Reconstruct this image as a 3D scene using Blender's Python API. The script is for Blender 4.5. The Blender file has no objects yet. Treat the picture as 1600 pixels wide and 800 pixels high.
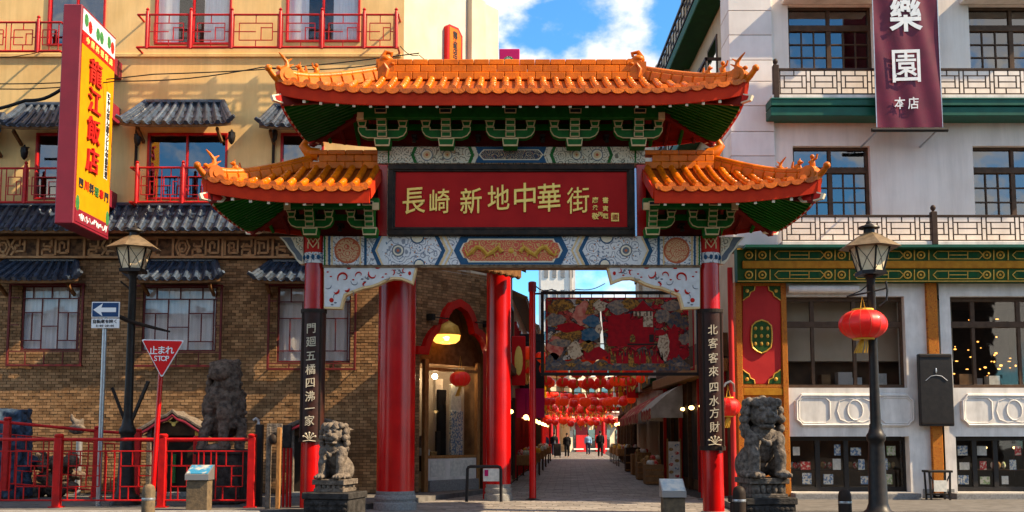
import bpy, bmesh, math, random
import numpy as np
from mathutils import Vector, Matrix
rnd = random.Random(7)
D2R = math.radians
SC = bpy.context.scene
COL = SC.collection
# ---------------------------------------------------------------- camera
FPX, PITCH, YC, CZ = 1600.0, D2R(5.5), 526.0, 1.5      # focal length in photo pixels, tilt, principal row, eye height
cd = bpy.data.cameras.new('camera'); cam = bpy.data.objects.new('camera', cd); COL.objects.link(cam)
cd.sensor_width = 36; cd.lens = 36 * FPX / 1600; cd.shift_y = (YC - 400) / 1600; cd.clip_end = 2000
cam.location = (0, 0, CZ); cam.rotation_euler = (math.pi / 2 + PITCH, 0, 0); SC.camera = cam
# ---------------------------------------------------------------- sun, sky, exposure
SUN_EL, SUN_AZ = D2R(42), D2R(13)       # low sun from the right, slightly on the camera's side of the facades
sun_dir = Vector((math.cos(SUN_EL) * math.cos(SUN_AZ), -math.cos(SUN_EL) * math.sin(SUN_AZ), math.sin(SUN_EL)))
ld = bpy.data.lights.new('sun', 'SUN'); ld.energy = 5.0; ld.angle = D2R(0.5); ld.color = (1.0, 0.78, 0.50)
so = bpy.data.objects.new('sun', ld); COL.objects.link(so)
so.rotation_euler = sun_dir.to_track_quat('Z', 'Y').to_euler(); so.location = (20, -10, 30)
W = bpy.data.worlds.new('World'); SC.world = W; W.use_nodes = True
def world():
    nt = W.node_tree; N = nt.nodes; L = nt.links; N.clear()
    out = N.new('ShaderNodeOutputWorld'); bg = N.new('ShaderNodeBackground'); bg.inputs[1].default_value = 0.105
    sky = N.new('ShaderNodeTexSky'); sky.sky_type = 'NISHITA'; sky.sun_disc = False
    sky.sun_elevation = SUN_EL; sky.sun_rotation = math.pi / 2 + SUN_AZ
    sky.air_density = 1.0; sky.dust_density = 0.3; sky.ozone_density = 2.0
    hs = N.new('ShaderNodeMixRGB'); hs.blend_type = 'MULTIPLY'; hs.inputs[0].default_value = 1; hs.inputs[2].default_value = (.42,.86,1.08,1)
    L.new(sky.outputs[0], hs.inputs[1])
    tc = N.new('ShaderNodeTexCoord')
    mp = N.new('ShaderNodeMapping'); mp.inputs['Scale'].default_value = (1, 1, 1.5); mp.inputs['Location'].default_value = CLOUD_OFF
    L.new(tc.outputs['Generated'], mp.inputs[0])
    n1 = N.new('ShaderNodeTexNoise'); n1.inputs['Scale'].default_value = 5.2; n1.inputs['Detail'].default_value = 9; n1.inputs['Roughness'].default_value = 0.55
    L.new(mp.outputs[0], n1.inputs['Vector'])
    r1 = N.new('ShaderNodeValToRGB'); r1.color_ramp.elements[0].position = 0.46; r1.color_ramp.elements[1].position = 0.585
    r1.color_ramp.interpolation = 'EASE'
    L.new(n1.outputs[0], r1.inputs[0])
    n2 = N.new('ShaderNodeTexNoise'); n2.inputs['Scale'].default_value = 9; n2.inputs['Detail'].default_value = 6
    L.new(mp.outputs[0], n2.inputs['Vector'])
    r2 = N.new('ShaderNodeValToRGB'); r2.color_ramp.elements[0].position = 0.35; r2.color_ramp.elements[1].position = 0.62
    r2.color_ramp.elements[0].color = (4.6, 4.4, 4.2, 1); r2.color_ramp.elements[1].color = (7.6, 6.8, 5.7, 1)
    L.new(n2.outputs[0], r2.inputs[0])
    mx = N.new('ShaderNodeMixRGB'); L.new(r1.outputs[0], mx.inputs[0]); L.new(hs.outputs[0], mx.inputs[1]); L.new(r2.outputs[0], mx.inputs[2])
    L.new(mx.outputs[0], bg.inputs[0]); L.new(bg.outputs[0], out.inputs[0])
CLOUD_OFF = (0.30, 0.1, 0.45)
world()
SC.view_settings.view_transform = 'Standard'; SC.view_settings.look = 'None'
SC.view_settings.exposure = 1.3; SC.view_settings.gamma = 1.0; SC.view_settings.use_curve_mapping = False
SC.cycles.max_bounces = 6; SC.cycles.transparent_max_bounces = 12; SC.cycles.use_denoising = True
SC.cycles.sample_clamp_indirect = 4.0

# ---------------------------------------------------------------- measuring: photo pixel + real distance -> real point
CP, SP = math.cos(PITCH), math.sin(PITCH)
def T(y, d): return d / (CP - (YC - y) / FPX * SP)
def X(x, y, d): return (x - 800) / FPX * T(y, d)
def Z(y, d): return CZ + T(y, d) * (SP + (YC - y) / FPX * CP)
def P(x, y, d): return Vector((X(x, y, d), d, Z(y, d)))
def S(px, d): return px * d / FPX                        # a length in metres

# ---------------------------------------------------------------- mesh builder
class MB:
    def __init__(s): s.v = []; s.f = []
    def add(s, vs, fs):
        o = len(s.v); s.v += [tuple(v) for v in vs]; s.f += [tuple(i + o for i in f) for f in fs]; return s
    def box(s, x0, x1, y0, y1, z0, z1):
        return s.add([(x0,y0,z0),(x1,y0,z0),(x1,y1,z0),(x0,y1,z0),(x0,y0,z1),(x1,y0,z1),(x1,y1,z1),(x0,y1,z1)],
                     [(0,3,2,1),(4,5,6,7),(0,1,5,4),(1,2,6,5),(2,3,7,6),(3,0,4,7)])
    def frus(s, x0, x1, y0, y1, z0, z1, k):              # box whose top is k times as wide
        cx, cy = (x0+x1)/2, (y0+y1)/2; a, b = (x1-x0)/2, (y1-y0)/2
        return s.add([(x0,y0,z0),(x1,y0,z0),(x1,y1,z0),(x0,y1,z0),(cx-a*k,cy-b*k,z1),(cx+a*k,cy-b*k,z1),(cx+a*k,cy+b*k,z1),(cx-a*k,cy+b*k,z1)],
                     [(0,3,2,1),(4,5,6,7),(0,1,5,4),(1,2,6,5),(2,3,7,6),(3,0,4,7)])
    def prism(s, poly, a0, a1, axis='y'):
        n = len(poly)
        f = {'y': lambda u,w,a: (u,a,w), 'x': lambda u,w,a: (a,u,w), 'z': lambda u,w,a: (u,w,a)}[axis]
        vs = [f(u,w,a0) for u,w in poly] + [f(u,w,a1) for u,w in poly]
        fs = [tuple(range(n)), tuple(range(2*n-1, n-1, -1))] + [(i, (i+1)%n, n+(i+1)%n, n+i) for i in range(n)]
        return s.add(vs, fs)
    def tube(s, pts, r, n=8, caps=True, closed=False):
        pts = [Vector(p) for p in pts]; m = len(pts)
        rs = r if isinstance(r, (list, tuple)) else [r]*m
        vs = []; ref = None
        for i, p in enumerate(pts):
            if closed: t = pts[(i+1)%m] - pts[i-1]
            else: t = pts[min(i+1, m-1)] - pts[max(i-1, 0)]
            t = t.normalized() if t.length > 1e-9 else Vector((0,0,1))
            if ref is None:
                a = Vector((0,0,1)) if abs(t.z) < .9 else Vector((1,0,0)); ref = (a - t*a.dot(t)).normalized()
            else:
                ref = ref - t*ref.dot(t); ref = ref.normalized() if ref.length > 1e-6 else t.orthogonal().normalized()
            b = t.cross(ref)
            for k in range(n):
                c = 2*math.pi*(k+.5)/n; vs.append(p + (ref*math.cos(c) + b*math.sin(c))*rs[i])
        fs = []
        for i in range(m if closed else m-1):
            j = (i+1) % m
            for k in range(n): fs.append((i*n+k, i*n+(k+1)%n, j*n+(k+1)%n, j*n+k))
        if caps and not closed: fs += [tuple(range(n-1,-1,-1)), tuple((m-1)*n+k for k in range(n))]
        return s.add(vs, fs)
    def cyl(s, p, q, r0, r1=None, n=12): return s.tube([p, q], [r0, r0 if r1 is None else r1], n)
    def lathe(s, prof, cx, cy, n=16, z0=0.0):
        vs = [(cx + r*math.cos(2*math.pi*k/n), cy + r*math.sin(2*math.pi*k/n), z0+z) for r, z in prof for k in range(n)]
        m = len(prof); fs = [(i*n+k, i*n+(k+1)%n, (i+1)*n+(k+1)%n, (i+1)*n+k) for i in range(m-1) for k in range(n)]
        fs += [tuple(range(n-1,-1,-1)), tuple((m-1)*n+k for k in range(n))]
        return s.add(vs, fs)
    def ell(s, c, r, nu=12, nv=8, rot=None):
        r = r if isinstance(r, (tuple, list)) else (r, r, r); vs = []
        for i in range(1, nv):
            t = math.pi*i/nv
            for k in range(nu):
                a = 2*math.pi*k/nu; vs.append(Vector((r[0]*math.sin(t)*math.cos(a), r[1]*math.sin(t)*math.sin(a), r[2]*math.cos(t))))
        vs += [Vector((0,0,r[2])), Vector((0,0,-r[2]))]
        if rot is not None: vs = [rot @ v for v in vs]
        c = Vector(c); vs = [v + c for v in vs]; a, b = len(vs)-2, len(vs)-1
        fs = [(i*nu+k, (i+1)*nu+k, (i+1)*nu+(k+1)%nu, i*nu+(k+1)%nu) for i in range(nv-2) for k in range(nu)]
        fs += [(a, k, (k+1)%nu) for k in range(nu)] + [(b, (nv-2)*nu+(k+1)%nu, (nv-2)*nu+k) for k in range(nu)]
        return s.add(vs, fs)
    def bar(s, p, q, w, h, up=(0,0,1)):                   # box-section stick from p to q, w across, h along up
        p, q = Vector(p), Vector(q); t = (q-p).normalized(); u = Vector(up); b = t.cross(u)
        if b.length < 1e-5: b = t.cross(Vector((0,1,0)))
        b.normalize(); u = b.cross(t); vs = []
        for e in (p, q):
            for a, c in ((-1,-1),(1,-1),(1,1),(-1,1)): vs.append(e + b*(a*w/2) + u*(c*h/2))
        return s.add(vs, [(0,1,2,3),(7,6,5,4),(0,4,5,1),(1,5,6,2),(2,6,7,3),(3,7,4,0)])
    def grid(s, fn, nu, nv):
        vs = [fn(i/nu, j/nv) for j in range(nv+1) for i in range(nu+1)]
        return s.add(vs, [(j*(nu+1)+i, j*(nu+1)+i+1, (j+1)*(nu+1)+i+1, (j+1)*(nu+1)+i) for j in range(nv) for i in range(nu)])
    def mesh(s, name, mat, smooth=False, bevel=0, off=None, angle=42):
        me = bpy.data.meshes.new(name)
        vs = s.v if off is None else [(v[0]-off[0], v[1]-off[1], v[2]-off[2]) for v in s.v]
        me.from_pydata(vs, [], s.f)
        bm = bmesh.new(); bm.from_mesh(me); bmesh.ops.recalc_face_normals(bm, faces=bm.faces)
        if bevel:
            es = [e for e in bm.edges if e.is_manifold and e.calc_face_angle(0) > .5]
            bmesh.ops.bevel(bm, geom=es, offset=bevel, segments=1, affect='EDGES', clamp_overlap=True)
        bm.to_mesh(me); bm.free()
        if smooth:
            me.shade_smooth(); me.set_sharp_from_angle(angle=D2R(angle))
        me.materials.append(M(mat) if isinstance(mat, str) else mat)
        return me
    def build(s, name, mat, parent=None, **kw):
        o = bpy.data.objects.new(name, s.mesh(name, mat, off=rootloc(parent), **kw)); COL.objects.link(o); o.parent = parent; return o
def rootloc(p):
    if p is None: return Vector((0,0,0))
    while p.parent: p = p.parent
    return Vector(p.location)
def inst(me, name, parent, loc, scale=(1,1,1), rot=None):
    o = bpy.data.objects.new(name, me); COL.objects.link(o); o.parent = parent
    o.location = Vector(loc) - rootloc(parent); o.scale = scale
    if rot is not None: o.rotation_euler = rot
    return o
CUBES = {}
def bx(name, mat, parent, x0, x1, y0, y1, z0, z1):        # a cheap box that shares one mesh per material
    if mat not in CUBES: CUBES[mat] = MB().box(-.5,.5,-.5,.5,-.5,.5).mesh('box_' + mat, mat)
    return inst(CUBES[mat], name, parent, ((x0+x1)/2, (y0+y1)/2, (z0+z1)/2), (abs(x1-x0), abs(y1-y0), abs(z1-z0)))
def thing(name, label, cat, loc, group=None):
    o = bpy.data.objects.new(name, None); COL.objects.link(o); o.location = loc; o.empty_display_size = .1
    o['label'] = label; o['category'] = cat
    if group: o['group'] = group
    return o
def tag(o, label, cat, group=None):
    o['label'] = label; o['category'] = cat
    if group: o['group'] = group
    return o
def struct(o): o['kind'] = 'structure'; return o
def stuff(o): o['kind'] = 'stuff'; return o
def copy_tree(o, loc, label, parent=None):
    c = o.copy(); COL.objects.link(c)
    if parent is None: c.location = loc; c['label'] = label
    else: c.parent = parent
    for ch in list(o.children): copy_tree(ch, None, None, c)
    return c
def wall(mb, x0, x1, z0, z1, y, holes, depth, flip=False):   # a front wall face at distance y with real openings and reveals
    xs = sorted({x0, x1} | {h[0] for h in holes} | {h[1] for h in holes}); zs = sorted({z0, z1} | {h[2] for h in holes} | {h[3] for h in holes})
    xs = [a for a in xs if x0 <= a <= x1]; zs = [a for a in zs if z0 <= a <= z1]
    for i in range(len(xs)-1):
        for j in range(len(zs)-1):
            cx, cz = (xs[i]+xs[i+1])/2, (zs[j]+zs[j+1])/2
            if any(h[0] < cx < h[1] and h[2] < cz < h[3] for h in holes): continue
            mb.add([(xs[i],y,zs[j]),(xs[i+1],y,zs[j]),(xs[i+1],y,zs[j+1]),(xs[i],y,zs[j+1])], [(0,1,2,3)])
    for a, b, c, d in holes:
        q = y + depth
        mb.add([(a,y,c),(b,y,c),(b,y,d),(a,y,d),(a,q,c),(b,q,c),(b,q,d),(a,q,d)], [(0,1,5,4),(1,2,6,5),(2,3,7,6),(3,0,4,7)])
    return mb
TMP = bpy.data.scenes.new('scratch')
def evaluated(o):
    TMP.collection.objects.link(o); vl = TMP.view_layers[0]; vl.update(); dg = vl.depsgraph; dg.update()
    return bpy.data.meshes.new_from_object(o.evaluated_get(dg))
def remeshed(mb, voxel, smooth_it=4, jitter=0.0, seed=1):     # fuse overlapping lumps into one continuous skin
    me = bpy.data.meshes.new('lump'); me.from_pydata(mb.v, [], mb.f)
    o = bpy.data.objects.new('lump', me)
    m = o.modifiers.new('r', 'REMESH'); m.mode = 'VOXEL'; m.voxel_size = voxel
    s = o.modifiers.new('s', 'SMOOTH'); s.iterations = smooth_it; s.factor = .5
    out = evaluated(o); bpy.data.objects.remove(o); bpy.data.meshes.remove(me)
    r = MB(); r.v = [tuple(v.co) for v in out.vertices]; r.f = [tuple(p.vertices) for p in out.polygons]; bpy.data.meshes.remove(out)
    if jitter:
        from mathutils import noise
        r.v = [tuple(Vector(v) + noise.noise_vector(Vector(v)*9 + Vector((seed,0,0)))*jitter + noise.noise_vector(Vector(v)*24)*jitter*.5) for v in r.v]
    return r
FRONT = ((1,0,0),(0,0,1)); RIGHT = ((0,1,0),(0,0,1))
GLYPHS = {}
def glyph(ch, bold=0.0):
    k = (ch, bold)
    if k not in GLYPHS:
        cu = bpy.data.curves.new('g', 'FONT'); cu.body = ch; cu.size = 1; cu.offset = bold; cu.resolution_u = 3
        o = bpy.data.objects.new('g', cu); me = evaluated(o)
        v = [tuple(q.co) for q in me.vertices]; f = [tuple(p.vertices) for p in me.polygons]
        bpy.data.objects.remove(o); bpy.data.curves.remove(cu); bpy.data.meshes.remove(me)
        if v:
            xs = [q[0] for q in v]; ys = [q[1] for q in v]; cx, cy = (min(xs)+max(xs))/2, (min(ys)+max(ys))/2
            v = [(q[0]-cx, q[1]-cy) for q in v]
        GLYPHS[k] = (v, f)
    return GLYPHS[k]
def text(mb, s, c, size, face=FRONT, proud=.012, bold=0.0, sx=1.0, shear=0.0, rot=0.0, step=1.0, slant=0.0):
    # raised lettering centred at c on a face; each character is set by its own centre
    ux, uz = Vector(face[0]), Vector(face[1]); nrm = ux.cross(uz); c = Vector(c); n = len(s)
    for i, ch in enumerate(s):
        if ch == ' ': continue
        v, f = glyph(ch, bold); o = (i-(n-1)/2)*size*step*sx
        cr, sr = math.cos(rot), math.sin(rot); top = []; bot = []
        for a, b in v:
            a, b = a*size*sx, b*size
            a, b = a + b*shear, b + a*slant
            a, b = a*cr - b*sr, a*sr + b*cr
            q = c + ux*(o+a) + uz*b
            top.append(q + nrm*proud); bot.append(q)
        m = len(v); edges = {}
        for poly in f:
            for a, b in zip(poly, poly[1:]+poly[:1]): edges[(a,b)] = 1
        side = [(a, b, b+m, a+m) for (a,b) in edges if (b,a) not in edges]
        mb.add(top+bot, [tuple(p) for p in f] + side)
    return mb
# ---------------------------------------------------------------- materials
MATS = {}
def M(n):
    return MATS[n]
def mat(name, c, rough=.55, c2=None, scale=6.0, bump=0.0, bscale=40.0, metal=0.0, spec=.5, rand=0.0, coat=0.0, detail=5, ramp=(.38,.64), stretch=(1,1,1), dirt=0.0, emit=None, es=0.0, trans=None, dscale=(1.6,1.6,.45)):
    if rough >= .5 and spec == .5: spec = .10
    elif rough >= .35 and spec == .5: spec = .28
    m = bpy.data.materials.new(name); MATS[name] = m; m.use_nodes = True
    nt = m.node_tree; N = nt.nodes; L = nt.links; b = N['Principled BSDF']
    b.inputs['Roughness'].default_value = rough; b.inputs['Metallic'].default_value = metal
    b.inputs['Specular IOR Level'].default_value = spec; b.inputs['Coat Weight'].default_value = coat; b.inputs['Coat Roughness'].default_value = .12
    tc = N.new('ShaderNodeTexCoord'); mp = N.new('ShaderNodeMapping'); mp.inputs['Scale'].default_value = stretch
    geo = N.new('ShaderNodeNewGeometry'); L.new(geo.outputs['Position'], mp.inputs[0])
    col = None
    rgb = N.new('ShaderNodeRGB'); rgb.outputs[0].default_value = (*c, 1); col = rgb.outputs[0]
    if c2 is not None:
        no = N.new('ShaderNodeTexNoise'); no.inputs['Scale'].default_value = scale; no.inputs['Detail'].default_value = detail
        L.new(mp.outputs[0], no.inputs['Vector'])
        rp = N.new('ShaderNodeValToRGB'); rp.color_ramp.elements[0].position = ramp[0]; rp.color_ramp.elements[1].position = ramp[1]
        rp.color_ramp.elements[0].color = (*c, 1); rp.color_ramp.elements[1].color = (*c2, 1)
        L.new(no.outputs[0], rp.inputs[0]); col = rp.outputs[0]
    if dirt:
        nd = N.new('ShaderNodeTexNoise'); nd.inputs['Scale'].default_value = 1.1; nd.inputs['Detail'].default_value = 8; nd.inputs['Roughness'].default_value = .7
        m2 = N.new('ShaderNodeMapping'); m2.inputs['Scale'].default_value = dscale; L.new(geo.outputs['Position'], m2.inputs[0]); L.new(m2.outputs[0], nd.inputs['Vector'])
        mr = N.new('ShaderNodeMapRange'); mr.inputs[1].default_value = .42; mr.inputs[2].default_value = .72; mr.inputs[3].default_value = 1; mr.inputs[4].default_value = 1-dirt
        L.new(nd.outputs[0], mr.inputs[0])
        mu = N.new('ShaderNodeMixRGB'); mu.blend_type = 'MULTIPLY'; mu.inputs[0].default_value = 1; L.new(col, mu.inputs[1]); L.new(mr.outputs[0], mu.inputs[2]); col = mu.outputs[0]
    if rand:
        oi = N.new('ShaderNodeObjectInfo'); ad = N.new('ShaderNodeMath'); ad.operation = 'ADD'; L.new(oi.outputs['Random'], ad.inputs[0]); L.new(geo.outputs['Random Per Island'], ad.inputs[1])
        fr = N.new('ShaderNodeMath'); fr.operation = 'FRACT'; L.new(ad.outputs[0], fr.inputs[0])
        mr = N.new('ShaderNodeMapRange'); mr.inputs[3].default_value = 1-rand; mr.inputs[4].default_value = 1+rand*.7; L.new(fr.outputs[0], mr.inputs[0])
        mu = N.new('ShaderNodeMixRGB'); mu.blend_type = 'MULTIPLY'; mu.inputs[0].default_value = 1; L.new(col, mu.inputs[1]); L.new(mr.outputs[0], mu.inputs[2]); col = mu.outputs[0]
    L.new(col, b.inputs['Base Color'])
    if bump:
        nb = N.new('ShaderNodeTexNoise'); nb.inputs['Scale'].default_value = bscale; nb.inputs['Detail'].default_value = 6
        L.new(mp.outputs[0], nb.inputs['Vector']); bu = N.new('ShaderNodeBump'); bu.inputs['Strength'].default_value = bump; bu.inputs['Distance'].default_value = .02
        L.new(nb.outputs[0], bu.inputs['Height']); L.new(bu.outputs[0], b.inputs['Normal'])
    if emit: b.inputs['Emission Color'].default_value = (*emit, 1); b.inputs['Emission Strength'].default_value = es
    if trans: b.inputs['Transmission Weight'].default_value = trans
    return m
mat('red_paint', (.52,.003,.003), .25, (.40,.002,.003), 2.2, .04, 14, spec=.5, dirt=.22)
mat('red_rail', (.50,.008,.008), .4, (.36,.006,.007), 9, .1, 60, dirt=.3)
mat('fascia_red', (.58,.034,.008), .55, (.48,.026,.007), 4, .08, 30)
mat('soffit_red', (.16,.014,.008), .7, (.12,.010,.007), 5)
mat('rafter_green', (.010,.15,.012), .6, (.008,.11,.010), 6)
mat('bracket_green', (.008,.12,.012), .55, (.006,.085,.010), 9, spec=.25)
mat('cream_line', (.72,.52,.28), .55, (.62,.44,.22), 12)
mat('cream_pale', (.74,.66,.50), .55, (.66,.57,.42), 12)
mat('orange_tile', (.72,.155,.003), .26, (.50,.100,.002), 7, .35, 30, spec=.32, rand=.28, dirt=.4)
mat('orange_ridge', (.68,.155,.003), .38, (.52,.115,.002), 4, .15, 25, spec=.2, rand=.20, dirt=.3)
mat('orange_deck', (.34,.07,.008), .5, (.24,.045,.006), 6)
mat('plaque_red', (.44,.016,.014), .65, (.34,.012,.012), 2.4, .05, 60, ramp=(.3,.75))
mat('dark_frame', (.013,.010,.008), .55, (.034,.022,.014), 7, .2, 30, spec=.2)
mat('gold_leaf', (1.0,.74,.20), .5, (1.0,.68,.16), 14)
mat('board_brown', (.036,.010,.006), .5, (.022,.007,.005), 6, .1, 40, spec=.25)
mat('white_letter', (.62,.54,.40), .5, (.5,.42,.3), 20)
mat('beam_white', (.66,.66,.66), .55, (.58,.57,.56), 8)
mat('beam_blue', (.022,.075,.15), .55, (.03,.09,.17), 9)
mat('beam_slate', (.12,.14,.17), .6, (.16,.17,.19), 8)
mat('beam_rust', (.50,.14,.06), .55, (.42,.10,.045), 10)
mat('beam_coral', (.56,.10,.055), .55, (.50,.13,.07), 10)
mat('beam_red', (.52,.020,.012), .5, (.42,.014,.01), 9)
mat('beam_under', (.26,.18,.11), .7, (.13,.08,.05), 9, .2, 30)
mat('yellow_wall', (.82,.545,.235), .85, (.75,.475,.19), 1.4, .12, 90, dirt=.20, detail=7, dscale=(3.0,3.0,.30))
mat('cream_wall', (.60,.52,.38), .85, (.54,.46,.32), 1.3, .1, 90, dirt=.12)
mat('grey_wall', (.52,.46,.40), .85, (.47,.40,.34), 1.5, .1, 90, dirt=.15)
mat('brick', (.34,.20,.10), .85, (.26,.14,.066), 5, .35, 55, rand=.42, dirt=.35, dscale=(.7,.7,.5))
mat('mortar', (.10,.062,.035), .9, (.075,.045,.025), 14, .2, 60)
mat('terracotta', (.46,.26,.125), .8, (.36,.185,.085), 7, .3, 40)
mat('frieze_black', (.17,.09,.045), .8, (.05,.028,.018), 9)
mat('blue_tile', (.040,.062,.10), .34, (.022,.030,.048), 9, .35, 28, rand=.30, coat=.2)
mat('tile_dark', (.016,.018,.022), .6, (.03,.03,.035), 9)
mat('eave_wood', (.17,.085,.035), .7, (.11,.05,.02), 8)
mat('curtain', (.86,.84,.83), .9, (.68,.66,.66), 5, stretch=(5,5,.25), ramp=(.3,.7))
mat('lattice_red', (.12,.012,.012), .45, (.09,.010,.010), 10)
mat('sign_crimson', (.21,.014,.030), .45, (.17,.012,.026), 2)
mat('sign_yellow', (.52,.235,.003), .55, (.47,.20,.003), 3)
mat('sign_sky', (.55,.60,.62), .5, (.36,.46,.52), 12)
mat('letter_red', (.42,.012,.010), .4)
mat('green_leaf', (.03,.13,.04), .6, (.05,.2,.06), 20)
mat('iron', (.010,.009,.009), .45, (.020,.015,.013), 12, .1, 60, spec=.25)
mat('iron_brown', (.028,.019,.014), .55, (.022,.016,.014), 12, .1, 60)
mat('galv', (.42,.43,.45), .35, (.34,.35,.37), 14, metal=.7)
mat('lamp_glass', (.80,.66,.44), .2, (.62,.50,.33), 5)
mat('stone', (.19,.16,.135), .9, (.06,.05,.043), 14, .9, 40, ramp=(.35,.68), dirt=.35)
mat('stone_light', (.19,.155,.125), .9, (.085,.068,.056), 14, .9, 40, ramp=(.35,.68), dirt=.3)
mat('stone_dark', (.050,.046,.044), .9, (.025,.023,.022), 8, .7, 30, dirt=.3)
mat('rock_brown', (.15,.11,.085), .9, (.055,.040,.032), 10, .9, 26)
mat('granite', (.24,.235,.23), .8, (.17,.165,.16), 30, .25, 60)
mat('paver', (.27,.245,.225), .6, (.19,.17,.155), 6, .25, 45, rand=.26, dirt=.3)
mat('joint', (.055,.05,.047), .9)
mat('asphalt', (.045,.043,.042), .85, (.04,.039,.039), 25, .4, 90)
mat('pavement', (.15,.14,.132), .85, (.105,.098,.092), 5, .3, 60, dirt=.25)
mat('kerb', (.26,.25,.24), .85, (.2,.19,.18), 9, .3, 50, dirt=.2)
mat('white_wall', (.78,.71,.655), .85, (.73,.65,.59), 1.3, .12, 80, dirt=.18, dscale=(3.2,3.2,.30))
mat('white_stone', (.70,.67,.65), .75, (.64,.61,.59), 1.8, .1, 60, rand=.06, dirt=.14)
mat('tan_stone', (.50,.40,.29), .8, (.44,.34,.24), 2, .1, 60, dirt=.15)
mat('white_trim', (.72,.685,.645), .65, (.64,.605,.565), 4, .08, 40, dirt=.28, dscale=(3,3,.5))
mat('ledge_green', (.004,.085,.055), .45, (.004,.065,.042), 4)
mat('dark_green', (.006,.05,.016), .55, (.008,.07,.02), 5)
mat('lattice_brown', (.040,.026,.020), .5, (.055,.036,.028), 8)
mat('window_brown', (.085,.052,.034), .5, (.062,.038,.025), 9)
mat('ochre', (.42,.19,.016), .6, (.34,.14,.012), 8, .1, 40)
mat('orange_post', (.46,.15,.018), .6, (.34,.09,.012), 14, .15, 40)
mat('panel_red', (.46,.030,.028), .55, (.40,.024,.024), 3)
mat('band_green', (.018,.065,.018), .6, (.035,.075,.015), 12)
mat('black_box', (.012,.010,.010), .45, (.018,.015,.014), 12, .1, 40)
mat('banner', (.125,.006,.028), .38, (.095,.005,.022), 3)
mat('silver_letter', (.62,.66,.70), .35, (.7,.72,.74), 8)
mat('lantern', (.70,.010,.008), .42, (.58,.006,.006), 8, coat=.15, emit=(1,.03,.01), es=.04)
mat('lantern_sunlit', (.70,.028,.010), .5, (.6,.012,.006), 10, emit=(1,.06,.01), es=.08)  # sunlight through the paper, put into the colour and a faint glow
mat('lantern_gold', (.72,.42,.05), .5, (.6,.3,.03), 20)
mat('sign_blue', (.006,.045,.14), .4); mat('sign_white', (.78,.78,.78), .4); mat('sign_red', (.62,.006,.008), .35)
mat('letter_dark', (.03,.03,.04), .6)
mat('plinth', (.16,.115,.07), .7, (.10,.075,.05), 12, .3, 40)
mat('plate_sky', (.03,.20,.36), .3, (.45,.42,.36), 7, ramp=(.45,.6))
mat('plate_pale', (.58,.56,.50), .35, (.28,.36,.42), 8, ramp=(.4,.66))
mat('wood', (.34,.17,.06), .6, (.22,.10,.035), 8, .2, 30, stretch=(6,6,1))
mat('wood_dark', (.07,.035,.018), .6, (.04,.022,.012), 8, .2, 30)
mat('wire', (.015,.015,.016), .6)
mat('tarp', (.045,.075,.12), .5, (.02,.028,.045), 6, .4, 14)
mat('room_dark', (.035,.026,.020), .9, (.02,.016,.013), 3)
mat('room_warm', (.22,.13,.07), .9, (.12,.07,.04), 3)
mat('paper', (.66,.64,.58), .8, (.5,.5,.46), 12)
mat('paper_green', (.30,.40,.18), .7, (.62,.58,.46), 22, ramp=(.42,.55))
mat('paper_red', (.5,.05,.05), .7, (.62,.55,.42), 18, ramp=(.5,.6))
mat('paper_blue', (.12,.2,.34), .7, (.6,.58,.5), 20, ramp=(.45,.55))
mat('bulb', (1,.6,.2), .5, emit=(1,.42,.08), es=1.6)
mat('bulb_soft', (1,.75,.4), .5, emit=(1,.60,.20), es=3.0)
mat('bulb_fill', (1,.75,.4), .5, emit=(1,.72,.40), es=30.0)
mat('skin', (.45,.27,.19), .6); mat('hair', (.012,.010,.009), .6); mat('cloth_black', (.010,.010,.012), .85); mat('cloth_blue', (.20,.34,.50), .85); mat('cloth_navy', (.02,.025,.045), .85)
mat('magenta', (.42,.012,.11), .5); mat('logo_green', (.01,.10,.05), .5, (.4,.5,.42), 26, ramp=(.5,.56))
mat('far_cream', (.62,.52,.38), .85, (.54,.43,.30), 1.5, dirt=.15); mat('far_white', (.70,.68,.66), .85, (.64,.62,.60), 1.2, dirt=.1)
mat('far_brown', (.14,.075,.04), .8, (.07,.04,.022), 2); mat('awning_red', (.33,.022,.018), .8, (.45,.30,.14), 5, ramp=(.52,.62)); mat('awning_grey', (.40,.35,.29), .8, (.30,.26,.21), 4, dirt=.3)
mat('goods', (.22,.12,.05), .8, (.40,.26,.10), 14); mat('carton', (.26,.15,.07), .85, (.2,.11,.05), 6)
mat('steel', (.5,.5,.5), .35, metal=.8); mat('gold_paint', (.62,.36,.06), .45, (.5,.26,.03), 12, metal=.25)
mat('mural_sky', (.45,.50,.53), .5, (.36,.18,.14), 6)
mat('mural_red', (.36,.010,.018), .5, (.26,.010,.018), 10); mat('mural_wave', (.05,.065,.095), .5, (.16,.11,.07), 16, ramp=(.42,.58))
mat('mural_grey', (.12,.12,.13), .5, (.28,.22,.16), 18, ramp=(.42,.58)); mat('mural_blue', (.02,.09,.18), .5, (.10,.16,.22), 15); mat('mural_pink', (.56,.25,.18), .5, (.42,.08,.07), 9)
mat('mural_gold', (.36,.19,.04), .5, (.10,.06,.03), 22, ramp=(.42,.55)); mat('mural_cream', (.52,.44,.32), .5, (.2,.14,.1), 20, ramp=(.5,.62)); mat('mural_dark', (.03,.025,.025), .5)
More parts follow.
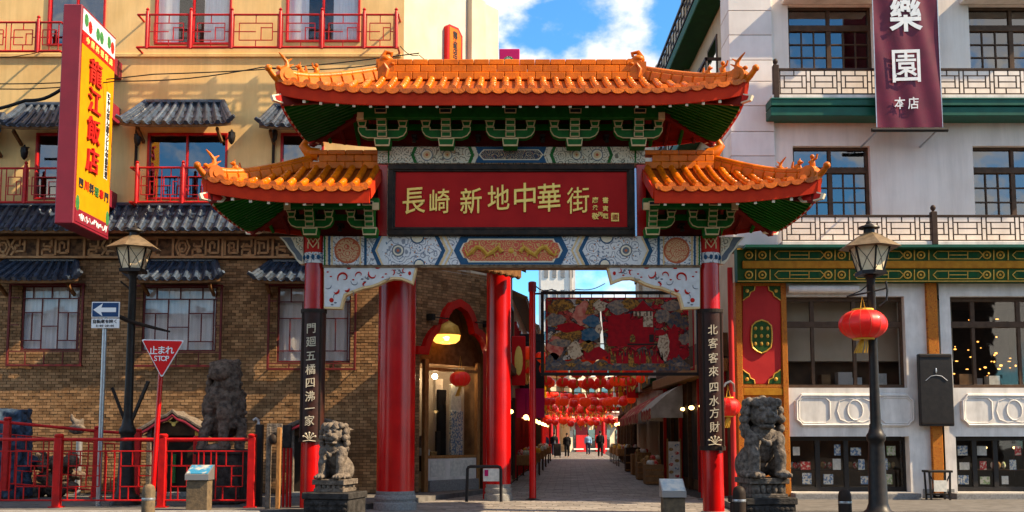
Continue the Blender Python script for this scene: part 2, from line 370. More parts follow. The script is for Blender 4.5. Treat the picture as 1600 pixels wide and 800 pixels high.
def glass(name, tint, refl=1.0, rough=.02, body=.0):
    m = bpy.data.materials.new(name); MATS[name] = m; m.use_nodes = True; nt = m.node_tree; N = nt.nodes; L = nt.links; N.clear()
    o = N.new('ShaderNodeOutputMaterial'); mx = N.new('ShaderNodeMixShader'); t = N.new('ShaderNodeBsdfTransparent'); t.inputs[0].default_value = (*tint, 1)
    g = N.new('ShaderNodeBsdfGlossy'); g.inputs['Roughness'].default_value = rough
    g2 = N.new('ShaderNodeNewGeometry'); dp = N.new('ShaderNodeVectorMath'); dp.operation = 'DOT_PRODUCT'; L.new(g2.outputs['Normal'], dp.inputs[0]); L.new(g2.outputs['Incoming'], dp.inputs[1])
    ab = N.new('ShaderNodeMath'); ab.operation = 'ABSOLUTE'; L.new(dp.outputs['Value'], ab.inputs[0]); om = N.new('ShaderNodeMath'); om.operation = 'SUBTRACT'; om.inputs[0].default_value = 1; L.new(ab.outputs[0], om.inputs[1])
    pw = N.new('ShaderNodeMath'); pw.operation = 'POWER'; pw.inputs[1].default_value = 5; L.new(om.outputs[0], pw.inputs[0]); fr = N.new('ShaderNodeMath'); fr.operation = 'MULTIPLY_ADD'; fr.inputs[1].default_value = .96; fr.inputs[2].default_value = .04; L.new(pw.outputs[0], fr.inputs[0])
    mu = N.new('ShaderNodeMath'); mu.operation = 'MULTIPLY_ADD'; mu.inputs[1].default_value = refl; mu.inputs[2].default_value = body; mu.use_clamp = True
    geo = N.new('ShaderNodeNewGeometry'); no = N.new('ShaderNodeTexNoise'); no.inputs['Scale'].default_value = 1.6; bu = N.new('ShaderNodeBump'); bu.inputs['Strength'].default_value = .03; bu.inputs['Distance'].default_value = .1
    L.new(geo.outputs['Position'], no.inputs['Vector']); L.new(no.outputs[0], bu.inputs['Height']); L.new(bu.outputs[0], g.inputs['Normal'])
    L.new(fr.outputs[0], mu.inputs[0]); L.new(mu.outputs[0], mx.inputs[0]); L.new(t.outputs[0], mx.inputs[1]); L.new(g.outputs[0], mx.inputs[2]); L.new(mx.outputs[0], o.inputs[0])
glass('glass', (.94,.94,.94), 1.0, .02, .01)
glass('glass_dark', (.20,.24,.30), 2.0, .03, .12)
glass('mural_glass', (.80,.78,.76), 1.0, .05, .0)
def ornament(name, base, a, b, c, scale, width=.06):
    # painted scroll-work: concentric rings round scattered centres, thin coloured lines on a pale ground
    m = bpy.data.materials.new(name); MATS[name] = m; m.use_nodes = True; nt = m.node_tree; N = nt.nodes; L = nt.links; bs = N['Principled BSDF']; bs.inputs['Roughness'].default_value = .6; bs.inputs['Specular IOR Level'].default_value = .12
    geo = N.new('ShaderNodeNewGeometry'); mp = N.new('ShaderNodeMapping'); mp.inputs['Scale'].default_value = (1, 0, 1); L.new(geo.outputs['Position'], mp.inputs[0])
    vo = N.new('ShaderNodeTexVoronoi'); vo.inputs['Scale'].default_value = scale; L.new(mp.outputs[0], vo.inputs['Vector'])
    no = N.new('ShaderNodeTexNoise'); no.inputs['Scale'].default_value = scale*2.2; no.inputs['Detail'].default_value = 2; L.new(mp.outputs[0], no.inputs['Vector'])
    ad = N.new('ShaderNodeMath'); ad.operation = 'MULTIPLY_ADD'; ad.inputs[1].default_value = .35; L.new(no.outputs[0], ad.inputs[0]); L.new(vo.outputs['Distance'], ad.inputs[2])
    sn = N.new('ShaderNodeMath'); sn.operation = 'MULTIPLY'; sn.inputs[1].default_value = 26; L.new(ad.outputs[0], sn.inputs[0])
    si = N.new('ShaderNodeMath'); si.operation = 'SINE'; L.new(sn.outputs[0], si.inputs[0])
    rp = N.new('ShaderNodeValToRGB'); e = rp.color_ramp.elements; e[0].position = .0; e[0].color = (*base,1); e[1].position = 1; e[1].color = (*a,1)
    x = e.new(.80); x.color = (*base,1); x = e.new(.86); x.color = (*a,1)
    mr = N.new('ShaderNodeMapRange'); mr.inputs[1].default_value = -1; mr.inputs[2].default_value = 1; L.new(si.outputs[0], mr.inputs[0]); L.new(mr.outputs[0], rp.inputs[0])
    v2 = N.new('ShaderNodeTexVoronoi'); v2.inputs['Scale'].default_value = scale*3.1; L.new(mp.outputs[0], v2.inputs['Vector'])
    r2 = N.new('ShaderNodeValToRGB'); r2.color_ramp.elements[0].position = .20; r2.color_ramp.elements[0].color = (1,1,1,1); r2.color_ramp.elements[1].position = .24; r2.color_ramp.elements[1].color = (0,0,0,1); L.new(v2.outputs['Distance'], r2.inputs[0])
    pick = N.new('ShaderNodeMixRGB'); pick.inputs[1].default_value = (*b,1); pick.inputs[2].default_value = (*c,1)
    se = N.new('ShaderNodeSeparateColor'); L.new(v2.outputs['Color'], se.inputs[0]); g = N.new('ShaderNodeMath'); g.operation = 'GREATER_THAN'; g.inputs[1].default_value = .5; L.new(se.outputs[0], g.inputs[0]); L.new(g.outputs[0], pick.inputs[0])
    mx = N.new('ShaderNodeMixRGB'); L.new(r2.outputs[0], mx.inputs[0]); L.new(rp.outputs[0], mx.inputs[1]); L.new(pick.outputs[0], mx.inputs[2]); L.new(mx.outputs[0], bs.inputs['Base Color'])
ornament('orn_white', (.66,.65,.64), (.26,.27,.30), (.06,.13,.22), (.48,.20,.08), 5.0)
ornament('orn_cream', (.66,.58,.43), (.20,.17,.13), (.52,.22,.07), (.06,.10,.06), 6.0)
ornament('orn_coral', (.54,.10,.06), (.55,.36,.12), (.56,.38,.14), (.50,.08,.05), 7.0)
ornament('orn_disc', (.56,.33,.17), (.46,.07,.04), (.50,.07,.04), (.62,.46,.28), 7.0)
ornament('orn_dark', (.05,.06,.09), (.50,.36,.20), (.45,.10,.05), (.5,.42,.30), 9.0)
ornament('orn_band', (.016,.060,.016), (.40,.20,.02), (.42,.20,.02), (.06,.04,.05), 6.0)
ornament('orn_post', (.46,.16,.02), (.22,.05,.01), (.40,.03,.02), (.30,.22,.03), 12.0)
ornament('orn_mural', (.30,.24,.18), (.05,.05,.06), (.36,.05,.04), (.10,.12,.16), 5.0)
def mosaic(name, cols, scale):
    # dense painted picture: warped patches in a few colours, dark drawn outlines
    m = bpy.data.materials.new(name); MATS[name] = m; m.use_nodes = True; nt = m.node_tree; N = nt.nodes; L = nt.links; bs = N['Principled BSDF']; bs.inputs['Roughness'].default_value = .5; bs.inputs['Specular IOR Level'].default_value = .15
    geo = N.new('ShaderNodeNewGeometry'); mp = N.new('ShaderNodeMapping'); mp.inputs['Scale'].default_value = (1,0,1.25); L.new(geo.outputs['Position'], mp.inputs[0])
    no = N.new('ShaderNodeTexNoise'); no.inputs['Scale'].default_value = 5; no.inputs['Detail'].default_value = 4; L.new(mp.outputs[0], no.inputs['Vector'])
    mx = N.new('ShaderNodeMixRGB'); mx.blend_type = 'ADD'; mx.inputs[0].default_value = .30; L.new(mp.outputs[0], mx.inputs[1]); L.new(no.outputs['Color'], mx.inputs[2])
    vo = N.new('ShaderNodeTexVoronoi'); vo.inputs['Scale'].default_value = scale; L.new(mx.outputs[0], vo.inputs['Vector'])
    ve = N.new('ShaderNodeTexVoronoi'); ve.feature = 'DISTANCE_TO_EDGE'; ve.inputs['Scale'].default_value = scale; L.new(mx.outputs[0], ve.inputs['Vector'])
    se = N.new('ShaderNodeSeparateColor'); L.new(vo.outputs['Color'], se.inputs[0])
    rp = N.new('ShaderNodeValToRGB'); rp.color_ramp.interpolation = 'CONSTANT'; e = rp.color_ramp.elements; e[0].color = (*cols[0],1); e[1].position = 1/len(cols); e[1].color = (*cols[1],1)
    for i,c in enumerate(cols[2:]): x = e.new((i+2)/len(cols)); x.color = (*c,1)
    L.new(se.outputs[0], rp.inputs[0])
    v3 = N.new('ShaderNodeTexVoronoi'); v3.inputs['Scale'].default_value = scale*3.3; L.new(mx.outputs[0], v3.inputs['Vector']); s3 = N.new('ShaderNodeSeparateColor'); L.new(v3.outputs['Color'], s3.inputs[0])
    mr = N.new('ShaderNodeMapRange'); mr.inputs[3].default_value = .35; mr.inputs[4].default_value = 1.35; L.new(s3.outputs[1], mr.inputs[0])
    mu = N.new('ShaderNodeMixRGB'); mu.blend_type = 'MULTIPLY'; mu.inputs[0].default_value = 1; L.new(rp.outputs[0], mu.inputs[1]); L.new(mr.outputs[0], mu.inputs[2])
    ed = N.new('ShaderNodeMath'); ed.operation = 'GREATER_THAN'; ed.inputs[1].default_value = .035; L.new(ve.outputs['Distance'], ed.inputs[0])
    m2 = N.new('ShaderNodeMixRGB'); m2.inputs[1].default_value = (.025,.018,.015,1); L.new(ed.outputs[0], m2.inputs[0]); L.new(mu.outputs[0], m2.inputs[2]); L.new(m2.outputs[0], bs.inputs['Base Color'])
mosaic('mural_left', [(.34,.05,.04),(.40,.30,.20),(.30,.15,.03),(.06,.08,.12),(.45,.42,.38),(.44,.08,.07),(.12,.10,.09)], 6)
mosaic('mural_right', [(.38,.012,.02),(.12,.10,.09),(.30,.012,.02),(.26,.16,.06),(.05,.06,.09),(.42,.02,.03)], 6)
mat('lamp_gold', (.8,.4,.08), .3, emit=(1,.42,.06), es=1.1)
ornament('orn_board', (.06,.03,.02), (.3,.2,.1), (.5,.45,.38), (.08,.04,.03), 14.0)
# ---------------------------------------------------------------- the gate
DG = 19.85
gate = thing('chinatown_gate', 'tall ceremonial gate with orange tiled roofs and red columns across the street', 'gate', (0, DG, 0))
def poly(mb, pts, d, y0, y1, mirror=False):              # a flat plate from photo pixels at distance d, from depth y0 to y1
    q = [(X(x,y,d), Z(y,d)) for x, y in pts]
    mb.prism(q, y0, y1)
    if mirror: mb.prism([(-a, b) for a, b in q], y0, y1)
    return mb
def inlay(name, mat_, parent, plist, d, proud=.006, deep=.02, mirror=True):
    for pts in plist:
        for sg in ((1, -1) if mirror else (1,)):
            MB().prism([(sg*X(x,y,d), Z(y,d)) for x, y in pts], d-proud, d+deep).build(name, mat_, parent)
def circ(cx, cy, r, n=24, ry=None): return [(cx + r*math.cos(2*math.pi*k/n), cy + (ry or r)*math.sin(2*math.pi*k/n)) for k in range(n)]
def rect(x0, y0, x1, y1): return [(x0,y1),(x1,y1),(x1,y0),(x0,y0)]
GX = 3.865
def hip_roof(parent, xr0, xr1, xe0, xe1, ye, zr, ze, lift, hipL, hipR, sp=.247, nroll=None):
    # xr: ridge ends, xe: eave ends, ye: half depth; lift: how far the corners sweep up
    def sx(x):
        s = 0.0
        if hipL and x < xr0: s = (xr0-x)/(xr0-xe0)
        if hipR and x > xr1: s = (x-xr1)/(xe1-xr1)
        return min(s, 1.0)
    Lx = 2.0
    def zz(x, y):
        sy = abs(y)/ye; s = max(sx(x), sy); g = s + .22*s*(1-s)
        a = 0.0
        if hipL: a = max(a, 1-(x-xe0)/Lx)
        if hipR: a = max(a, 1-(xe1-x)/Lx)
        a = max(0.0, min(1.0, a))
        return zr - (zr-ze)*g + lift*a*a*min(1, max(sy, s*.6))**2*(sy**2)
    pt = lambda x, y, dz=0.0: Vector((x, DG+y, zz(x,y)+dz))
    roof = MB()
    nx, ny = 40, 14
    roof.grid(lambda u, v: pt(xe0+(xe1-xe0)*u, -ye+2*ye*v, 0.0), nx, ny)
    roof = roof.build('roof', 'orange_deck', parent, smooth=True)
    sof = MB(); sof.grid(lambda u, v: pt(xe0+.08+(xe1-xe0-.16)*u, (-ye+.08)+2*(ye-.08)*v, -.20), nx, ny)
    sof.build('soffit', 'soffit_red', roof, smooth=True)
    r = .066
    def roll(path):                                       # one line of barrel tiles with a round end tile
        pts = []; rs = []; n = max(2, int((path[0]-path[-1]).length/.24))
        for i in range(n):
            a = path[0].lerp(path[-1], i/n); b = path[0].lerp(path[-1], (i+1)/n)
            def on(p): return Vector((p.x, p.y, zz(p.x, p.y-DG)+.035))
            pts += [on(a), on(a.lerp(b, .96))]; rs += [r*.90, r*1.04]
        pts.append(on(path[-1])); rs.append(r*1.10)
        pts.append(on(path[-1]) + (path[-1]-path[0]).normalized()*.03); rs.append(r*1.10)
        MB().tube(pts, rs, 10).build('barrel_tile', 'orange_tile', roof, smooth=True)
    def drip(p, q):                                       # crescent drip tile hanging between two barrel ends
        c = (p+q)/2; t = (q-p).normalized(); w = (q-p).length*.5; out = Vector((t.y, -t.x, 0)); vs = []; n = 8
        o1, o2 = out*.045, out*.015
        ring = [(-w,.03)] + [(-w*math.cos(math.pi*k/n), .015-math.sin(math.pi*k/n)*.085) for k in range(n+1)] + [(w,.03)]
        for o in (o1, o2):
            for a, b in ring: vs.append(c + t*a + Vector((0,0,b)) + o)
        m = len(ring); MB().add(vs, [tuple(range(m)), tuple(range(2*m-1,m-1,-1))] + [(k,(k+1)%m,m+(k+1)%m,m+k) for k in range(m)]).build('drip_tile', 'orange_tile', roof)
    n = int(round((xe1-xe0-.16)/sp)); 
    for sgn in (-1, 1):
        prev = None
        for i in range(n+1):
            x = xe0+.08+(xe1-xe0-.16)*i/n; s0 = sx(x); y0 = sgn*ye*s0; y1 = sgn*ye
            if ye*(1-s0) > .06: roll([Vector((x, DG+y0, 0)), Vector((x, DG+y1, 0))])
            e = pt(x, y1, 0)
            if prev is not None: drip(prev, e) if sgn < 0 else drip(e, prev)
            prev = e
    for hip, xe, xr, sg in ((hipL, xe0, xr0, -1), (hipR, xe1, xr1, 1)):
        if not hip: continue
        m = int(round(2*ye/sp)); prev = None
        for j in range(m+1):
            y = -ye+.06+(2*ye-.12)*j/m; s0 = abs(y)/ye; x0 = xr+(xe-xr)*s0
            if abs(xe-x0) > .08: roll([Vector((x0, DG+y, 0)), Vector((xe, DG+y, 0))])
            e = pt(xe, y, 0)
            if prev is not None: drip(e, prev) if sg < 0 else drip(prev, e)
            prev = e
    # fascia boards
    def fascia(a, b, nn=24):
        mb = MB(); t = (b-a).normalized(); out = Vector((t.y, -t.x, 0))
        vs = []
        for i in range(nn+1):
            p = a.lerp(b, i/nn); z = zz(p.x, p.y-DG)
            for oz, oo in ((-.03,.0),(-.265,-.02),(-.265,-.07),(-.03,-.05)): vs.append(Vector((p.x,p.y,z+oz)) + out*oo)
        fs = [(i*4+k, i*4+(k+1)%4, i*4+4+(k+1)%4, i*4+4+k) for i in range(nn) for k in range(4)] + [(0,1,2,3), tuple(nn*4+k for k in range(4))]
        mb.add(vs, fs).build('fascia', 'fascia_red', roof, smooth=True)
    v = lambda x, y: Vector((x, DG+y, 0))
    fascia(v(xe0,-ye), v(xe1,-ye)); fascia(v(xe1,ye), v(xe0,ye))
    if hipL: fascia(v(xe0,ye), v(xe0,-ye), 10)
    if hipR: fascia(v(xe1,-ye), v(xe1,ye), 10)
    # rafters with pale painted ends
    k = 0; x = xe0+.2; cnt = int((xe1-xe0-.4)/.305)
    for i in range(cnt+1):
        x = xe0+.2+(xe1-xe0-.4)*i/cnt; s0 = sx(x)
        for sgn in (-1, 1):
            ya = sgn*(ye*s0*.98+.06); yb = sgn*(ye-.07)
            if abs(yb-ya) < .15: continue
            a, b = pt(x, ya, -.27), pt(x, yb, -.27)
            MB().tube([a, a.lerp(b,.5)*1.0, b], .040, 6).build('rafter', 'rafter_green' if i % 2 else 'soffit_red', roof)
            if sgn < 0: bx('rafter_end', 'cream_pale', roof, b.x-.026, b.x+.026, b.y-.012, b.y+.008, b.z-.062, b.z-.006)
    for hip, xe, xr, sg in ((hipL, xe0, xr0, -1), (hipR, xe1, xr1, 1)):
        if not hip: continue
        m = int(2*ye/.17)
        for j in range(m+1):
            y = -ye+.14+(2*ye-.28)*j/m; s0 = abs(y)/ye
            a, b = pt(xr+(xe-xr)*s0*.98, y, -.26), pt(xe-sg*.07, y, -.26)
            if (a-b).length > .2: MB().bar(a, b, .085, .07).build('rafter', 'rafter_green', roof)
            bx('rafter_end', 'fascia_red' if j % 2 else 'cream_pale', roof, b.x-.012, b.x+.012, b.y-.04, b.y+.04, b.z-.05, b.z+.03)
    return roof, zz, pt
def ridge_courses(parent, x0, x1, y, zfun, heights, w, seg=.30, name='ridge_tile'):
    z = 0.0
    for c, h in enumerate(heights):
        n = max(1, int(round((x1-x0)/seg))); ww = w*(1.0-.16*c) + (.05 if c == len(heights)-1 else 0)
        for i in range(n):
            a, b = x0+(x1-x0)*i/n, x0+(x1-x0)*(i+1)/n; off = (.5*(x1-x0)/n if c % 2 else 0)
            a, b = min(a+off, x1), min(b+off, x1)
            if b-a < .03: continue
            zb = zfun((a+b)/2) + z
            MB().box(a+.003, b-.003, y-ww/2, y+ww/2, zb+.002, zb+h-.004).build(name, 'orange_ridge', parent, bevel=.012)
        z += h
def hip_ridge(roof, a, b, zz, w=.19, h=.20):              # low ridge running down a hip, built of short tiles, with a scrolled end block
    n = 9
    for i in range(n):
        p, q = a.lerp(b, i/n), a.lerp(b, (i+1)/n - .004)
        P0, P1 = Vector((p.x,p.y,zz(p.x,p.y-DG)+h*.5-.02)), Vector((q.x,q.y,zz(q.x,q.y-DG)+h*.5-.02))
        MB().bar(P0, P1, w, h).build('hip_tile', 'orange_ridge', roof, bevel=.02)
        u = Vector((0,0,h*.5+.035)); MB().tube([P0+u, P1+u], .07, 10).build('hip_cap', 'orange_ridge', roof, smooth=True)
    t = (b-a).normalized(); e = Vector((b.x,b.y,zz(b.x,b.y-DG)))
    mb = MB(); c = e + Vector((0,0,h*.62))
    side = Vector((-t.y, t.x, 0)); mb.cyl(c - side*.13, c + side*.13, .15, None, 16); mb.cyl(c-side*.15, c+side*.15, .07, None, 12)
    mb.build('end_scroll', 'orange_ridge', roof, smooth=True)
    tip = MB(); pts = []; rs = []
    for k in range(7):
        f = k/6; pts.append(e + t*(.02+.30*f) + Vector((0,0,.02+.20*f*f))); rs.append(.075*(1-.35*f))
    tip.tube(pts, rs, 10); tip.ell(pts[-1], .068, 10, 8); tip.build('corner_tip', 'orange_ridge', roof, smooth=True)
def beast(roof, p, t, s, kind):                           # small glazed figure riding the ridge
    mb = MB(); up = Vector((0,0,1)); t = Vector((t.x,t.y,0)).normalized(); sd = Vector((-t.y,t.x,0))
    if kind == 0:      # seated animal, head up
        mb.ell(p+up*.10*s, (.09*s,.07*s,.11*s), 8, 6); mb.ell(p+t*.06*s+up*.23*s, (.06*s,.05*s,.06*s), 8, 6); mb.ell(p+t*.12*s+up*.22*s, (.035*s,.03*s,.025*s), 6, 5)
        mb.tube([p-t*.07*s+up*.06*s, p-t*.14*s+up*.16*s, p-t*.11*s+up*.28*s], [.04*s,.035*s,.02*s], 6)
        mb.tube([p+t*.06*s+up*.15*s, p+t*.10*s], [.03*s,.03*s], 6); mb.cyl(p+t*.05*s+sd*.03*s+up*.27*s, p+t*.04*s+sd*.04*s+up*.34*s, .018*s, .006*s, 6)
    elif kind == 1:    # rider with raised arms
        mb.ell(p+up*.14*s, (.07*s,.06*s,.14*s), 8, 6); mb.ell(p+up*.32*s, .055*s, 8, 6); mb.ell(p+up*.05*s, (.12*s,.07*s,.06*s), 8, 6)
        mb.tube([p+up*.22*s, p+t*.10*s+up*.26*s, p+t*.13*s+up*.36*s], [.03*s,.026*s,.022*s], 6); mb.tube([p+up*.22*s, p-t*.09*s+up*.20*s], [.03*s,.025*s], 6)
    else:              # curling dragon-fish with fins
        pts = [p+t*.12*s+up*.04*s, p+t*.02*s+up*.08*s, p-t*.07*s+up*.16*s, p-t*.05*s+up*.28*s, p+t*.03*s+up*.36*s]
        mb.tube(pts, [.05*s,.08*s,.07*s,.05*s,.03*s], 8)
        for a, b in ((pts[2],-.16), (pts[3],-.13), (pts[4],.12)): mb.tube([a, a+t*b*s+up*.10*s], [.035*s,.012*s], 6)
        mb.ell(p+t*.15*s+up*.09*s, (.06*s,.05*s,.05*s), 8, 6)
    mb.build('ridge_figure', 'orange_ridge', roof, smooth=True)

# --- upper roof
UZE, UZR = Z(141.5,18.4), Z(124,DG)
UXE, UXR = 4.36, 2.60
uroof, uz, upt = hip_roof(gate, -UXR, UXR, -UXE, UXE, 1.45, UZR, UZE, .20, True, True)
uroof['label'] = 'wide upper roof of orange glazed tiles'
ridge_courses(uroof, -UXR+.02, UXR-.02, DG, lambda x: UZR-.06, [.16,.15,.12], .34, .30)
for s_ in (-1, 1):
    for y_ in (-1.45, 1.45):
        hip_ridge(uroof, Vector((s_*UXR, DG, 0)), Vector((s_*(UXE-.12), DG+y_*.93, 0)), uz)
    for y_ in (-1, 1):
        t_ = Vector((s_*(UXE-UXR), y_*1.45, 0)).normalized()
        for k, (f, kd, sc) in enumerate(((.93,2,.80),(.78,0,.80),(.64,1,.72))):
            q = Vector((s_*(UXR+(UXE-UXR)*f), DG+y_*1.45*f, 0)); beast(uroof, Vector((q.x,q.y,uz(q.x,q.y-DG)+.20)), t_, sc, (kd if s_ < 0 else (2,1,0)[k]))
    # ridge-end dragon: square base block, scroll jaws, curling crest
    mb = MB(); c = s_*2.50; zb = UZR+.05
    mb.box(c-.20,c+.20,DG-.16,DG+.16,zb-.15,zb+.42); mb.box(c-.24,c-.06,DG-.14,DG+.14,zb+.30,zb+.52)
    mb.ell((c+.02*s_,DG-.02,zb+.55),(.17,.15,.15),12,8); mb.tube([(c+s_*-.05,DG,zb+.5),(c+s_*.10,DG,zb+.66),(c+s_*.02,DG,zb+.82),(c-s_*.12,DG,zb+.78),(c-s_*.10,DG,zb+.68)],[.10,.085,.07,.05,.035],8)
    mb.tube([(c-s_*.12,DG-.05,zb+.42),(c-s_*.28,DG-.05,zb+.46),(c-s_*.33,DG-.05,zb+.36)],[.09,.075,.05],8); mb.ell((c-s_*.16,DG-.15,zb+.34),(.06,.05,.06),8,6)
    mb.tube([(c,DG-.15,zb-.1),(c+.05,DG-.17,zb+.15),(c-.04,DG-.17,zb+.35)],[.04,.05,.03],6)
    mb.v = [((v[0]-c)*.82+c, v[1], (v[2]-zb)*.62+zb) for v in mb.v]
    mb.build('ridge_dragon', 'orange_ridge', uroof, smooth=True)
# --- wing roofs
LZE, LZR = Z(294,18.2), Z(262,DG)
LXT, LXV, LXR = 5.60, 2.58, 3.98
for s_ in (-1, 1):
    a0, a1 = (-LXT, -LXV) if s_ < 0 else (LXV, LXT)
    r0, r1 = (-LXR, -LXV) if s_ < 0 else (LXV, LXR)
    roof, lz, lpt = hip_roof(gate, r0, r1, a0, a1, 1.65, LZR, LZE, .20, s_ < 0, s_ > 0)
    roof['label'] = ('left' if s_ < 0 else 'right') + ' wing roof of orange glazed tiles'
    ridge_courses(roof, min(s_*LXV, s_*LXR), max(s_*LXV, s_*LXR), DG, lambda x: LZR-.06, [.15,.14,.10], .30, .34)
    for y_ in (-1, 1): hip_ridge(roof, Vector((s_*LXR, DG, 0)), Vector((s_*(LXT-.14), DG+y_*1.65*.92, 0)), lz, .18, .18)
    mb = MB(); mb.tube([(s_*(LXR-.15),DG,LZR+.26),(s_*(LXR+.05),DG,LZR+.30),(s_*(LXR+.16),DG,LZR+.44),(s_*(LXR+.10),DG,LZR+.54)],[.13,.12,.09,.06],10); mb.build('ridge_curl','orange_ridge',roof,smooth=True)
    for y_ in (-1, 1):
        t_ = Vector((s_*(LXT-LXR), y_*1.65, 0)).normalized()
        for k, (f, kd, sc) in enumerate(((.93,2,.80),(.72,0,.74)) if s_ < 0 else ((.93,1,.8),(.80,0,.8),(.66,2,.6))):
            q = Vector((s_*(LXR+(LXT-LXR)*f), DG+y_*1.65*f, 0)); beast(roof, Vector((q.x,q.y,lz(q.x,q.y-DG)+.18)), t_, sc, kd)
    # painted verge board at the inner end
    vb = MB(); 
    for y_ in (-1,1):
        p, q = lpt(s_*LXV, y_*.1, -.10), lpt(s_*LXV, y_*1.62, -.10); vb.bar(p, q, .05, .20)
    vb.build('verge_board', 'fascia_red', roof)
# painted beam heads at the roof corners, red with a white edge
def beam_head(x, y, z, s_, y_):
    prof = [(0,0),(.10,.07),(.30,.09),(.50,.02),(.46,-.07),(.22,-.10),(.06,-.08)]
    t = Vector((s_*.80, y_*.60, 0)).normalized()
    for nm, k, mt, hw in (('beam_head', 1.0, 'cream_pale', .045), ('beam_head_face', .74, 'beam_red', .055)):
        mb = MB(); vs = []
        sd = Vector((-t.y, t.x, 0))
        for h in (-hw, hw):
            for a, b in prof: vs.append(Vector((x,y,z)) + t*((a-.25)*k+.05) + Vector((0,0,b*k)) + sd*h)
        n = len(prof); mb.add(vs, [tuple(range(n)), tuple(range(2*n-1,n-1,-1))] + [(i,(i+1)%n,n+(i+1)%n,n+i) for i in range(n)])
        mb.build(nm, mt, gate)
for s_ in (-1,1):
    for y_ in (-1,1):
        beam_head(s_*(UXE-.16), DG+y_*1.32, UZE-.13, s_, y_); beam_head(s_*(LXT-.18), DG+y_*1.50, LZE-.13, s_, y_)
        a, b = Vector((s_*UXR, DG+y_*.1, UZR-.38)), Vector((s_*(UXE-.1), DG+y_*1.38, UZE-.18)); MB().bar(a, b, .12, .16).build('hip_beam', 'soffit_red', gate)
        a, b = Vector((s_*LXR, DG+y_*.1, LZR-.38)), Vector((s_*(LXT-.1), DG+y_*1.56, LZE-.18)); MB().bar(a, b, .12, .16).build('hip_beam', 'soffit_red', gate)

# --- columns
for s_, name in ((-1,'left'),(1,'right')):
    xb = s_*GX; zt = Z(410,DG)
    c = MB().lathe([(.205,.0),(.205,.1),(.20,.6),(.195,zt*.6),(.19,zt)], xb, DG, 28); col = c.build('column', 'red_paint', gate, smooth=True)
    MB().lathe([(.25,0),(.25,.03),(.235,.05),(.21,.055)], xb, DG, 24).build('column_base', 'granite', gate, smooth=True)
    z0, z1 = Z(690 if s_ < 0 else 703, DG-.2), Z(483, DG-.2)
    def half(r, n=14, a=D2R(112)): return [(xb + r*math.sin(-a+2*a*k/n), DG - r*math.cos(-a+2*a*k/n)) for k in range(n+1)]
    def shell(mb, r0, r1, za, zb):
        o, i = half(r1), half(r0)[::-1]; mb.prism(o+i, za, zb, 'z'); return mb
    board = shell(MB(), .205, .238, z0, z1).build('couplet_board', 'board_brown', gate, smooth=True)
    tr = MB(); shell(tr,.21,.252,z1-.06,z1+.01); shell(tr,.21,.252,z0-.01,z0+.07)
    for a in (-.80,.80):
        p = (xb+.243*math.sin(a), DG-.243*math.cos(a)); tr.bar((p[0],p[1],z0+.05),(p[0],p[1],z1-.05),.03,.03)
    tr.build('board_trim', 'iron_brown', board)
    chars, ys = (('門廻五橘四沸一家', (513,534,556,577,598,619,638,657)) if s_ < 0 else ('北客客來四水方財', (515,536,559,580,605,626,645,667)))
    for ch, yy in zip(chars, ys):
        text(MB(), ch, (xb, DG-.236, Z(yy, DG-.24)), (.21), proud=.012, bold=0.0 if ch == '客' else .004, slant=.10, sx=.95).build('character', 'white_letter', board)
    mb = MB(); zc = Z(682 if s_ < 0 else 688, DG-.24)
    for a in range(5):
        an = D2R(20+35*a); mb.tube([(xb,DG-.243,zc-.07),(xb+.07*math.cos(an),DG-.246,zc-.02+.05*math.sin(an)),(xb+.12*math.cos(an),DG-.24,zc-.03+.10*math.sin(an))],.008,5)
        mb.ell((xb+.12*math.cos(an),DG-.243,zc-.03+.10*math.sin(an)),(.022,.008,.02),8,5)
    mb.tube([(xb-.12,DG-.24,zc-.09),(xb,DG-.247,zc-.07),(xb+.12,DG-.24,zc-.09)],.01,5); mb.build('leaf_ornament', 'white_letter', board)
    # painted cap between the beam ends: red above, white scallops below
    za, zm, zb = Z(410,DG-.2), Z(396,DG-.2), Z(368,DG-.2)
    MB().lathe([(.212,za),(.212,zm+.03)], xb, DG, 24).build('column_cap', 'orn_white', gate, smooth=True)
    MB().lathe([(.215,zm+.03),(.215,zb)], xb, DG, 24).build('column_cap', 'beam_red', gate, smooth=True)
    mb = MB()
    for k in range(5):
        a = -1.0+.5*k; p = Vector((xb+.216*math.sin(a), DG-.216*math.cos(a), (za+zm)/2+.02)); mb.ell(p,(.035,.035,.05),8,6)
    mb.build('cap_spot', 'beam_blue', gate)
    mb = MB(); cz = (zm+zb)/2+.02
    for w_ in ([(-.10,-.1),(-.1,.02),(-.04,.1),(0,.02),(.04,.1),(.1,.02),(.1,-.1)], [(-.12,.12),(-.06,0),(.0,-.08),(.06,0),(.12,.12)]):
        mb.tube([(xb+a,DG-math.sqrt(max(.001,.226**2-a*a)),cz+b) for a, b in w_], .012, 6)
    mb.build('cap_scroll', 'cream_line', gate)

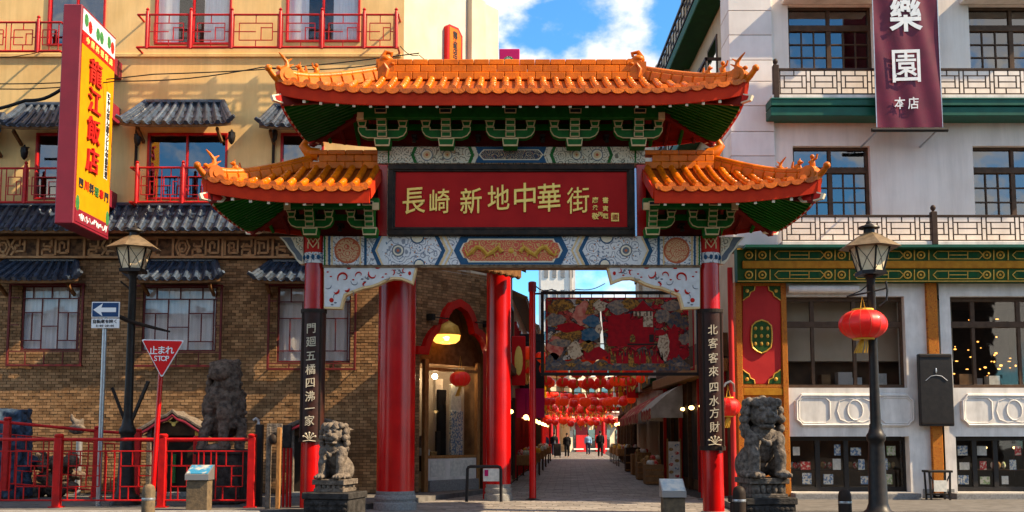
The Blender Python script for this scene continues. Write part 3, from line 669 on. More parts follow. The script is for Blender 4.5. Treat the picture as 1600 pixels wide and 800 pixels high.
# --- main beam
FB = DG-.20
z0, z1 = Z(414,FB), Z(369,FB); xi = GX-.19
MB().box(-xi, xi, FB, DG+.20, z0, z1).build('main_beam', 'orn_white', gate, bevel=.01)
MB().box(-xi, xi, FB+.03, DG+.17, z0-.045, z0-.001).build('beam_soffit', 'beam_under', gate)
inlay('beam_stripe', 'beam_blue', gate, [rect(513,369,516,414), rect(569,369,573,414), [(580,391.5),(590,369),(596,369),(586,391.5),(596,414),(590,414)],
      [(690,391.5),(679,369),(685,369),(696,391.5),(685,414),(679,414)]], FB)
inlay('beam_stripe', 'bracket_green', gate, [rect(506,369,508.5,414)], FB, .005)
inlay('beam_stripe', 'cream_line', gate, [rect(509.5,369,512,414), rect(517.5,369,520,414), rect(562,369,564,414),[(586.5,391.5),(596.5,369),(599,369),(589,391.5),(599,414),(596.5,414)],
      [(697,391.5),(686,369),(690,369),(701,391.5),(690,414),(686,414)], [(705,391.5),(694,369),(697,369),(708,391.5),(697,414),(694,414)]], FB, .007)
inlay('beam_stripe', 'beam_white', gate, [[(701.5,391.5),(690.5,369),(693.5,369),(704.5,391.5),(693.5,414),(690.5,414)], [(599.5,369),(607,369),(597,391.5),(607,414),(599.5,414),(589.5,391.5)]], FB, .004)
inlay('beam_cartouche', 'beam_blue', gate, [[(709,391.5),(720,369.5),(877,369.5),(888,391.5),(877,413.5),(720,413.5)]], FB, .009, mirror=False)
cart = lambda k: [(718+k,391.5),(724+k*.7,380),(729+k*.7,379),(732+k*.7,373+k*.7),(865-k*.7,373+k*.7),(868-k*.7,379),(873-k*.7,380),(879-k,391.5),(873-k*.7,403),(868-k*.7,404),(865-k*.7,410-k*.7),(732+k*.7,410-k*.7),(729+k*.7,404),(724+k*.7,403)]
inlay('cartouche_rim', 'cream_pale', gate, [cart(0)], FB, .014, mirror=False)
inlay('cartouche_panel', 'orn_coral', gate, [cart(3.2)], FB, .020, mirror=False)
mb = MB()                                               # gilt dragons facing a pearl
for s_ in (-1,1):
    pts = [P(798.5+s_*x, y, FB-.03) for x, y in ((14,394),(20,386),(28,393),(37,398),(46,388),(54,386),(62,395),(68,399),(72,390))]
    mb.tube(pts, [.05,.045,.05,.05,.045,.045,.04,.03,.012], 6)
    for x, y, dx, dy in ((28,393,-3,8),(46,389,4,-8),(56,388,3,9),(37,397,5,7),(20,386,-2,-7)): mb.tube([P(798.5+s_*x,y,FB-.03),P(798.5+s_*(x+dx),y+dy,FB-.03)],[.022,.01],5)
mb.ell(P(798.5,391.5,FB-.02),(.055,.02,.055),10,6); mb.build('gilt_dragon', 'gold_paint', gate, smooth=True)
inlay('disc_panel', 'orn_white', gate, [rect(524,370.5,561,413)], FB, .012)
inlay('roundel', 'beam_rust', gate, [circ(543,391.5,20.5)], FB, .016)
inlay('roundel_face', 'orn_disc', gate, [circ(543,391.5,17.5)], FB, .020)
inlay('rosette', 'beam_slate', gate, [circ(622,391.5,10,20)], FB, .006); inlay('rosette_face', 'cream_pale', gate, [circ(622,391.5,8,20)], FB, .008)
inlay('rosette_heart', 'beam_slate', gate, [circ(622,391.5,5.5,14)], FB, .010); inlay('rosette_heart', 'beam_rust', gate, [circ(622,391.5,2.2,10)], FB, .012)
inlay('half_rosette', 'beam_blue', gate, [[(652+11*math.cos(math.pi*k/12), 370+11*math.sin(math.pi*k/12)) for k in range(13)], [(655+9*math.cos(math.pi*k/12), 413.5-9*math.sin(math.pi*k/12)) for k in range(13)]], FB, .006)
inlay('half_rosette_face', 'cream_pale', gate, [[(652+9*math.cos(math.pi*k/12), 370+9*math.sin(math.pi*k/12)) for k in range(13)], [(655+7*math.cos(math.pi*k/12), 413.5-7*math.sin(math.pi*k/12)) for k in range(13)]], FB, .009)
# --- cloud-shaped outer brackets beyond the columns
out_ = [(474,370),(436,370),(444,378),(450,388),(458,397),(462,405),(468,412),(474,412)]
inlay('cloud_bracket', 'cream_pale', gate, [out_], DG-.10, .0, .20)
inlay('cloud_bracket_fill', 'beam_slate', gate, [[(454,371),(440,371),(448,379),(454,389),(461,397),(465,405),(472,409),(472,400),(467,393),(461,386),(458,378)]], DG-.10, .006)
inlay('cloud_bracket_fill', 'orn_cream', gate, [[(473,371),(457,371),(460,378),(464,386),(469,391),(473,394)]], DG-.10, .006)
# --- carved aprons under the main beam
apr = [(506,416),(506,482),(534,483),(536.5,472),(540,462),(552,457),(568,451),(580,449),(592,445),(604,439),(614,436),(626,436.5),(636,440),(645,444),(652,417)]
apr2 = [(507,418),(507,479),(531,479.5),(533.5,470),(537,459),(551,453.5),(567,447.5),(580,445.5),(591,441.5),(603,435.5),(614,432.5),(627,433),(637,436.5),(643,439.5),(648.5,418)]
inlay('apron', 'cream_line', gate, [apr], DG-.14, .0, .18)
inlay('apron_face', 'orn_apron' if 'orn_apron' in MATS else 'beam_white', gate, [apr2], DG-.14, .006)
for s_ in (-1,1):
    mb = MB(); md = MB(); da = DG-.150
    def pp(x, y):
        q = P(x, y, da); return q if s_ < 0 else Vector((-q.x, q.y, q.z))
    def scroll(m, x, y, r, a0, turns, w, k=1):
        n = 14; pts = []; rs = []
        for i in range(n+1):
            f = i/n; a = a0+k*turns*2*math.pi*f; rr = r*(1-.75*f); pts.append(pp(x+rr*math.cos(a), y-rr*math.sin(a))); rs.append(S(w,da)*(.35+.65*math.sin(math.pi*min(1,f*1.15+.05))))
        m.tube(pts, rs, 6)
    scroll(mb,537,434,10,3.6,.85,1.7,-1); scroll(mb,562,430,7,3.4,.6,1.2,-1); scroll(mb,584,429,9,2.6,.55,1.5,1); scroll(mb,612,424,6,5,.5,1.1,1)
    scroll(mb,523,455,7,.4,.4,1.9,-1); scroll(mb,540,452,6,.2,.35,2.0,-1); scroll(mb,570,446,5,1.2,.4,1.6,1); scroll(mb,633,424,5,2,.5,1.0,1)
    mb.ell(pp(518,469),(.045,.012,.045),10,6); mb.ell(pp(545,419),(.04,.012,.02),8,5); mb.ell(pp(590,418.5),(.05,.012,.02),8,5); mb.ell(pp(640,427),(.03,.012,.04),8,5)
    for x,y in ((512,425),(517,432),(552,437),(598,433),(603,428),(626,430)): mb.ell(pp(x,y),(.025,.01,.015),6,4)
    scroll(md,556,440,8,3,.5,.7,1); scroll(md,572,432,4,1,.8,.8,-1); scroll(md,606,432,7,3.8,.4,.6,1); scroll(md,622,425,5,2,.9,.7,-1); scroll(md,515,444,9,4,.3,.7,1); scroll(md,548,456,8,5,.3,.6,1); scroll(md,526,462,6,4,.4,.6,-1)
    for x,y in ((566,436),(570,440),(575,436),(617,422),(624,423),(628,426),(519,476),(524,473)): md.ell(pp(x,y),(.028,.008,.016),6,4)
    mb.build('apron_scroll', 'beam_red', gate, smooth=True); md.build('apron_scroll', 'beam_slate', gate, smooth=True)
# --- plaque
FP = DG-.32
pl = MB()
def frame_ring(mb, x0,y0,x1,y1,wd,d,dep):
    a0,a1,b0,b1 = X(x0,310,d),X(x1,310,d),Z(y1,d),Z(y0,d); w_ = S(wd,d)
    mb.box(a0,a1,d,d+dep,b1-w_,b1); mb.box(a0,a1,d,d+dep,b0,b0+w_); mb.box(a0,a0+w_,d,d+dep,b0+w_,b1-w_); mb.box(a1-w_,a1,d,d+dep,b0+w_,b1-w_)
frame_ring(pl,605.5,256,992,367,9,FP,.16); pl = pl.build('plaque_frame', 'dark_frame', gate, bevel=.012)
ib = MB(); frame_ring(ib,613.5,264,984,358.5,4,FP+.03,.10); ib.build('plaque_moulding', 'dark_frame', pl, bevel=.01)
pan = MB().box(X(612,310,FP),X(986,310,FP),FP+.075,FP+.14,Z(361,FP),Z(262,FP)).build('plaque_panel', 'plaque_red', pl)
for ch, x, y, s_ in (('長',647,314,44),('崎',687,315,40),('新',736,314,42),('地',779,309,42),('中',820,309,48),('華',858,309,46),('街',903,313,43)):
    text(MB(), ch, P(x,y,FP+.07), S(s_,FP)*1.06, proud=.03, bold=.002 if ch == '街' else .007, slant=.08, sx=.82).build('character', 'gold_leaf', pan)
for ch, x, y, s_ in (('廖',930,313,10),('承',930,325,9),('敬',930,338,11),('書',946,313,10),('丙',938,335,8),('寅',946,326,9),('題',946,338,9)):
    text(MB(), ch, P(x,y,FP+.07), S(s_,FP), proud=.02, bold=.02).build('character', 'gold_leaf', pan)
mb = MB(); poly(mb, rect(955,333,967,346), FP+.07, FP+.052, FP+.08); mb.build('seal', 'gold_leaf', pan)
text(MB(), '國', P(961,339.5,FP+.048), S(9.5,FP), proud=.006, bold=.0).build('seal_mark', 'plaque_red', pan)
for s_ in (-1,1):
    MB().box(s_*2.535-.095, s_*2.535+.095, DG-.16, DG+.16, Z(368,DG-.2), Z(256,DG-.2)).build('king_post', 'red_paint', gate, bevel=.01)
# --- upper painted beam
FU = DG-.20
MB().box(X(590,242,FU), X(1008,242,FU), FU, DG+.18, Z(255,FU), Z(229,FU)).build('upper_beam', 'orn_cream', gate, bevel=.008)
inlay('beam_stripe', 'bracket_green', gate, [rect(606,229.5,608.5,254.5), [(642,242),(647,229.5),(652,229.5),(647,242),(652,254.5),(647,254.5)], [(736,242),(731,229.5),(736,229.5),(741,242),(736,254.5),(731,254.5)]], FU, .006)
inlay('beam_stripe', 'cream_pale', gate, [[(611,229.5),(614,229.5),(627,241),(640,229.5),(643,229.5),(629,242),(643,254.5),(640,254.5),(627,243),(614,254.5),(611,254.5),(625,242)], [(742,242),(737,229.5),(742,229.5),(747,242),(742,254.5),(737,254.5)]], FU, .005)
inlay('beam_cartouche', 'beam_blue', gate, [[(748,242),(743,229.5),(854,229.5),(849,242),(854,254.5),(743,254.5)]], FU, .008, mirror=False)
uc = lambda k: [(746+k,242),(750+k*.7,238),(754+k*.7,232.5+k*.6),(843-k*.7,232.5+k*.6),(847-k*.7,238),(851-k,242),(847-k*.7,246),(843-k*.7,251.5-k*.6),(754+k*.7,251.5-k*.6),(750+k*.7,246)]
inlay('cartouche_rim', 'cream_pale', gate, [uc(2)], FU, .012, mirror=False); inlay('cartouche_panel', 'orn_dark', gate, [uc(4.4)], FU, .016, mirror=False)
inlay('rosette', 'beam_slate', gate, [circ(667,242,9.5,20), circ(699,242,8,20)], FU, .004); inlay('rosette_face', 'cream_pale', gate, [circ(667,242,8,20), circ(699,242,6.5,20)], FU, .006)
inlay('rosette_face', 'cream_line', gate, [circ(667,242,5.5,16), circ(699,242,4,16)], FU, .008); inlay('rosette_heart', 'beam_rust', gate, [circ(667,242,2.4,10), circ(699,242,1.6,10)], FU, .010)
# --- bracket sets
def bracket(cx, yb, d, left=True, right=True, k=1.0):
    q = lambda pts: [(cx+a*k, yb+b*k) for a, b in pts]
    body = MB(); face = MB(); dk = MB(); rim = MB()
    def piece(pts, ins, y0, y1, dark=False):
        poly(body, q(pts), d, d+y0+.024, d+y1); poly(rim, q(pts), d, d+y0, d+y0+.022)
        ins = [(a*.62+p*.38, b*.62+r*.38) for (a,b),(p,r) in zip(ins, pts)]
        poly(dk if dark else face, q(ins), d, d+y0-.007, d+y0+.01)
    piece([(-11,0),(11,0),(13,-13),(-13,-13)], [(-9,-4),(9,-4),(10,-9),(-10,-9)], .0, .34)
    for a in range(4):
        y_ = -14-a*8.2; pad = .04*a
        piece([(-7.5,y_),(7.5,y_),(7.5,y_-8),(-7.5,y_-8)], [(-5.5,y_-2),(5.5,y_-2),(5.5,y_-6),(-5.5,y_-6)], -.02-pad, .30)
    piece([(-9,-46),(9,-46),(9.5,-53),(-9.5,-53)], [(-7,-48),(7,-48),(7,-51),(-7,-51)], -.22, .30, True)
    for s_, on in ((-1,left),(1,right)):
        if not on: continue
        m = lambda pts: [(s_*a, b) for a, b in pts]
        piece(m([(8,-13.5),(24,-13.5),(33,-17),(38,-24),(38.5,-31),(25,-31),(25,-27),(8,-27)]), m([(8.5,-15.5),(24,-15.5),(31.5,-18.5),(36,-25),(36.3,-28.8),(27,-28.8),(27,-24.8),(8.5,-24.8)]), .05, .24)
        piece(m([(26.5,-31.3),(37,-31.3),(39,-39),(24.5,-39)]), m([(28.5,-33),(35,-33),(36,-37.5),(27.5,-37.5)]), .02, .26)
        piece(m([(24,-39.3),(40,-39.3),(40,-45),(24,-45)]), m([(26,-41),(38,-41),(38,-43.3),(26,-43.3)]), .0, .28, True)
    b = body.build('bracket', 'rafter_green', gate); rim.build('bracket_rim', 'cream_line', b); face.build('bracket_face', 'bracket_green', b); dk.build('bracket_cap', 'tile_dark', b)
DB = DG-.62
for i, cx in enumerate((597,697,797.5,898,998)): bracket(cx, 228, DB, i > -1, True)
for s_ in (-1,1):
    cxs = (484, 577) if s_ < 0 else (1597-484, 1597-577)
    for i, cx in enumerate(cxs):
        bracket(cx, 367, DB, (s_ < 0 or i == 0) , (s_ > 0 or i == 0), .92)
for x0,x1,y0,y1,xr in ((558,1039,166,184,200),(444,592,309,325,320),(1005,1153,309,325,320)):
    dd = DG-.80
    g = MB().box(X(x0,xr,dd),X(x1,xr,dd),dd,dd+.16,Z(y1,dd),Z(y0,dd)).build('eave_purlin', 'bracket_green', gate, bevel=.01)
    e = MB(); 
    for xx in (x0+5, x1-5):
        frame_ring_x = (X(xx-5,xr,dd), X(xx+5,xr,dd)); e.box(frame_ring_x[0], frame_ring_x[1], dd-.03, dd+.02, Z(y1+3,dd), Z(y1-8,dd))
    e.build('purlin_end', 'cream_line', g)
    MB().box(X(x0+18,xr,DG-.35),X(x1-18,xr,DG-.35),DG-.35,DG-.25,Z(y1+18,DG-.35),Z(y1+10,DG-.35)).build('bracket_tie', 'rafter_green', gate)
# back boards behind the brackets and small bells between them
MB().box(X(590,200,DG),X(1008,200,DG),DG-.06,DG+.06,Z(229,DG),UZR-.1).build('bracket_board', 'soffit_red', gate)
for s_ in (-1,1): MB().box(min(s_*2.62,s_*4.1),max(s_*2.62,s_*4.1),DG-.06,DG+.06,Z(368,DG),LZR-.1).build('bracket_board', 'soffit_red', gate)
for cx, yb in ((647,222),(747,222),(848,222),(948,222),(531,361),(1066,361)):
    p = P(cx, yb, DG-.3); mb = MB().lathe([(.012,.10),(.035,.06),(.045,0),(.02,-.01)], p.x, p.y, 10, p.z); mb.box(p.x-.05,p.x+.05,p.y-.03,p.y+.25,p.z+.10,p.z+.15); mb.build('wind_bell', 'iron_brown', gate)
# ---------------------------------------------------------------- ground
gr = MB().add([(-600,-100,-.02),(600,-100,-.02),(600,900,-.02),(-600,900,-.02)],[(0,1,2,3)]).build('ground','asphalt'); struct(gr)
LP = .12                                                  # height of the raised pavements
DL, DR = 24.5, 22.8
def slab(name, pts, z, mt, kerb_edges=()):
    mb = MB(); mb.prism(pts, z-.3, z, 'z'); o = mb.build(name, mt); struct(o); return o
pavL = slab('pavement_left', [(-18,19.0),(-4.55,19.0),(-3.9,19.5),(-3.2,20.2),(-1.7,24.0),(-.29,27.35),(-2.68,24.5),(-18,24.6)], LP, 'pavement')
pavR = slab('pavement_right', [(4.55,19.0),(18,18.6),(18,23.6),(5.0,23.6),(4.62,23.6),(4.4,20.2)], LP, 'pavement')
kl = MB().box(-18,-4.6,18.82,19.0,-.1,LP+.012).build('kerb_left','kerb',bevel=.02); struct(kl)
kr = MB().box(4.6,18,18.42,18.6,-.1,LP+.012).build('kerb_right','kerb',bevel=.02); struct(kr)
def pave(name, parent, us, d0, d1, lane, pw, pd, mt, maxn=300):
    # rows of slightly uneven setts; the nearest ones are separate pieces, the rest one mesh
    cells = []; d = d0; r = 0
    while d < d1:
        a, b = lane(d); n = int((b-a)/pw); off = (r % 2)*.5*pw
        for i in range(-1, n+1):
            x0, x1 = max(a, a+i*pw+off), min(b, a+(i+1)*pw+off)
            if x1-x0 > .08: cells.append((x0, x1, d, d+pd))
        d += pd; r += 1
    me = MB().box(-.5,.5,-.5,.5,-.5,.5).mesh(name, mt); g = .006; rest = MB()
    for k, (x0,x1,y0,y1) in enumerate(cells):
        z = .012 + rnd.uniform(-.003,.003)
        if k < maxn: inst(me, name, parent, ((x0+x1)/2,(y0+y1)/2,z-.02), (x1-x0-2*g,y1-y0-2*g,.04))
        else: rest.add([(x0+g,y0+g,z),(x1-g,y0+g,z),(x1-g,y1-g,z),(x0+g,y1-g,z)],[(0,1,2,3)])
    o = rest.build(name, mt, parent); stuff(o)
lane = lambda d: ((-3.3, 4.45) if d < 23.6 else (max(-1.6+(d-23.6)*.42, -3) if d < 27.0 else -.28+(d-27.3)*.057, 4.55+max(0,d-30)*.055))
def lane2(d):
    if d < 20.2: return (-4.4, 4.4)
    if d < 27.3: return (-3.15+(d-20.2)*.40, 4.4)
    return (-.28+(d-27.3)*.057, 4.55+max(0,d-30)*.055)
st = MB(); n = 30; 
pl_ = [(lane2(d)[0], d) for d in np.linspace(19.0,95,40)]; pr_ = [(lane2(d)[1], d) for d in np.linspace(95,19.0,40)]
st.prism([(float(a),float(b)) for a,b in pl_+pr_], -.05, -.004, 'z'); street = st.build('street','joint'); struct(street)
pave('paving_sett', street, None, 19.2, 90, lane2, .46, .30, 'paver')

# ---------------------------------------------------------------- left building: brick below, yellow plaster above
lb = thing('restaurant_building', 'yellow plastered restaurant building with brick ground floor left of the gate', 'building', (-8, DL, 0))
YR = 300
def lx(x, y=YR): return X(x, y, DL)
def lzz(y): return Z(y, DL)
TOPZ = Z(-60, DL)
holes_u = [(lx(242,30), lx(362,30), lzz(70), lzz(-45)), (lx(447,30), lx(563,30), lzz(66), lzz(-45)), (lx(75,30), lx(165,30), lzz(72), lzz(-45)),
           (lx(228), lx(354), lzz(312), lzz(208)), (lx(437), lx(505), lzz(312), lzz(208)), (lx(53), lx(110), lzz(312), lzz(208))]
XC = -2.68                                                 # where the facade turns into the chamfered corner
wall(MB(), -14.5, XC, lzz(325), TOPZ, DL, holes_u, .14).build('yellow_wall', 'yellow_wall', lb)
MB().box(-14.5, XC-.02, DL+.14, DL+3.0, lzz(325), TOPZ-.01).build('yellow_wall', 'room_dark', lb)
def cfr(s, o, z): return Vector((XC+.643*s+.766*o, DL+.766*s-.643*o, z))
def cbox(mb, s0, s1, o0, o1, z0, z1):
    vs = [cfr(s,o,z) for z in (z0,z1) for s,o in ((s0,o1),(s1,o1),(s1,o0),(s0,o0))]
    return mb.add(vs, [(0,3,2,1),(4,5,6,7),(0,1,5,4),(1,2,6,5),(2,3,7,6),(3,0,4,7)])
CS = 3.72
zb_ = 5.5
for s0,s1,o1,mt in ((0,1.2,.0,'cream_wall'),(1.2,2.5,-.16,'grey_wall'),(2.5,3.07,.0,'cream_wall'),(3.07,CS,-.10,'grey_wall')):
    cbox(MB(), s0+.002, s1-.002, o1-.5, o1, zb_, TOPZ).build('chamfer_wall', mt, lb, bevel=.01)
# upper windows: red frames, glass, dim room with pale blinds
def red_window(x0,x1,y0,y1,mull,yr,blind):
    a,b,c,d = lx(x0,yr),lx(x1,yr),lzz(y1),lzz(y0); w_ = .055
    f = MB(); f.box(a,b,DL-.03,DL+.10,c,c+w_); f.box(a,b,DL-.03,DL+.10,d-w_,d); f.box(a,a+w_,DL-.03,DL+.10,c+w_,d-w_); f.box(b-w_,b,DL-.03,DL+.10,c+w_,d-w_)
    win = f.build('window', 'red_rail', lb, bevel=.006)
    ms = [lx(m,yr) for m in mull]
    for m in ms: bx('mullion', 'red_rail', win, m-.022,m+.022,DL,DL+.09,c+w_,d-w_)
    es = [a]+ms+[b]
    for i in range(len(es)-1): bx('pane', 'glass_dark' if not blind else 'glass', win, es[i]+.02, es[i+1]-.02, DL+.05, DL+.062, c+.03, d-.03)
    if blind:
        bl = MB(); bl.grid(lambda u,v: (a+(b-a)*u, DL+.115+.012*math.sin(u*40), c+(d-c)*v), 60, 1); bl.build('blind', 'curtain', win, smooth=True)
        dk = MB(); q = a+(b-a)*.30; dk.box(q,q+(b-a)*.33,DL+.098,DL+.101,c,d); dk.build('blind_gap','room_dark',win)
red_window(242,362,-45,70,(302,),30,True); red_window(447,563,-45,66,(505,),30,True); red_window(75,165,-45,72,(120,),30,False)
red_window(228,354,208,312,(290,),YR,False); red_window(437,505,208,312,(),YR,False); red_window(53,110,208,312,(),YR,False)
# balcony railings of red pipe in a fretwork pattern
def railing(x0,x1,yt,yb,posts,yr,proj=.42,panels=()):
    d = DL-proj; u = lambda x: X(x,yr,d); zt, zb = Z(yt,d), Z(yb,d)
    rail = MB(); r_ = .026
    rail.cyl((u(x0),d,zt),(u(x1),d,zt),r_); rail.cyl((u(x0),d,zb),(u(x1),d,zb),r_*1.15)
    for x in (x0,x1): rail.cyl((u(x),d,zt),(u(x),DL,zt),r_); rail.cyl((u(x),d,zb),(u(x),DL,zb),r_)
    o = rail.build('balcony_railing','red_rail',lb,smooth=True)
    pm = MB().lathe([(.045,zb-zt-.03),(.045,.06),(.03,.10),(.045,.13),(.02,.17)],0,0,10).mesh('baluster_post','red_rail',smooth=True)
    for x in posts: inst(pm,'baluster_post',o,(u(x),d,zt))
    H = zt-zb; t_ = .010
    for a,b in panels:
        A,B = u(a)+.06,u(b)-.06; w_ = B-A
        def h(f0,f1,g): bx('fret_bar','red_rail',o,A+w_*f0,A+w_*f1,d-t_,d+t_,zb+H*g-t_,zb+H*g+t_)
        def v(f,g0,g1): bx('fret_bar','red_rail',o,A+w_*f-t_,A+w_*f+t_,d-t_,d+t_,zb+H*g0,zb+H*g1)
        h(.12,.88,.74); h(.12,.88,.22); v(.12,.22,.74); v(.88,.22,.74); v(.5,.74,1); v(.5,0,.22); v(0,0,1); v(1,0,1); h(0,.12,.48); h(.88,1,.48); h(.12,.5,.48); v(.62,.22,.62); h(.62,.88,.60)
    return o
railing(215,622,23,74,(230,298,362,438,503,569,619),40,.42,((230,298),(298,362),(362,438),(438,503),(503,569),(569,619)))
railing(-60,96,35,80,(-30,60),40,.42,((-30,14),(14,60),(60,96)))
railing(203,335,262,316,(213,285),YR,.42,((213,248),(248,285),(285,335)))
railing(-60,100,263,316,(-25,39),YR,.42,((-25,5),(5,39),(39,100)))
# tiled pent roofs of blue-grey tiles
def pent(x0,x1,yt,ye_,proj,yr,hipped=True,n=None,nm='pent_roof'):
    a,b = lx(x0,yr),lx(x1,yr); zt = Z(yt,DL); d1 = DL-proj; ze = Z(ye_,d1); ins = min(.45,(b-a)*.14) if hipped else 0
    def pt(u,v,dz=0):                                      # u across, v down the slope
        A,B = a+ins*(1-v), b-ins*(1-v); w_ = (2*u-1)**4*.05*v if hipped else 0
        return Vector((A+(B-A)*u, DL-proj*v, zt+(ze-zt)*(v+.12*v*(1-v))+w_+dz))
    roof = MB().grid(lambda u,v: pt(u,v), 20, 4).build(nm,'tile_dark',lb,smooth=True)
    un = MB(); un.grid(lambda u,v: pt(u,v,-.09), 20, 3); un.build('eave_board','eave_wood',roof)
    fb = MB(); fb.grid(lambda u,v: pt(u,1,-.10+.09*v)+Vector((0,.01,0)), 16, 1); fb.build('eave_board','eave_wood',roof)
    n = n or max(3,int(round((b-a)/.265)))
    for i in range(n+1):
        u = (i+.25)/(n+.5); p = [pt(u,v,.03) for v in (0,.3,.62,.97,1.05)]
        MB().tube(p,[.045,.052,.052,.058,.058],8).build('barrel_tile','blue_tile',roof,smooth=True)
        if i < n:
            for k in range(3):
                u0,u1 = (i+.40)/(n+.5),(i+1.10)/(n+.5); v0,v1 = k/3,(k+1.12)/3
                def f(s,t_,v0=v0,v1=v1,u0=u0,u1=u1,k=k):
                    q = pt(u0+(u1-u0)*s, min(1.06,v0+(v1-v0)*t_), .022+.012*t_ - .03*math.sin(math.pi*s) - (.03*math.sin(math.pi*s) if (k==2 and t_>.8) else 0)); return q
                MB().grid(f,4,2).build('pan_tile','blue_tile',roof,smooth=True)
    A,B = pt(0,0,.05),pt(1,0,.05); MB().tube([A,B],.06,8).build('ridge_tile','blue_tile',roof,smooth=True)
    if hipped:
        for u,sg in ((0,-1),(1,1)):
            p = [pt(u,v,.06) for v in (0,.4,.8,1.0)]; p.append(p[-1]+Vector((sg*.09,-.05,.06))); MB().tube(p,[.06,.062,.062,.065,.045],8).build('hip_tile','blue_tile',roof,smooth=True)
        for sg in (-1,1):                                  # timber brackets that carry the roof
            xx = (a+b)/2+sg*(b-a)*.36; MB().bar((xx,DL-.02,ze-.30),(xx,d1+.15,ze-.08),.06,.08).build('roof_bracket','eave_wood',roof)
    return roof
YL = 420
pent(-8,140,410,436,.62,YL); pent(214,356,410,436,.62,YL); pent(404,546,411,437,.62,YL)
pent(203,372,162,192,.62,180); pent(23,120,166,196,.62,180); pent(415,520,168,196,.62,180); pent(-60,16,182,215,.62,190)
pent(-90,588,323,358,.62,340,False,None)
bx('under_roof_beam','wood_dark',lb,-14.5,XC-.05,DL-.40,DL-.06,Z(371,DL),Z(365,DL))  # dark timber beam between the long pent roof and the frieze
# frieze of carved terracotta
zf0,zf1 = Z(405,DL),Z(371,DL)
fr_ = MB().box(-14.5,XC-.02,DL-.10,DL+.1,zf0,zf1).build('frieze','frieze_black',lb)
mb = MB(); mb.box(-14.5,XC-.02,DL-.15,DL-.09,zf1-.05,zf1); mb.box(-14.5,XC-.02,DL-.16,DL-.09,zf0,zf0+.055); mb.build('frieze_moulding','terracotta',fr_,bevel=.008)
def fret_panel(xa, xb, seed):
    r = random.Random(seed); mb = MB(); H = zf1-zf0-.14; z = zf0+.075; y0,y1 = DL-.135,DL-.095; w_ = .046
    def L(pts):
        for (u0,v0),(u1,v1) in zip(pts,pts[1:]): mb.bar((xa+u0,(y0+y1)/2,z+v0*H),(xa+u1,(y0+y1)/2,z+v1*H),y1-y0,w_,(0,0,1) if abs(u1-u0)>abs((v1-v0)*H) else (1,0,0))
    u = .03; W_ = xb-xa
    while u < W_-.36:
        k = r.choice((0,1,2,0,3)); w = .34
        if k == 0:    # squared spiral
            L([(u,0),(u,1),(u+w*.9,1),(u+w*.9,.15),(u+.10,.15),(u+.10,.75),(u+w*.62,.75),(u+w*.62,.42)])
        elif k == 1:  # nested hexagons
            for q in (1.0,.55):
                c = u+w/2; hw = w*.5*q; L([(c-hw,.5),(c-hw*.5,.5+.5*q),(c+hw*.5,.5+.5*q),(c+hw,.5),(c+hw*.5,.5-.5*q),(c-hw*.5,.5-.5*q),(c-hw,.5)])
        elif k == 2:  # stepped cloud
            L([(u,0),(u+.08,.3),(u,.6),(u+.08,1),(u+w*.6,1),(u+w*.6,.6),(u+w*.3,.6),(u+w*.3,.25),(u+w*.95,.25),(u+w*.95,.9)])
        else:         # key pair
            L([(u,1),(u+w*.8,1),(u+w*.8,.55),(u+w*.25,.55),(u+w*.25,.75)]); L([(u+w,0),(u+.05,0),(u+.05,.35),(u+w*.7,.35),(u+w*.7,.18)])
        for q in range(3): mb.ell((xa+u+r.uniform(.03,w),DL-.10,z+r.uniform(.1,.9)*H),(.05,.025,.04),8,5)
        u += w+.025
    mb.build('frieze_panel','terracotta',fr_,bevel=0)
xs_ = [lx(x,388) for x in (-85,-4,65,137,205,275,352,430,508,582)]
for i in range(len(xs_)-1):
    fret_panel(xs_[i], xs_[i+1]-.05, i+3); bx('frieze_stile','terracotta',fr_,xs_[i+1]-.055,xs_[i+1]+.0,DL-.145,DL-.09,zf0+.055,zf1-.05)
# brickwork
YB = 510
wins = [(lx(33,YB),lx(124,YB),lzz(547),lzz(446)), (lx(222,YB),lx(338,YB),lzz(549),lzz(447)), (lx(433,YB),lx(548,YB),lzz(566),lzz(448))]
wall(MB(), -14.5, XC, 0, zf0, DL, wins, .16).build('mortar_bed','mortar',lb)
back = MB().box(-14.5,XC-.05,DL+.5,DL+3,0,zf0); back.build('room_back','room_dark',lb)
BW,BH = .178,.0715
bm_ = MB(); g = .006
bmf = MB().add([(-.5,0,-.5),(.5,0,-.5),(.5,0,.5),(-.5,0,.5),(-.5,1,-.5),(.5,1,-.5),(.5,1,.5),(-.5,1,.5)],[(0,1,2,3),(0,4,5,1),(1,5,6,2),(2,6,7,3),(3,7,4,0)])
brick_me = bmf.mesh('brick','brick')
def arch_half(z):                                         # half width of the arched doorway at height z
    if z < 3.62: return 1.30
    pts = [(3.62,1.30),(3.80,1.16),(4.02,.98),(4.14,.80),(4.22,.62),(4.42,.56),(4.62,.46),(4.78,.30),(4.88,0)]
    for (a,b),(c,d) in zip(pts,pts[1:]):
        if z <= c: return b+(d-b)*(z-a)/(c-a)
    return -1
count = 0; rest = MB()
row = 0; z = .14
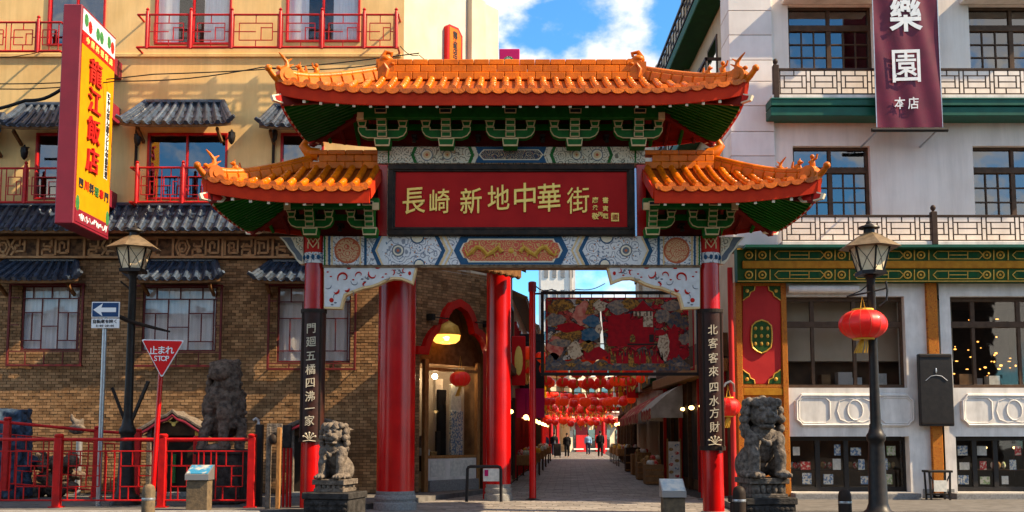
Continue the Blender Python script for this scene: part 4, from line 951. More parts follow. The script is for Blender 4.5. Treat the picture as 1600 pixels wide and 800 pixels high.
while z < zf0-.04:
    off = (row % 2)*BW*.5; x = -14.4+off
    while x < XC-.02:
        x1 = min(x+BW, XC)
        spans = [(x+g, x1-g)]
        for (wa,wb,wc,wd) in wins:
            if z+BH > wc and z < wd: spans = [q for (p,r_) in spans for q in ((p,min(r_,wa)),(max(p,wb),r_)) if q[1]-q[0] > .02] if not (spans and spans[0][1] < wa or spans and spans[0][0] > wb) else spans
        for p,q in spans:
            pr = .016+rnd.uniform(-.004,.005); cxp = 800+((p+q)/2)*FPX/T(600,DL); czp = (z+BH/2)
            if 255 < cxp < 470 and 1.55 < czp < 2.75 and count < 300:
                count += 1; inst(brick_me,'brick',lb,((p+q)/2,DL-pr,z+BH/2),(q-p,.05,BH-2*g))
            else:
                y0 = DL-pr; rest.add([(p,y0,z+g),(q,y0,z+g),(q,y0,z+BH-g),(p,y0,z+BH-g),(p,DL,z+g),(q,DL,z+g),(q,DL,z+BH-g),(p,DL,z+BH-g)],[(0,1,2,3),(0,4,5,1),(1,5,6,2),(2,6,7,3),(3,7,4,0)])
        x += BW
    s = .02-off*.5
    while s < CS:
        p,q = max(0,s)+g, min(s+BW,CS)-g; zc = z+BH/2; hw = arch_half(zc); cc = 1.95
        for (p,q) in ([(p,q)] if hw < 0 or q < cc-hw or p > cc+hw else [(p,min(q,cc-hw)),(max(p,cc+hw),q)]):
            if q-p < .03: continue
            o_ = .016+rnd.uniform(-.004,.005); vs = [cfr(a,o,b) for o in (o_,0) for a,b in ((p,z+g),(q,z+g),(q,z+BH-g),(p,z+BH-g))]
            rest.add(vs,[(0,1,2,3),(0,4,5,1),(1,5,6,2),(2,6,7,3),(3,7,4,0)])
        s += BW
    z += BH; row += 1
stuff(rest.build('brickwork','brick',lb))
# mortar bed of the chamfer with the arched opening
mb = MB(); cc = 1.95; zlev = [0,3.62,3.71,3.80,3.91,4.02,4.14,4.22,4.32,4.42,4.52,4.62,4.70,4.78,4.84,4.88]
for a,b in zip(zlev,zlev[1:]):
    h0,h1 = (1.30 if a < 3.7 and a == 0 else arch_half(a+1e-4)), arch_half(b-1e-4)
    mb.add([cfr(0,0,a),cfr(cc-h0,0,a),cfr(cc-h1,0,b),cfr(0,0,b)],[(0,1,2,3)]); mb.add([cfr(cc+h0,0,a),cfr(CS,0,a),cfr(CS,0,b),cfr(cc+h1,0,b)],[(0,1,2,3)])
    mb.add([cfr(cc-h0,0,a),cfr(cc-h1,0,b),cfr(cc-h1,-.35,b),cfr(cc-h0,-.35,a)],[(0,1,2,3)]); mb.add([cfr(cc+h0,0,a),cfr(cc+h1,0,b),cfr(cc+h1,-.35,b),cfr(cc+h0,-.35,a)],[(0,1,2,3)])
mb.add([cfr(0,0,4.88),cfr(CS,0,4.88),cfr(CS,0,zb_+.1),cfr(0,0,zb_+.1)],[(0,1,2,3)]); mb.build('mortar_bed','mortar',lb)
# red moulding round the arch
prof = [(3.28,1.45),(3.62,1.42)] ; om = MB()
o_pts = [(-1.50,3.66),(-1.26,3.66),(-1.20,3.84),(-1.04,4.06),(-.84,4.22),(-.68,4.26),(-.62,4.46),(-.52,4.66),(-.34,4.84),(0,4.96),(.34,4.84),(.52,4.66),(.62,4.46),(.68,4.26),(.84,4.22),(1.04,4.06),(1.20,3.84),(1.26,3.66),(1.55,3.66)]
i_pts = [(-1.50,3.46),(-1.14,3.46),(-1.08,3.66),(-.95,3.90),(-.78,4.06),(-.54,4.12),(-.48,4.32),(-.40,4.50),(-.26,4.66),(0,4.76),(.26,4.66),(.40,4.50),(.48,4.32),(.54,4.12),(.78,4.06),(.95,3.90),(1.08,3.66),(1.14,3.46),(1.55,3.46)]
n = len(o_pts); vs = []
for o in (.16,-.05):
    vs += [cfr(cc+a,o,b) for a,b in o_pts] + [cfr(cc+a,o,b) for a,b in i_pts]
fs = []
for i in range(n-1):
    fs += [(i,i+1,n+i+1,n+i),(2*n+i,2*n+i+1,3*n+i+1,3*n+i),(i,i+1,2*n+i+1,2*n+i),(n+i,n+i+1,3*n+i+1,3*n+i)]
fs += [(0,n,3*n,2*n),(n-1,2*n-1,4*n-1,3*n-1)]
om.add(vs,fs).build('door_arch','red_paint',lb)
# porch behind the arch
mb = MB(); cbox(mb,cc-1.6,cc+1.6,-.42,-.36,3.30,4.95); mb.build('arch_tympanum','eave_wood',lb)
mb = MB(); cbox(mb,cc-1.32,cc+1.4,-2.6,-2.5,0,4.5); cbox(mb,cc-1.32,cc+1.4,-2.6,-.4,3.3,3.4); cbox(mb,cc-1.4,cc-1.32,-2.6,-.36,0,3.4); cbox(mb,cc+1.32,cc+1.4,-2.6,-.36,0,3.4); mb.build('shop_room','room_warm',lb)
fl = MB(); cbox(fl,cc-1.32,cc+1.32,-2.6,.0,0,.10); fl.build('shop_floor','granite',lb)
sf = MB()
for s0,s1 in ((cc-.86,cc-.72),(cc+1.10,cc+1.20)): cbox(sf,s0,s1,-.36,-.24,.1,3.40)
cbox(sf,cc-.72,cc+1.10,-.36,-.26,.92,.99); cbox(sf,cc-.72,cc+1.10,-.36,-.26,3.12,3.20)
sf = sf.build('shop_window','wood',lb,bevel=.008)
mb = MB(); cbox(mb,cc-.72,cc+1.10,-.31,-.30,.99,3.12); mb.build('pane','glass',sf)
mb = MB(); cbox(mb,cc-.70,cc+1.08,-.40,-.27,.38,.915); mb.build('sill_panel','white_trim',sf)
mb = MB(); cbox(mb,cc-.70,cc+1.12,-.42,-.20,.1,.375); mb.build('sill_base','granite',sf,bevel=.01)
for s0,s1 in ((cc-.68,cc-.05),(cc+.05,cc+1.04)):
    mb = MB(); cbox(mb,s0+.06,s1-.06,-.268,-.262,.46,.86); mb.build('sill_notice','paper',sf)
# goods in the shop window
r = random.Random(3)
cnt_ = MB(); cbox(cnt_,cc-.70,cc+1.05,-1.0,-.5,.6,.98); cnt_.build('display_counter','wood_dark',sf)
for k,(s,o,w_,h,mt) in enumerate(((-.55,-.6,.16,.20,'paper'),(-.55,-.62,.12,.5,'stone_light'),(-.30,-.7,.2,.16,'paper'),(-.1,-.65,.22,.10,'goods'),(.12,-.7,.14,.62,'black_box'),(.35,-.8,.30,1.7,'cloth_black'),(.72,-.62,.44,1.15,'paper_blue'),(.72,-.66,.40,1.85,'paper'),(.38,-.95,.3,2.0,'grey_wall'),(-.28,-1.2,.3,1.1,'wood'))):
    mb = MB(); cbox(mb,cc+s-w_/2,cc+s+w_/2,o-.08,o,.985,.985+h); mb.build('shop_goods',mt,sf,bevel=.01)
for s,o,z_ in ((-.2,-.55,3.0),(.55,-.6,3.0),(.2,-1.6,3.0)): MB().ell(cfr(cc+s,o,z_),.07,10,8).build('shop_fill_bulb','bulb_fill',sf)  # bulbs added to brighten the dark display window
# lit lamp hanging in the arch
lamp_c = cfr(cc-.42, .05, 3.98); mb = MB().lathe([(.02,.30),(.26,.20),(.36,.02),(.34,-.10),(.26,-.17),(.10,-.20)],lamp_c.x,lamp_c.y,20,lamp_c.z); 
hl = mb.build('arch_lamp','lamp_gold',lb,smooth=True)
MB().ell((lamp_c.x+.02,lamp_c.y-.20,lamp_c.z-.06),(.16,.16,.10),12,8).build('lamp_bulb','bulb_soft',hl,smooth=True)
MB().lathe([(.03,.42),(.10,.38),(.30,.26),(.375,.04),(.37,.02),(.28,.20),(.02,.31)],lamp_c.x,lamp_c.y,20,lamp_c.z).build('lamp_shade','gold_paint',hl,smooth=True)
for sg in (-1,1):
    a = cfr(cc+sg*1.05,.02,4.40); mb = MB(); mb.bar(cfr(cc+sg*.5,.22,4.40),cfr(cc+sg*1.1,.22,4.40),.03,.03); mb.bar(a,cfr(cc+sg*1.05,.24,4.40),.10,.16); mb.build('sign_bracket','iron',lb)
# porch slab carried by two round columns that stand before the chamfer
pc = [(-3.1,20.55),(-2.0,20.25),(.22,23.45),(.12,27.2),(-2.68,24.55),(-3.3,24.4)]
sl = MB(); sl.bar((-2.35,20.9,5.38),(-.27,23.85,5.38),.5,.2)
for s_,(ca,cb) in ((.3,(-2.35,20.9)),(3.4,(-.27,23.85))):
    q = cfr(s_,0,5.38); sl.bar((ca,cb,5.375),q,.3,.19)
slab_ = sl.build('porch_beam','far_brown',lb)
mb = MB(); mb.bar((-2.0,20.33,5.22),(.16,23.5,5.22),.14,.18)
for k in range(16):
    f = (k+.5)/16; p = Vector((-2.0,20.33,5.13)).lerp(Vector((.16,23.5,5.13)),f); mb.ell(p+Vector((.05,-.03,0)),(.06,.06,.06),8,5)
mb.build('porch_frieze','eave_wood',slab_)
for cx,cy,r_ in ((X(619.5,600,20.9),20.9,.385),(X(779,600,23.8),23.8,.285)):
    c = MB().lathe([(r_,.38),(r_,3.0),(r_*.99,5.28)],cx,cy,36).build('porch_column','red_paint',lb,smooth=True)
    MB().lathe([(r_*1.13,0),(r_*1.15,.06),(r_*1.13,.15),(r_*1.04,.17),(r_*1.04,.20),(r_*1.10,.23),(r_*1.08,.29),(r_*1.0,.31),(r_*1.02,.34),(r_*1.01,.385)],cx,cy,32).build('column_base','granite',c,smooth=True)
mb = MB(); mb.box(X(755,600,24.3),X(770,600,24.3),24.25,24.5,.0,3.5); mb.build('arch_jamb','red_paint',lb)
# ground-floor windows: white curtains behind glass, red lattice, outer grille standing off the wall
def lattice_window(x0,x1,y0,y1,hole):
    a,b,c,d = hole; A,B,C_,D_ = lx(x0,YB),lx(x1,YB),lzz(y1),lzz(y0)
    f = MB(); w_ = .05
    for q in ((A,B,C_,C_+w_),(A,B,D_-w_,D_),(A,A+w_,C_+w_,D_-w_),(B-w_,B,C_+w_,D_-w_)): f.box(q[0],q[1],DL-.16,DL-.10,q[2],q[3])
    win = f.build('window','lattice_red',lb,bevel=.005)
    cur = MB(); cur.grid(lambda u,v: (a+(b-a)*u, DL+.15+.016*math.sin(u*26)+.008*math.sin(u*61), c+(d-c)*v), 80, 1); cur.build('curtain','curtain',win,smooth=True)
    fr2 = MB()
    for q in ((a,b,c,c+.04),(a,b,d-.04,d),(a,a+.04,c+.04,d-.04),(b-.04,b,c+.04,d-.04)): fr2.box(q[0],q[1],DL+.03,DL+.08,q[2],q[3])
    fr2.build('casement','lattice_red',win)
    W_,H = b-a,d-c; t_ = .013
    def h(f0,f1,g): bx('lattice_bar','lattice_red',win,a+W_*f0,a+W_*f1,DL+.02,DL+.05,d-H*g-t_,d-H*g+t_)
    def v(f,g0,g1): bx('lattice_bar','lattice_red',win,a+W_*f-t_,a+W_*f+t_,DL+.022,DL+.048,d-H*g1,d-H*g0)
    h(0,1,.20); v(.18,0,.2); v(.50,0,.2); v(.80,0,.2); v(.34,.2,1); v(.62,.2,1); h(0,.34,.42); v(.17,.42,.85); h(0,.34,.85); h(.34,.62,.63); h(.62,.96,.42); v(.79,.42,.85); h(.62,.96,.85); v(.955,.2,1)
    for i,(s0,s1) in enumerate(((0,.34),(.34,.62),(.62,1))): bx('pane','glass',win,a+W_*s0+.01,a+W_*s1-.01,DL+.06,DL+.066,c+.02,d-.02)
    zb2 = c-.04
    bx('grille_bar','lattice_red',win,A+w_,B-w_,DL-.15,DL-.12,zb2-.012,zb2+.012)
    for k in range(1,4): bx('grille_bar','lattice_red',win,A+(B-A)*k/4-.012,A+(B-A)*k/4+.012,DL-.148,DL-.122,C_+w_,zb2-.012)
    for zz_ in (d-H*.2,d-H*.62): 
        bx('grille_bar','lattice_red',win,A+w_,a,DL-.15,DL-.12,zz_-.012,zz_+.012); bx('grille_bar','lattice_red',win,b,B-w_,DL-.15,DL-.12,zz_-.012,zz_+.012)
    for xx in (A+.02,B-.02):
        for zz_ in (C_+.03,D_-.03): bx('grille_stay','lattice_red',win,xx-.012,xx+.012,DL-.11,DL+.0,zz_-.012,zz_+.012)
lattice_window(16,133,444,573,wins[0]); lattice_window(210,349,446,574,wins[1]); lattice_window(420,558,445,579,wins[2])
# wall lanterns and rain pipes
for x,y in ((215,216),(362,213),(38,237),(428,210)):
    p = P(x,y,DL-.22); mb = MB().lathe([(.02,.17),(.03,.13),(.09,.09),(.085,.06),(.095,.0),(.075,-.12),(.04,-.17),(.015,-.2)],p.x,p.y,8,p.z); mb.bar((p.x,p.y,p.z+.12),(p.x,DL,p.z+.16),.025,.025); mb.build('wall_lantern','iron',lb,smooth=True)
for x,y0,y1 in ((214,196,260),(428,196,258)):
    q = lx(x,230); MB().cyl((q,DL-.05,Z(y1,DL)),(q,DL-.05,Z(y0,DL)),.035,None,10).build('rain_pipe','iron_brown',lb,smooth=True)
mb = MB(); mb.box(-14.5,XC-.05,DL-.05,DL-.001,lzz(90),lzz(84)); mb.build('string_course','yellow_wall',lb,bevel=.012)
# ---------------------------------------------------------------- right building: white plaster, green ledges, painted shop front
rb = thing('white_restaurant_building', 'white restaurant building with green ledges and lattice balconies right of the gate', 'building', (10, DR, 0))
def rx(x, y=250): return X(x, y, DR)
def rz(y): return Z(y, DR)
XE = 13.6; TOPR = Z(-60, DR)
X0 = rx(1141,250)                                          # street corner of the building
# corner pilaster faced with stone panels
pz = [Z(y,DR) for y in (386,352,318,283,246,208,168,130,97,58,20,-18,-60)]
XP = rx(1209,250)
for a,b in zip(pz,pz[1:]):
    MB().box(X0, XP, DR-.12, DR+.75, a+.008, b-.006).build('stone_panel','white_stone',rb,bevel=.008)
MB().box(X0+.03, XP-.03, DR-.09, DR+.72, rz(388), TOPR).build('pilaster_core','grey_wall',rb)
# main wall with window openings
wh = [(rx(1232,60),rx(1364,60),rz(110),rz(8)), (rx(1515,60),rx(1655,60),rz(110),rz(8)), (rx(1240,285),rx(1361,285),rz(340),rz(228)), (rx(1522,285),rx(1655,285),rz(340),rz(228))]
wall(MB(), XP, XE, rz(388), TOPR, DR, wh, .30).build('white_wall','white_wall',rb)
MB().box(XP+.05, XE-.05, DR+.6, DR+4.0, rz(386), TOPR-.05).build('room_back','room_dark',rb)
def sash_window(h, cols, upper):
    a,b,c,d = h; y0 = DR+.18; w_ = .06; f = MB(); H = d-c
    zt = d-H*.32
    for q in ((a,b,c,c+w_),(a,b,d-w_,d),(a,a+w_,c+w_,d-w_),(b-w_,b,c+w_,d-w_),(a+w_,b-w_,zt-.07,zt+.07)): f.box(q[0],q[1],y0-.05,y0+.07,q[2],q[3])
    win = f.build('window','window_brown',rb,bevel=.006); m_ = (a+b)/2
    bx('mullion','window_brown',win,m_-.05,m_+.05,y0-.03,y0+.06,c+w_,zt-.07); bx('mullion','window_brown',win,m_-.035,m_+.035,y0-.03,y0+.06,zt+.07,d-w_)
    for s0,s1 in ((a+w_,m_-.05),(m_+.05,b-w_)):
        bx('pane','glass_dark',win,s0,s1,y0+.02,y0+.03,zt+.07,d-w_)
        for i in range(3):
            for j in range(3):
                p,q = s0+(s1-s0)*i/3,s0+(s1-s0)*(i+1)/3; r_,s_ = c+w_+(zt-.07-c-w_)*j/3, c+w_+(zt-.07-c-w_)*(j+1)/3
                bx('pane','glass_dark',win,p+.012,q-.012,y0+.02+rnd.uniform(-.004,.004),y0+.028,r_+.012,s_-.012)
        for i in (1,2):
            p = s0+(s1-s0)*i/3; bx('muntin','window_brown',win,p-.014,p+.014,y0-.01,y0+.04,c+w_,zt-.07)
            q = c+w_+(zt-.07-c-w_)*i/3; bx('muntin','window_brown',win,s0,s1,y0-.012,y0+.042,q-.014,q+.014)
    r = random.Random(int(a*10)); cur = MB()
    if upper:
        q = a+(b-a)*.52; cur.grid(lambda u,v: (q+(b-a)*.30*u, y0+.16+.02*math.sin(u*22), c+(zt-c)*v), 24, 1); cur.build('curtain','wood',win,smooth=True)
for i,h in enumerate(wh): sash_window(h,3,i<2)
for x0,x1,y in ((1221,1366,1),(1499,1665,1)): MB().box(rx(x0,10),rx(x1,10),DR-.45,DR+.0,rz(7),rz(-4)).build('window_hood','white_trim',rb,bevel=.01)
# balconies with lattice panels
def lattice_balcony(x0,x1,yt,yb,posts,yr,proj):
    d = DR-proj; u = lambda x: X(x,yr,d); zt,zb = Z(yt,d),Z(yb,d); H = zt-zb; t_ = .011
    o = MB(); o.box(u(x0),u(x1),d-.03,d+.04,zt-.02,zt+.03); o.box(u(x0),u(x1),d-.025,d+.035,zb-.025,zb+.015)
    o = o.build('balcony_railing','lattice_brown',rb,bevel=.006)
    for p in posts: 
        MB().box(u(p)-.065,u(p)+.065,d-.07,d+.07,zb-.10,zt+.10).build('railing_post','lattice_brown',o,bevel=.012); MB().lathe([(.03,0),(.03,.03),(.055,.06),(.06,.10),(.04,.14),(.01,.155)],u(p),d,10,zt+.10).build('post_finial','lattice_brown',o,smooth=True)
    n = int((x1-x0)/47); 
    for i in range(n):
        A = u(x0+(x1-x0)*i/n); B = u(x0+(x1-x0)*(i+1)/n); w_ = B-A
        def h(f0,f1,g): bx('lattice_bar','lattice_brown',o,A+w_*f0,A+w_*f1,d-t_,d+t_,zb+H*g-t_,zb+H*g+t_)
        def v(f,g0,g1): bx('lattice_bar','lattice_brown',o,A+w_*f-t_,A+w_*f+t_,d-t_-.002,d+t_-.002,zb+H*g0,zb+H*g1)
        v(.0,0,1); v(.14,0,1); h(.14,1,.25); h(.14,1,.75); v(.52,0,.25); v(.60,.75,1); v(.28,.25,.75); v(.86,.25,.75); h(.28,.86,.5); h(0,.14,.5)
    return o
lattice_balcony(1212,1690,109,147,(1212,),128,.50); lattice_balcony(1222,1690,338,376,(1459,),358,.50)
ub = MB(); ub.box(X(1205,150,DR-.5),XE,DR-.56,DR-.002,Z(155,DR-.5),Z(149,DR-.5)); ub.build('balcony_coping','white_trim',rb,bevel=.01)
for y0,y1,o in ((156,167,.60),(168,182,.56)): MB().box(X(1203,165,DR-.5),XE,DR-o,DR-.001,Z(y1,DR-.5),Z(y0,DR-.5)).build('green_ledge','ledge_green',rb,bevel=.012)
MB().box(X(1203,165,DR-.5),XE,DR-.62,DR-.001,Z(157.5,DR-.5),Z(155.2,DR-.5)).build('green_ledge','ledge_green',rb)
lb2 = MB(); lb2.box(XP,XE,DR-.54,DR-.002,Z(383,DR-.5),Z(377,DR-.5)); lb2.build('balcony_coping','white_trim',rb,bevel=.01)
MB().box(rx(1155,385),XE,DR-.60,DR-.001,Z(387.5,DR-.5),Z(383.4,DR-.5)).build('green_ledge','ledge_green',rb)
# side wall on the street with balconies seen from below
XS = X0+.22
SL = 18.0
MB().box(XS, XS+5, DR+.76, DR+SL, 3.2, TOPR+2).build('side_wall','tan_stone',rb)
for k,dd in enumerate((DR+6.2,DR+12,DR+SL-.4)): MB().box(XS-.14,XS,dd,dd+.5,3.2,TOPR+2.01).build('side_pier','tan_stone',rb,bevel=.01)
def side_balcony(z0,y0,y1,w_):
    MB().box(XS-w_,XS,y0,y1,z0,z0+.28).build('side_balcony','dark_green',rb,bevel=.02); 
    r_ = MB(); r_.box(XS-w_-.01,XS-w_+.05,y0,y1,z0+.95,z0+1.02); r_.box(XS-w_-.005,XS-w_+.04,y0,y1,z0+.34,z0+.38)
    r_.box(XS-w_,XS,y0,y0+.05,z0+.95,z0+1.02)
    r_ = r_.build('side_railing','lattice_brown',rb); n = int((y1-y0)/.45)
    for i in range(n):
        a = y0+(y1-y0)*i/n; bx('lattice_bar','lattice_brown',r_,XS-w_,XS-w_+.03,a,a+.03,z0+.38,z0+.95); bx('lattice_bar','lattice_brown',r_,XS-w_,XS-w_+.03,a,a+.42,z0+.55+.2*(i%2),z0+.58+.2*(i%2))
side_balcony(Z(112,DR)-.3,DR+1.0,DR+9.2,.55); side_balcony(Z(-40,DR),DR+.9,DR+14,.6)
for z0 in (Z(80,DR),Z(300,DR)):
    for yy in (DR+2.2,DR+4.6,DR+8,DR+11): 
        w = MB().box(XS-.03,XS+.04,yy,yy+1.2,z0,z0+1.3).build('side_window','window_brown',rb); bx('pane','glass_dark',w,XS-.036,XS-.030,yy+.08,yy+1.12,z0+.08,z0+1.22)
# painted band above the shop front: green with gold roundels, a plain ochre course between
DBD = DR-.30
u = lambda x, y=415: X(x,y,DBD)
bnd = MB().box(u(1152),XE,DBD,DR+.0,Z(440,DBD),Z(388,DBD)).build('painted_band','band_green',rb)
MB().box(u(1160),XE,DBD-.05,DBD+.01,Z(419.5,DBD),Z(408,DBD)).build('ochre_course','ochre',bnd,bevel=.01)
bx('band_line','gold_paint',bnd,u(1152),XE,DBD-.02,DBD+.01,Z(390,DBD),Z(388.5,DBD)); bx('band_line','gold_paint',bnd,u(1152),XE,DBD-.02,DBD+.01,Z(440,DBD),Z(438.8,DBD))
def gold_ring(mb,x,y,r): mb.tube([P(x+r*math.cos(a),y+r*math.sin(a),DBD-.012) for a in [2*math.pi*k/14 for k in range(14)]],.018,5,closed=True); mb.ell(P(x,y,DBD-.01),(.03,.012,.03),6,4)
for yc,k0 in ((398.5,0),(429.5,1)):
    for x in range(1172,1640,1):
        pass
    xg = 1170
    while xg < 1640:
        mb = MB()
        for q in (0,21): gold_ring(mb,xg+q,yc,5.5)
        for q in (10.5,33): mb.bar(P(xg+q,yc-8,DBD-.01),P(xg+q,yc+8,DBD-.01),.02,.03,(0,1,0))
        mb.build('band_roundel','gold_paint',bnd)
        mb = MB(); x0,x1 = xg+40,xg+118
        for a,b in (((x0+6,yc-6),(x1-6,yc-6)),((x0+6,yc+6),(x1-6,yc+6)),((x0+6,yc-6),(x0,yc)),((x0,yc),(x0+6,yc+6)),((x1-6,yc-6),(x1,yc)),((x1,yc),(x1-6,yc+6)),((x0+24,yc-6),(x0+24,yc+6)),((x1-24,yc-6),(x1-24,yc+6)),((x0+24,yc),(x1-24,yc))):
            mb.bar(P(*a,DBD-.008),P(*b,DBD-.008),.016,.016)
        mb.build('band_fret','gold_paint',bnd)
        inl = MB(); poly(inl,[(x0+9,yc+4),(x1-9,yc+4),(x1-9,yc-4),(x0+9,yc-4)],DBD,DBD-.006,DBD+.01); inl.build('band_inset','dark_green',bnd)
        xg += 124
# red panel with green corner pieces and medallion, orange posts
DPn = DR-.02
v = lambda x, y=520: X(x,y,DPn)
pn = MB().box(v(1150),v(1229),DPn,DPn+.3,LP,Z(440,DPn)-.004).build('entrance_pier','orange_post',rb)
red = MB(); poly(red, rect(1160,447,1220,600), DPn, DPn-.02, DPn+.01); red = red.build('red_panel','panel_red',rb,bevel=.01)
def post(x0,x1,y0,y1,o=.06,mt='orn_post',par=None):
    return MB().box(v(x0),v(x1),DPn-o,DPn+.02,Z(y1,DPn),Z(y0,DPn)).build('painted_post',mt,par or rb,bevel=.008)
post(1149.5,1158.5,441,784); post(1220.5,1229,441,784); 
MB().box(v(1159),v(1220),DPn-.045,DPn+.01,Z(447,DPn),Z(441,DPn)).build('painted_rail','orn_post',rb)
MB().box(v(1159),v(1220),DPn-.045,DPn+.01,Z(606,DPn),Z(601,DPn)).build('painted_rail','orn_post',rb)
MB().box(v(1159),v(1220),DPn-.05,DPn+.01,Z(618,DPn),Z(607,DPn)).build('ochre_plate','ochre',rb,bevel=.01)
for sx_,sy_,cx,cy in ((1,1,1160.5,447.5),(-1,1,1219.5,447.5),(1,-1,1160.5,599.5),(-1,-1,1219.5,599.5)):
    pts = [(cx,cy),(cx+sx_*19,cy),(cx+sx_*18,cy+sy_*6),(cx+sx_*12,cy+sy_*9),(cx+sx_*10,cy+sy_*15),(cx+sx_*5,cy+sy_*18),(cx,cy+sy_*22)]
    mb = MB(); poly(mb,pts,DPn,DPn-.045,DPn); c = mb.build('corner_piece','band_green',red)
    mb = MB(); mb.tube([P(a,b,DPn-.045) for a,b in pts[1:]],.014,5); mb.ell(P(cx+sx_*7,cy+sy_*7,DPn-.045),(.045,.02,.045),8,5); mb.build('corner_gilt','gold_paint',c)
med = [(1190,500),(1199,503),(1205,509),(1206,520),(1206,533),(1204,543),(1197,549),(1190,552),(1183,549),(1176,543),(1174,533),(1174,520),(1175,509),(1181,503)]
mb = MB(); poly(mb,med,DPn,DPn-.05,DPn); m_ = mb.build('medallion','band_green',red)
mb = MB(); mb.tube([P(a,b,DPn-.05) for a,b in med],.018,6,closed=True)
for i in (-1,0,1):
    for j in range(3): mb.ell(P(1190+i*9.5,513+j*12,DPn-.05),(.035,.02,.045),8,5)
mb.build('medallion_gilt','gold_paint',m_)
# two shop-front bays
def bay(xa, xb, xm, full=True):
    # xa..xb clear opening, white surround; window above, relief panel, glazed doors below
    w = lambda x, y=560: X(x,y,DR)
    x0,x1 = w(xa),w(xb); e0,e1 = (w(xa-1) if full else w(xa-17)), w(xb+33) if full else w(xb+20)
    sur = MB()
    wall(sur, e0, e1, LP, Z(440,DR)-.006, DR, [(x0,x1,Z(606,DR),Z(463,DR)),(x0,x1,LP+.13,Z(682,DR))], .45)
    sur.build('shop_surround','white_trim',rb)
    yw = DR+.20; A,B,C_,D_ = x0,x1,Z(606,DR),Z(463,DR); zt = Z(506,DR)
    f = MB()
    for q in ((A,B,C_,C_+.08),(A,B,D_-.10,D_),(A,A+.05,C_+.08,D_-.10),(B-.05,B,C_+.08,D_-.10),(A+.05,B-.05,zt-.07,zt+.07)): f.box(q[0],q[1],yw-.04,yw+.06,q[2],q[3])
    win = f.build('shop_window','window_brown',rb,bevel=.006)
    ms = [A]+[w(m) for m in xm]+[B]
    for m in ms[1:-1]: bx('mullion','window_brown',win,m-.035,m+.035,yw-.03,yw+.05,C_+.08,zt-.07); bx('mullion','window_brown',win,m-.045,m+.045,yw-.03,yw+.05,zt+.07,D_-.10)
    for p,q in zip(ms,ms[1:]): bx('pane','glass',win,p+.03,q-.03,yw+.0,yw+.01,C_+.08,zt-.07); bx('pane','glass',win,p+.03,q-.03,yw+.0,yw+.01,zt+.07,D_-.10)
    room = MB(); room.box(A-.3,B+.3,DR+2.8,DR+2.9,LP,D_+.1); room.box(A-.3,B+.3,yw+.35,DR+2.9,D_+.02,D_+.1); room.box(A-.3,B+.3,yw+.3,DR+2.9,C_-.5,C_-.3); room.box(A-.38,A-.3,DR+.46,DR+2.9,LP,D_+.1); room.box(B+.3,B+.38,DR+.46,DR+2.9,LP,D_+.1); room.build('dining_room','room_dark',rb)
    r = random.Random(int(xa)); 
    for k in range(7): 
        xx = r.uniform(A+.1,B-.3); hh = r.uniform(.25,.7); bx('stored_box',r.choice(('carton','room_warm','paper','grey_wall')),win,xx,xx+r.uniform(.15,.35),yw+.5+k*.05,yw+.75+k*.05,C_-.28,C_-.28+hh)
    bm2 = MB().ell((0,0,0),(.035,.02,.028),8,5).mesh('table_light','bulb')
    for k in range(26 if full else 44): inst(bm2,'table_light',win,(r.uniform(A+(.9 if full else .1),B-.1),yw+r.uniform(.8,2.3),r.uniform(C_+.15,zt-.15)),(r.uniform(.3,1.3),1,r.uniform(.3,.9)))
    for k in range(3): inst(bm2,'ceiling_light',win,(A+(B-A)*(.25+.28*k),yw+1.6,r.uniform(zt+.2,D_-.25)),(1.3,1,.5))
    # relief panel
    D0,D1 = Z(680,DR),Z(608,DR); q0,q1 = w(xa+9),w(xb-(-10) if full else xb+10); za,zb = Z(667,DR),Z(615,DR); c_ = .16
    def octo(k): return [(q0+k,za+c_),(q0+c_*.7,za+c_*.7),(q0+c_,za+k),(q1-c_,za+k),(q1-c_*.7,za+c_*.7),(q1-k,za+c_),(q1-k,zb-c_),(q1-c_*.7,zb-c_*.7),(q1-c_,zb-k),(q0+c_,zb-k),(q0+c_*.7,zb-c_*.7),(q0+k,zb-c_)]
    pnl = MB().prism(octo(0),DR-.04,DR+.02); pnl = pnl.build('relief_panel','white_trim',rb,bevel=.012)
    tr = MB(); tr.tube([(a,DR-.045,b) for a,b in octo(.045)],.026,6,closed=True)
    wd = q1-q0
    for f0,f1 in ((.035,.29),(.71,.965)):
        a,b = q0+wd*f0,q0+wd*f1; e = .09; zz0,zz1 = za+.09,zb-.09
        tr.tube([(p,DR-.042,q) for p,q in ((a,zz0+e),(a+e,zz0),(b-e,zz0),(b,zz0+e),(b,zz1-e),(b-e,zz1),(a+e,zz1),(a,zz1-e))],.018,6,closed=True)
    cx,cz = (q0+q1)/2,(za+zb)/2; tr.tube([(cx+.17*math.cos(t),DR-.042,cz+.22*math.sin(t)) for t in [2*math.pi*k/20 for k in range(20)]],.018,6,closed=True)
    for sg in (-1,1): tr.tube([(cx+sg*.02,DR-.042,cz+.24),(cx+sg*.16,DR-.042,cz+.27),(cx+sg*.34,DR-.042,cz+.20),(cx+sg*.40,DR-.042,cz)],.014,5); tr.tube([(cx+sg*.02,DR-.042,cz-.24),(cx+sg*.16,DR-.042,cz-.27),(cx+sg*.34,DR-.042,cz-.20),(cx+sg*.40,DR-.042,cz)],.014,5)
    tr.build('relief_moulding','white_trim',pnl,smooth=True)
    # glazed doors
    yd = DR+.28; zd0,zd1 = LP+.13,Z(683,DR); fr3 = MB(); es = [x0+(x1-x0)*k for k in ((0,.26,.50,.74,1) if full else (0,.22,.42,.72,1))]
    fr3.box(x0,x1,yd-.03,yd+.04,zd1-.08,zd1); fr3.box(x0,x1,yd-.03,yd+.04,zd0,zd0+.10)
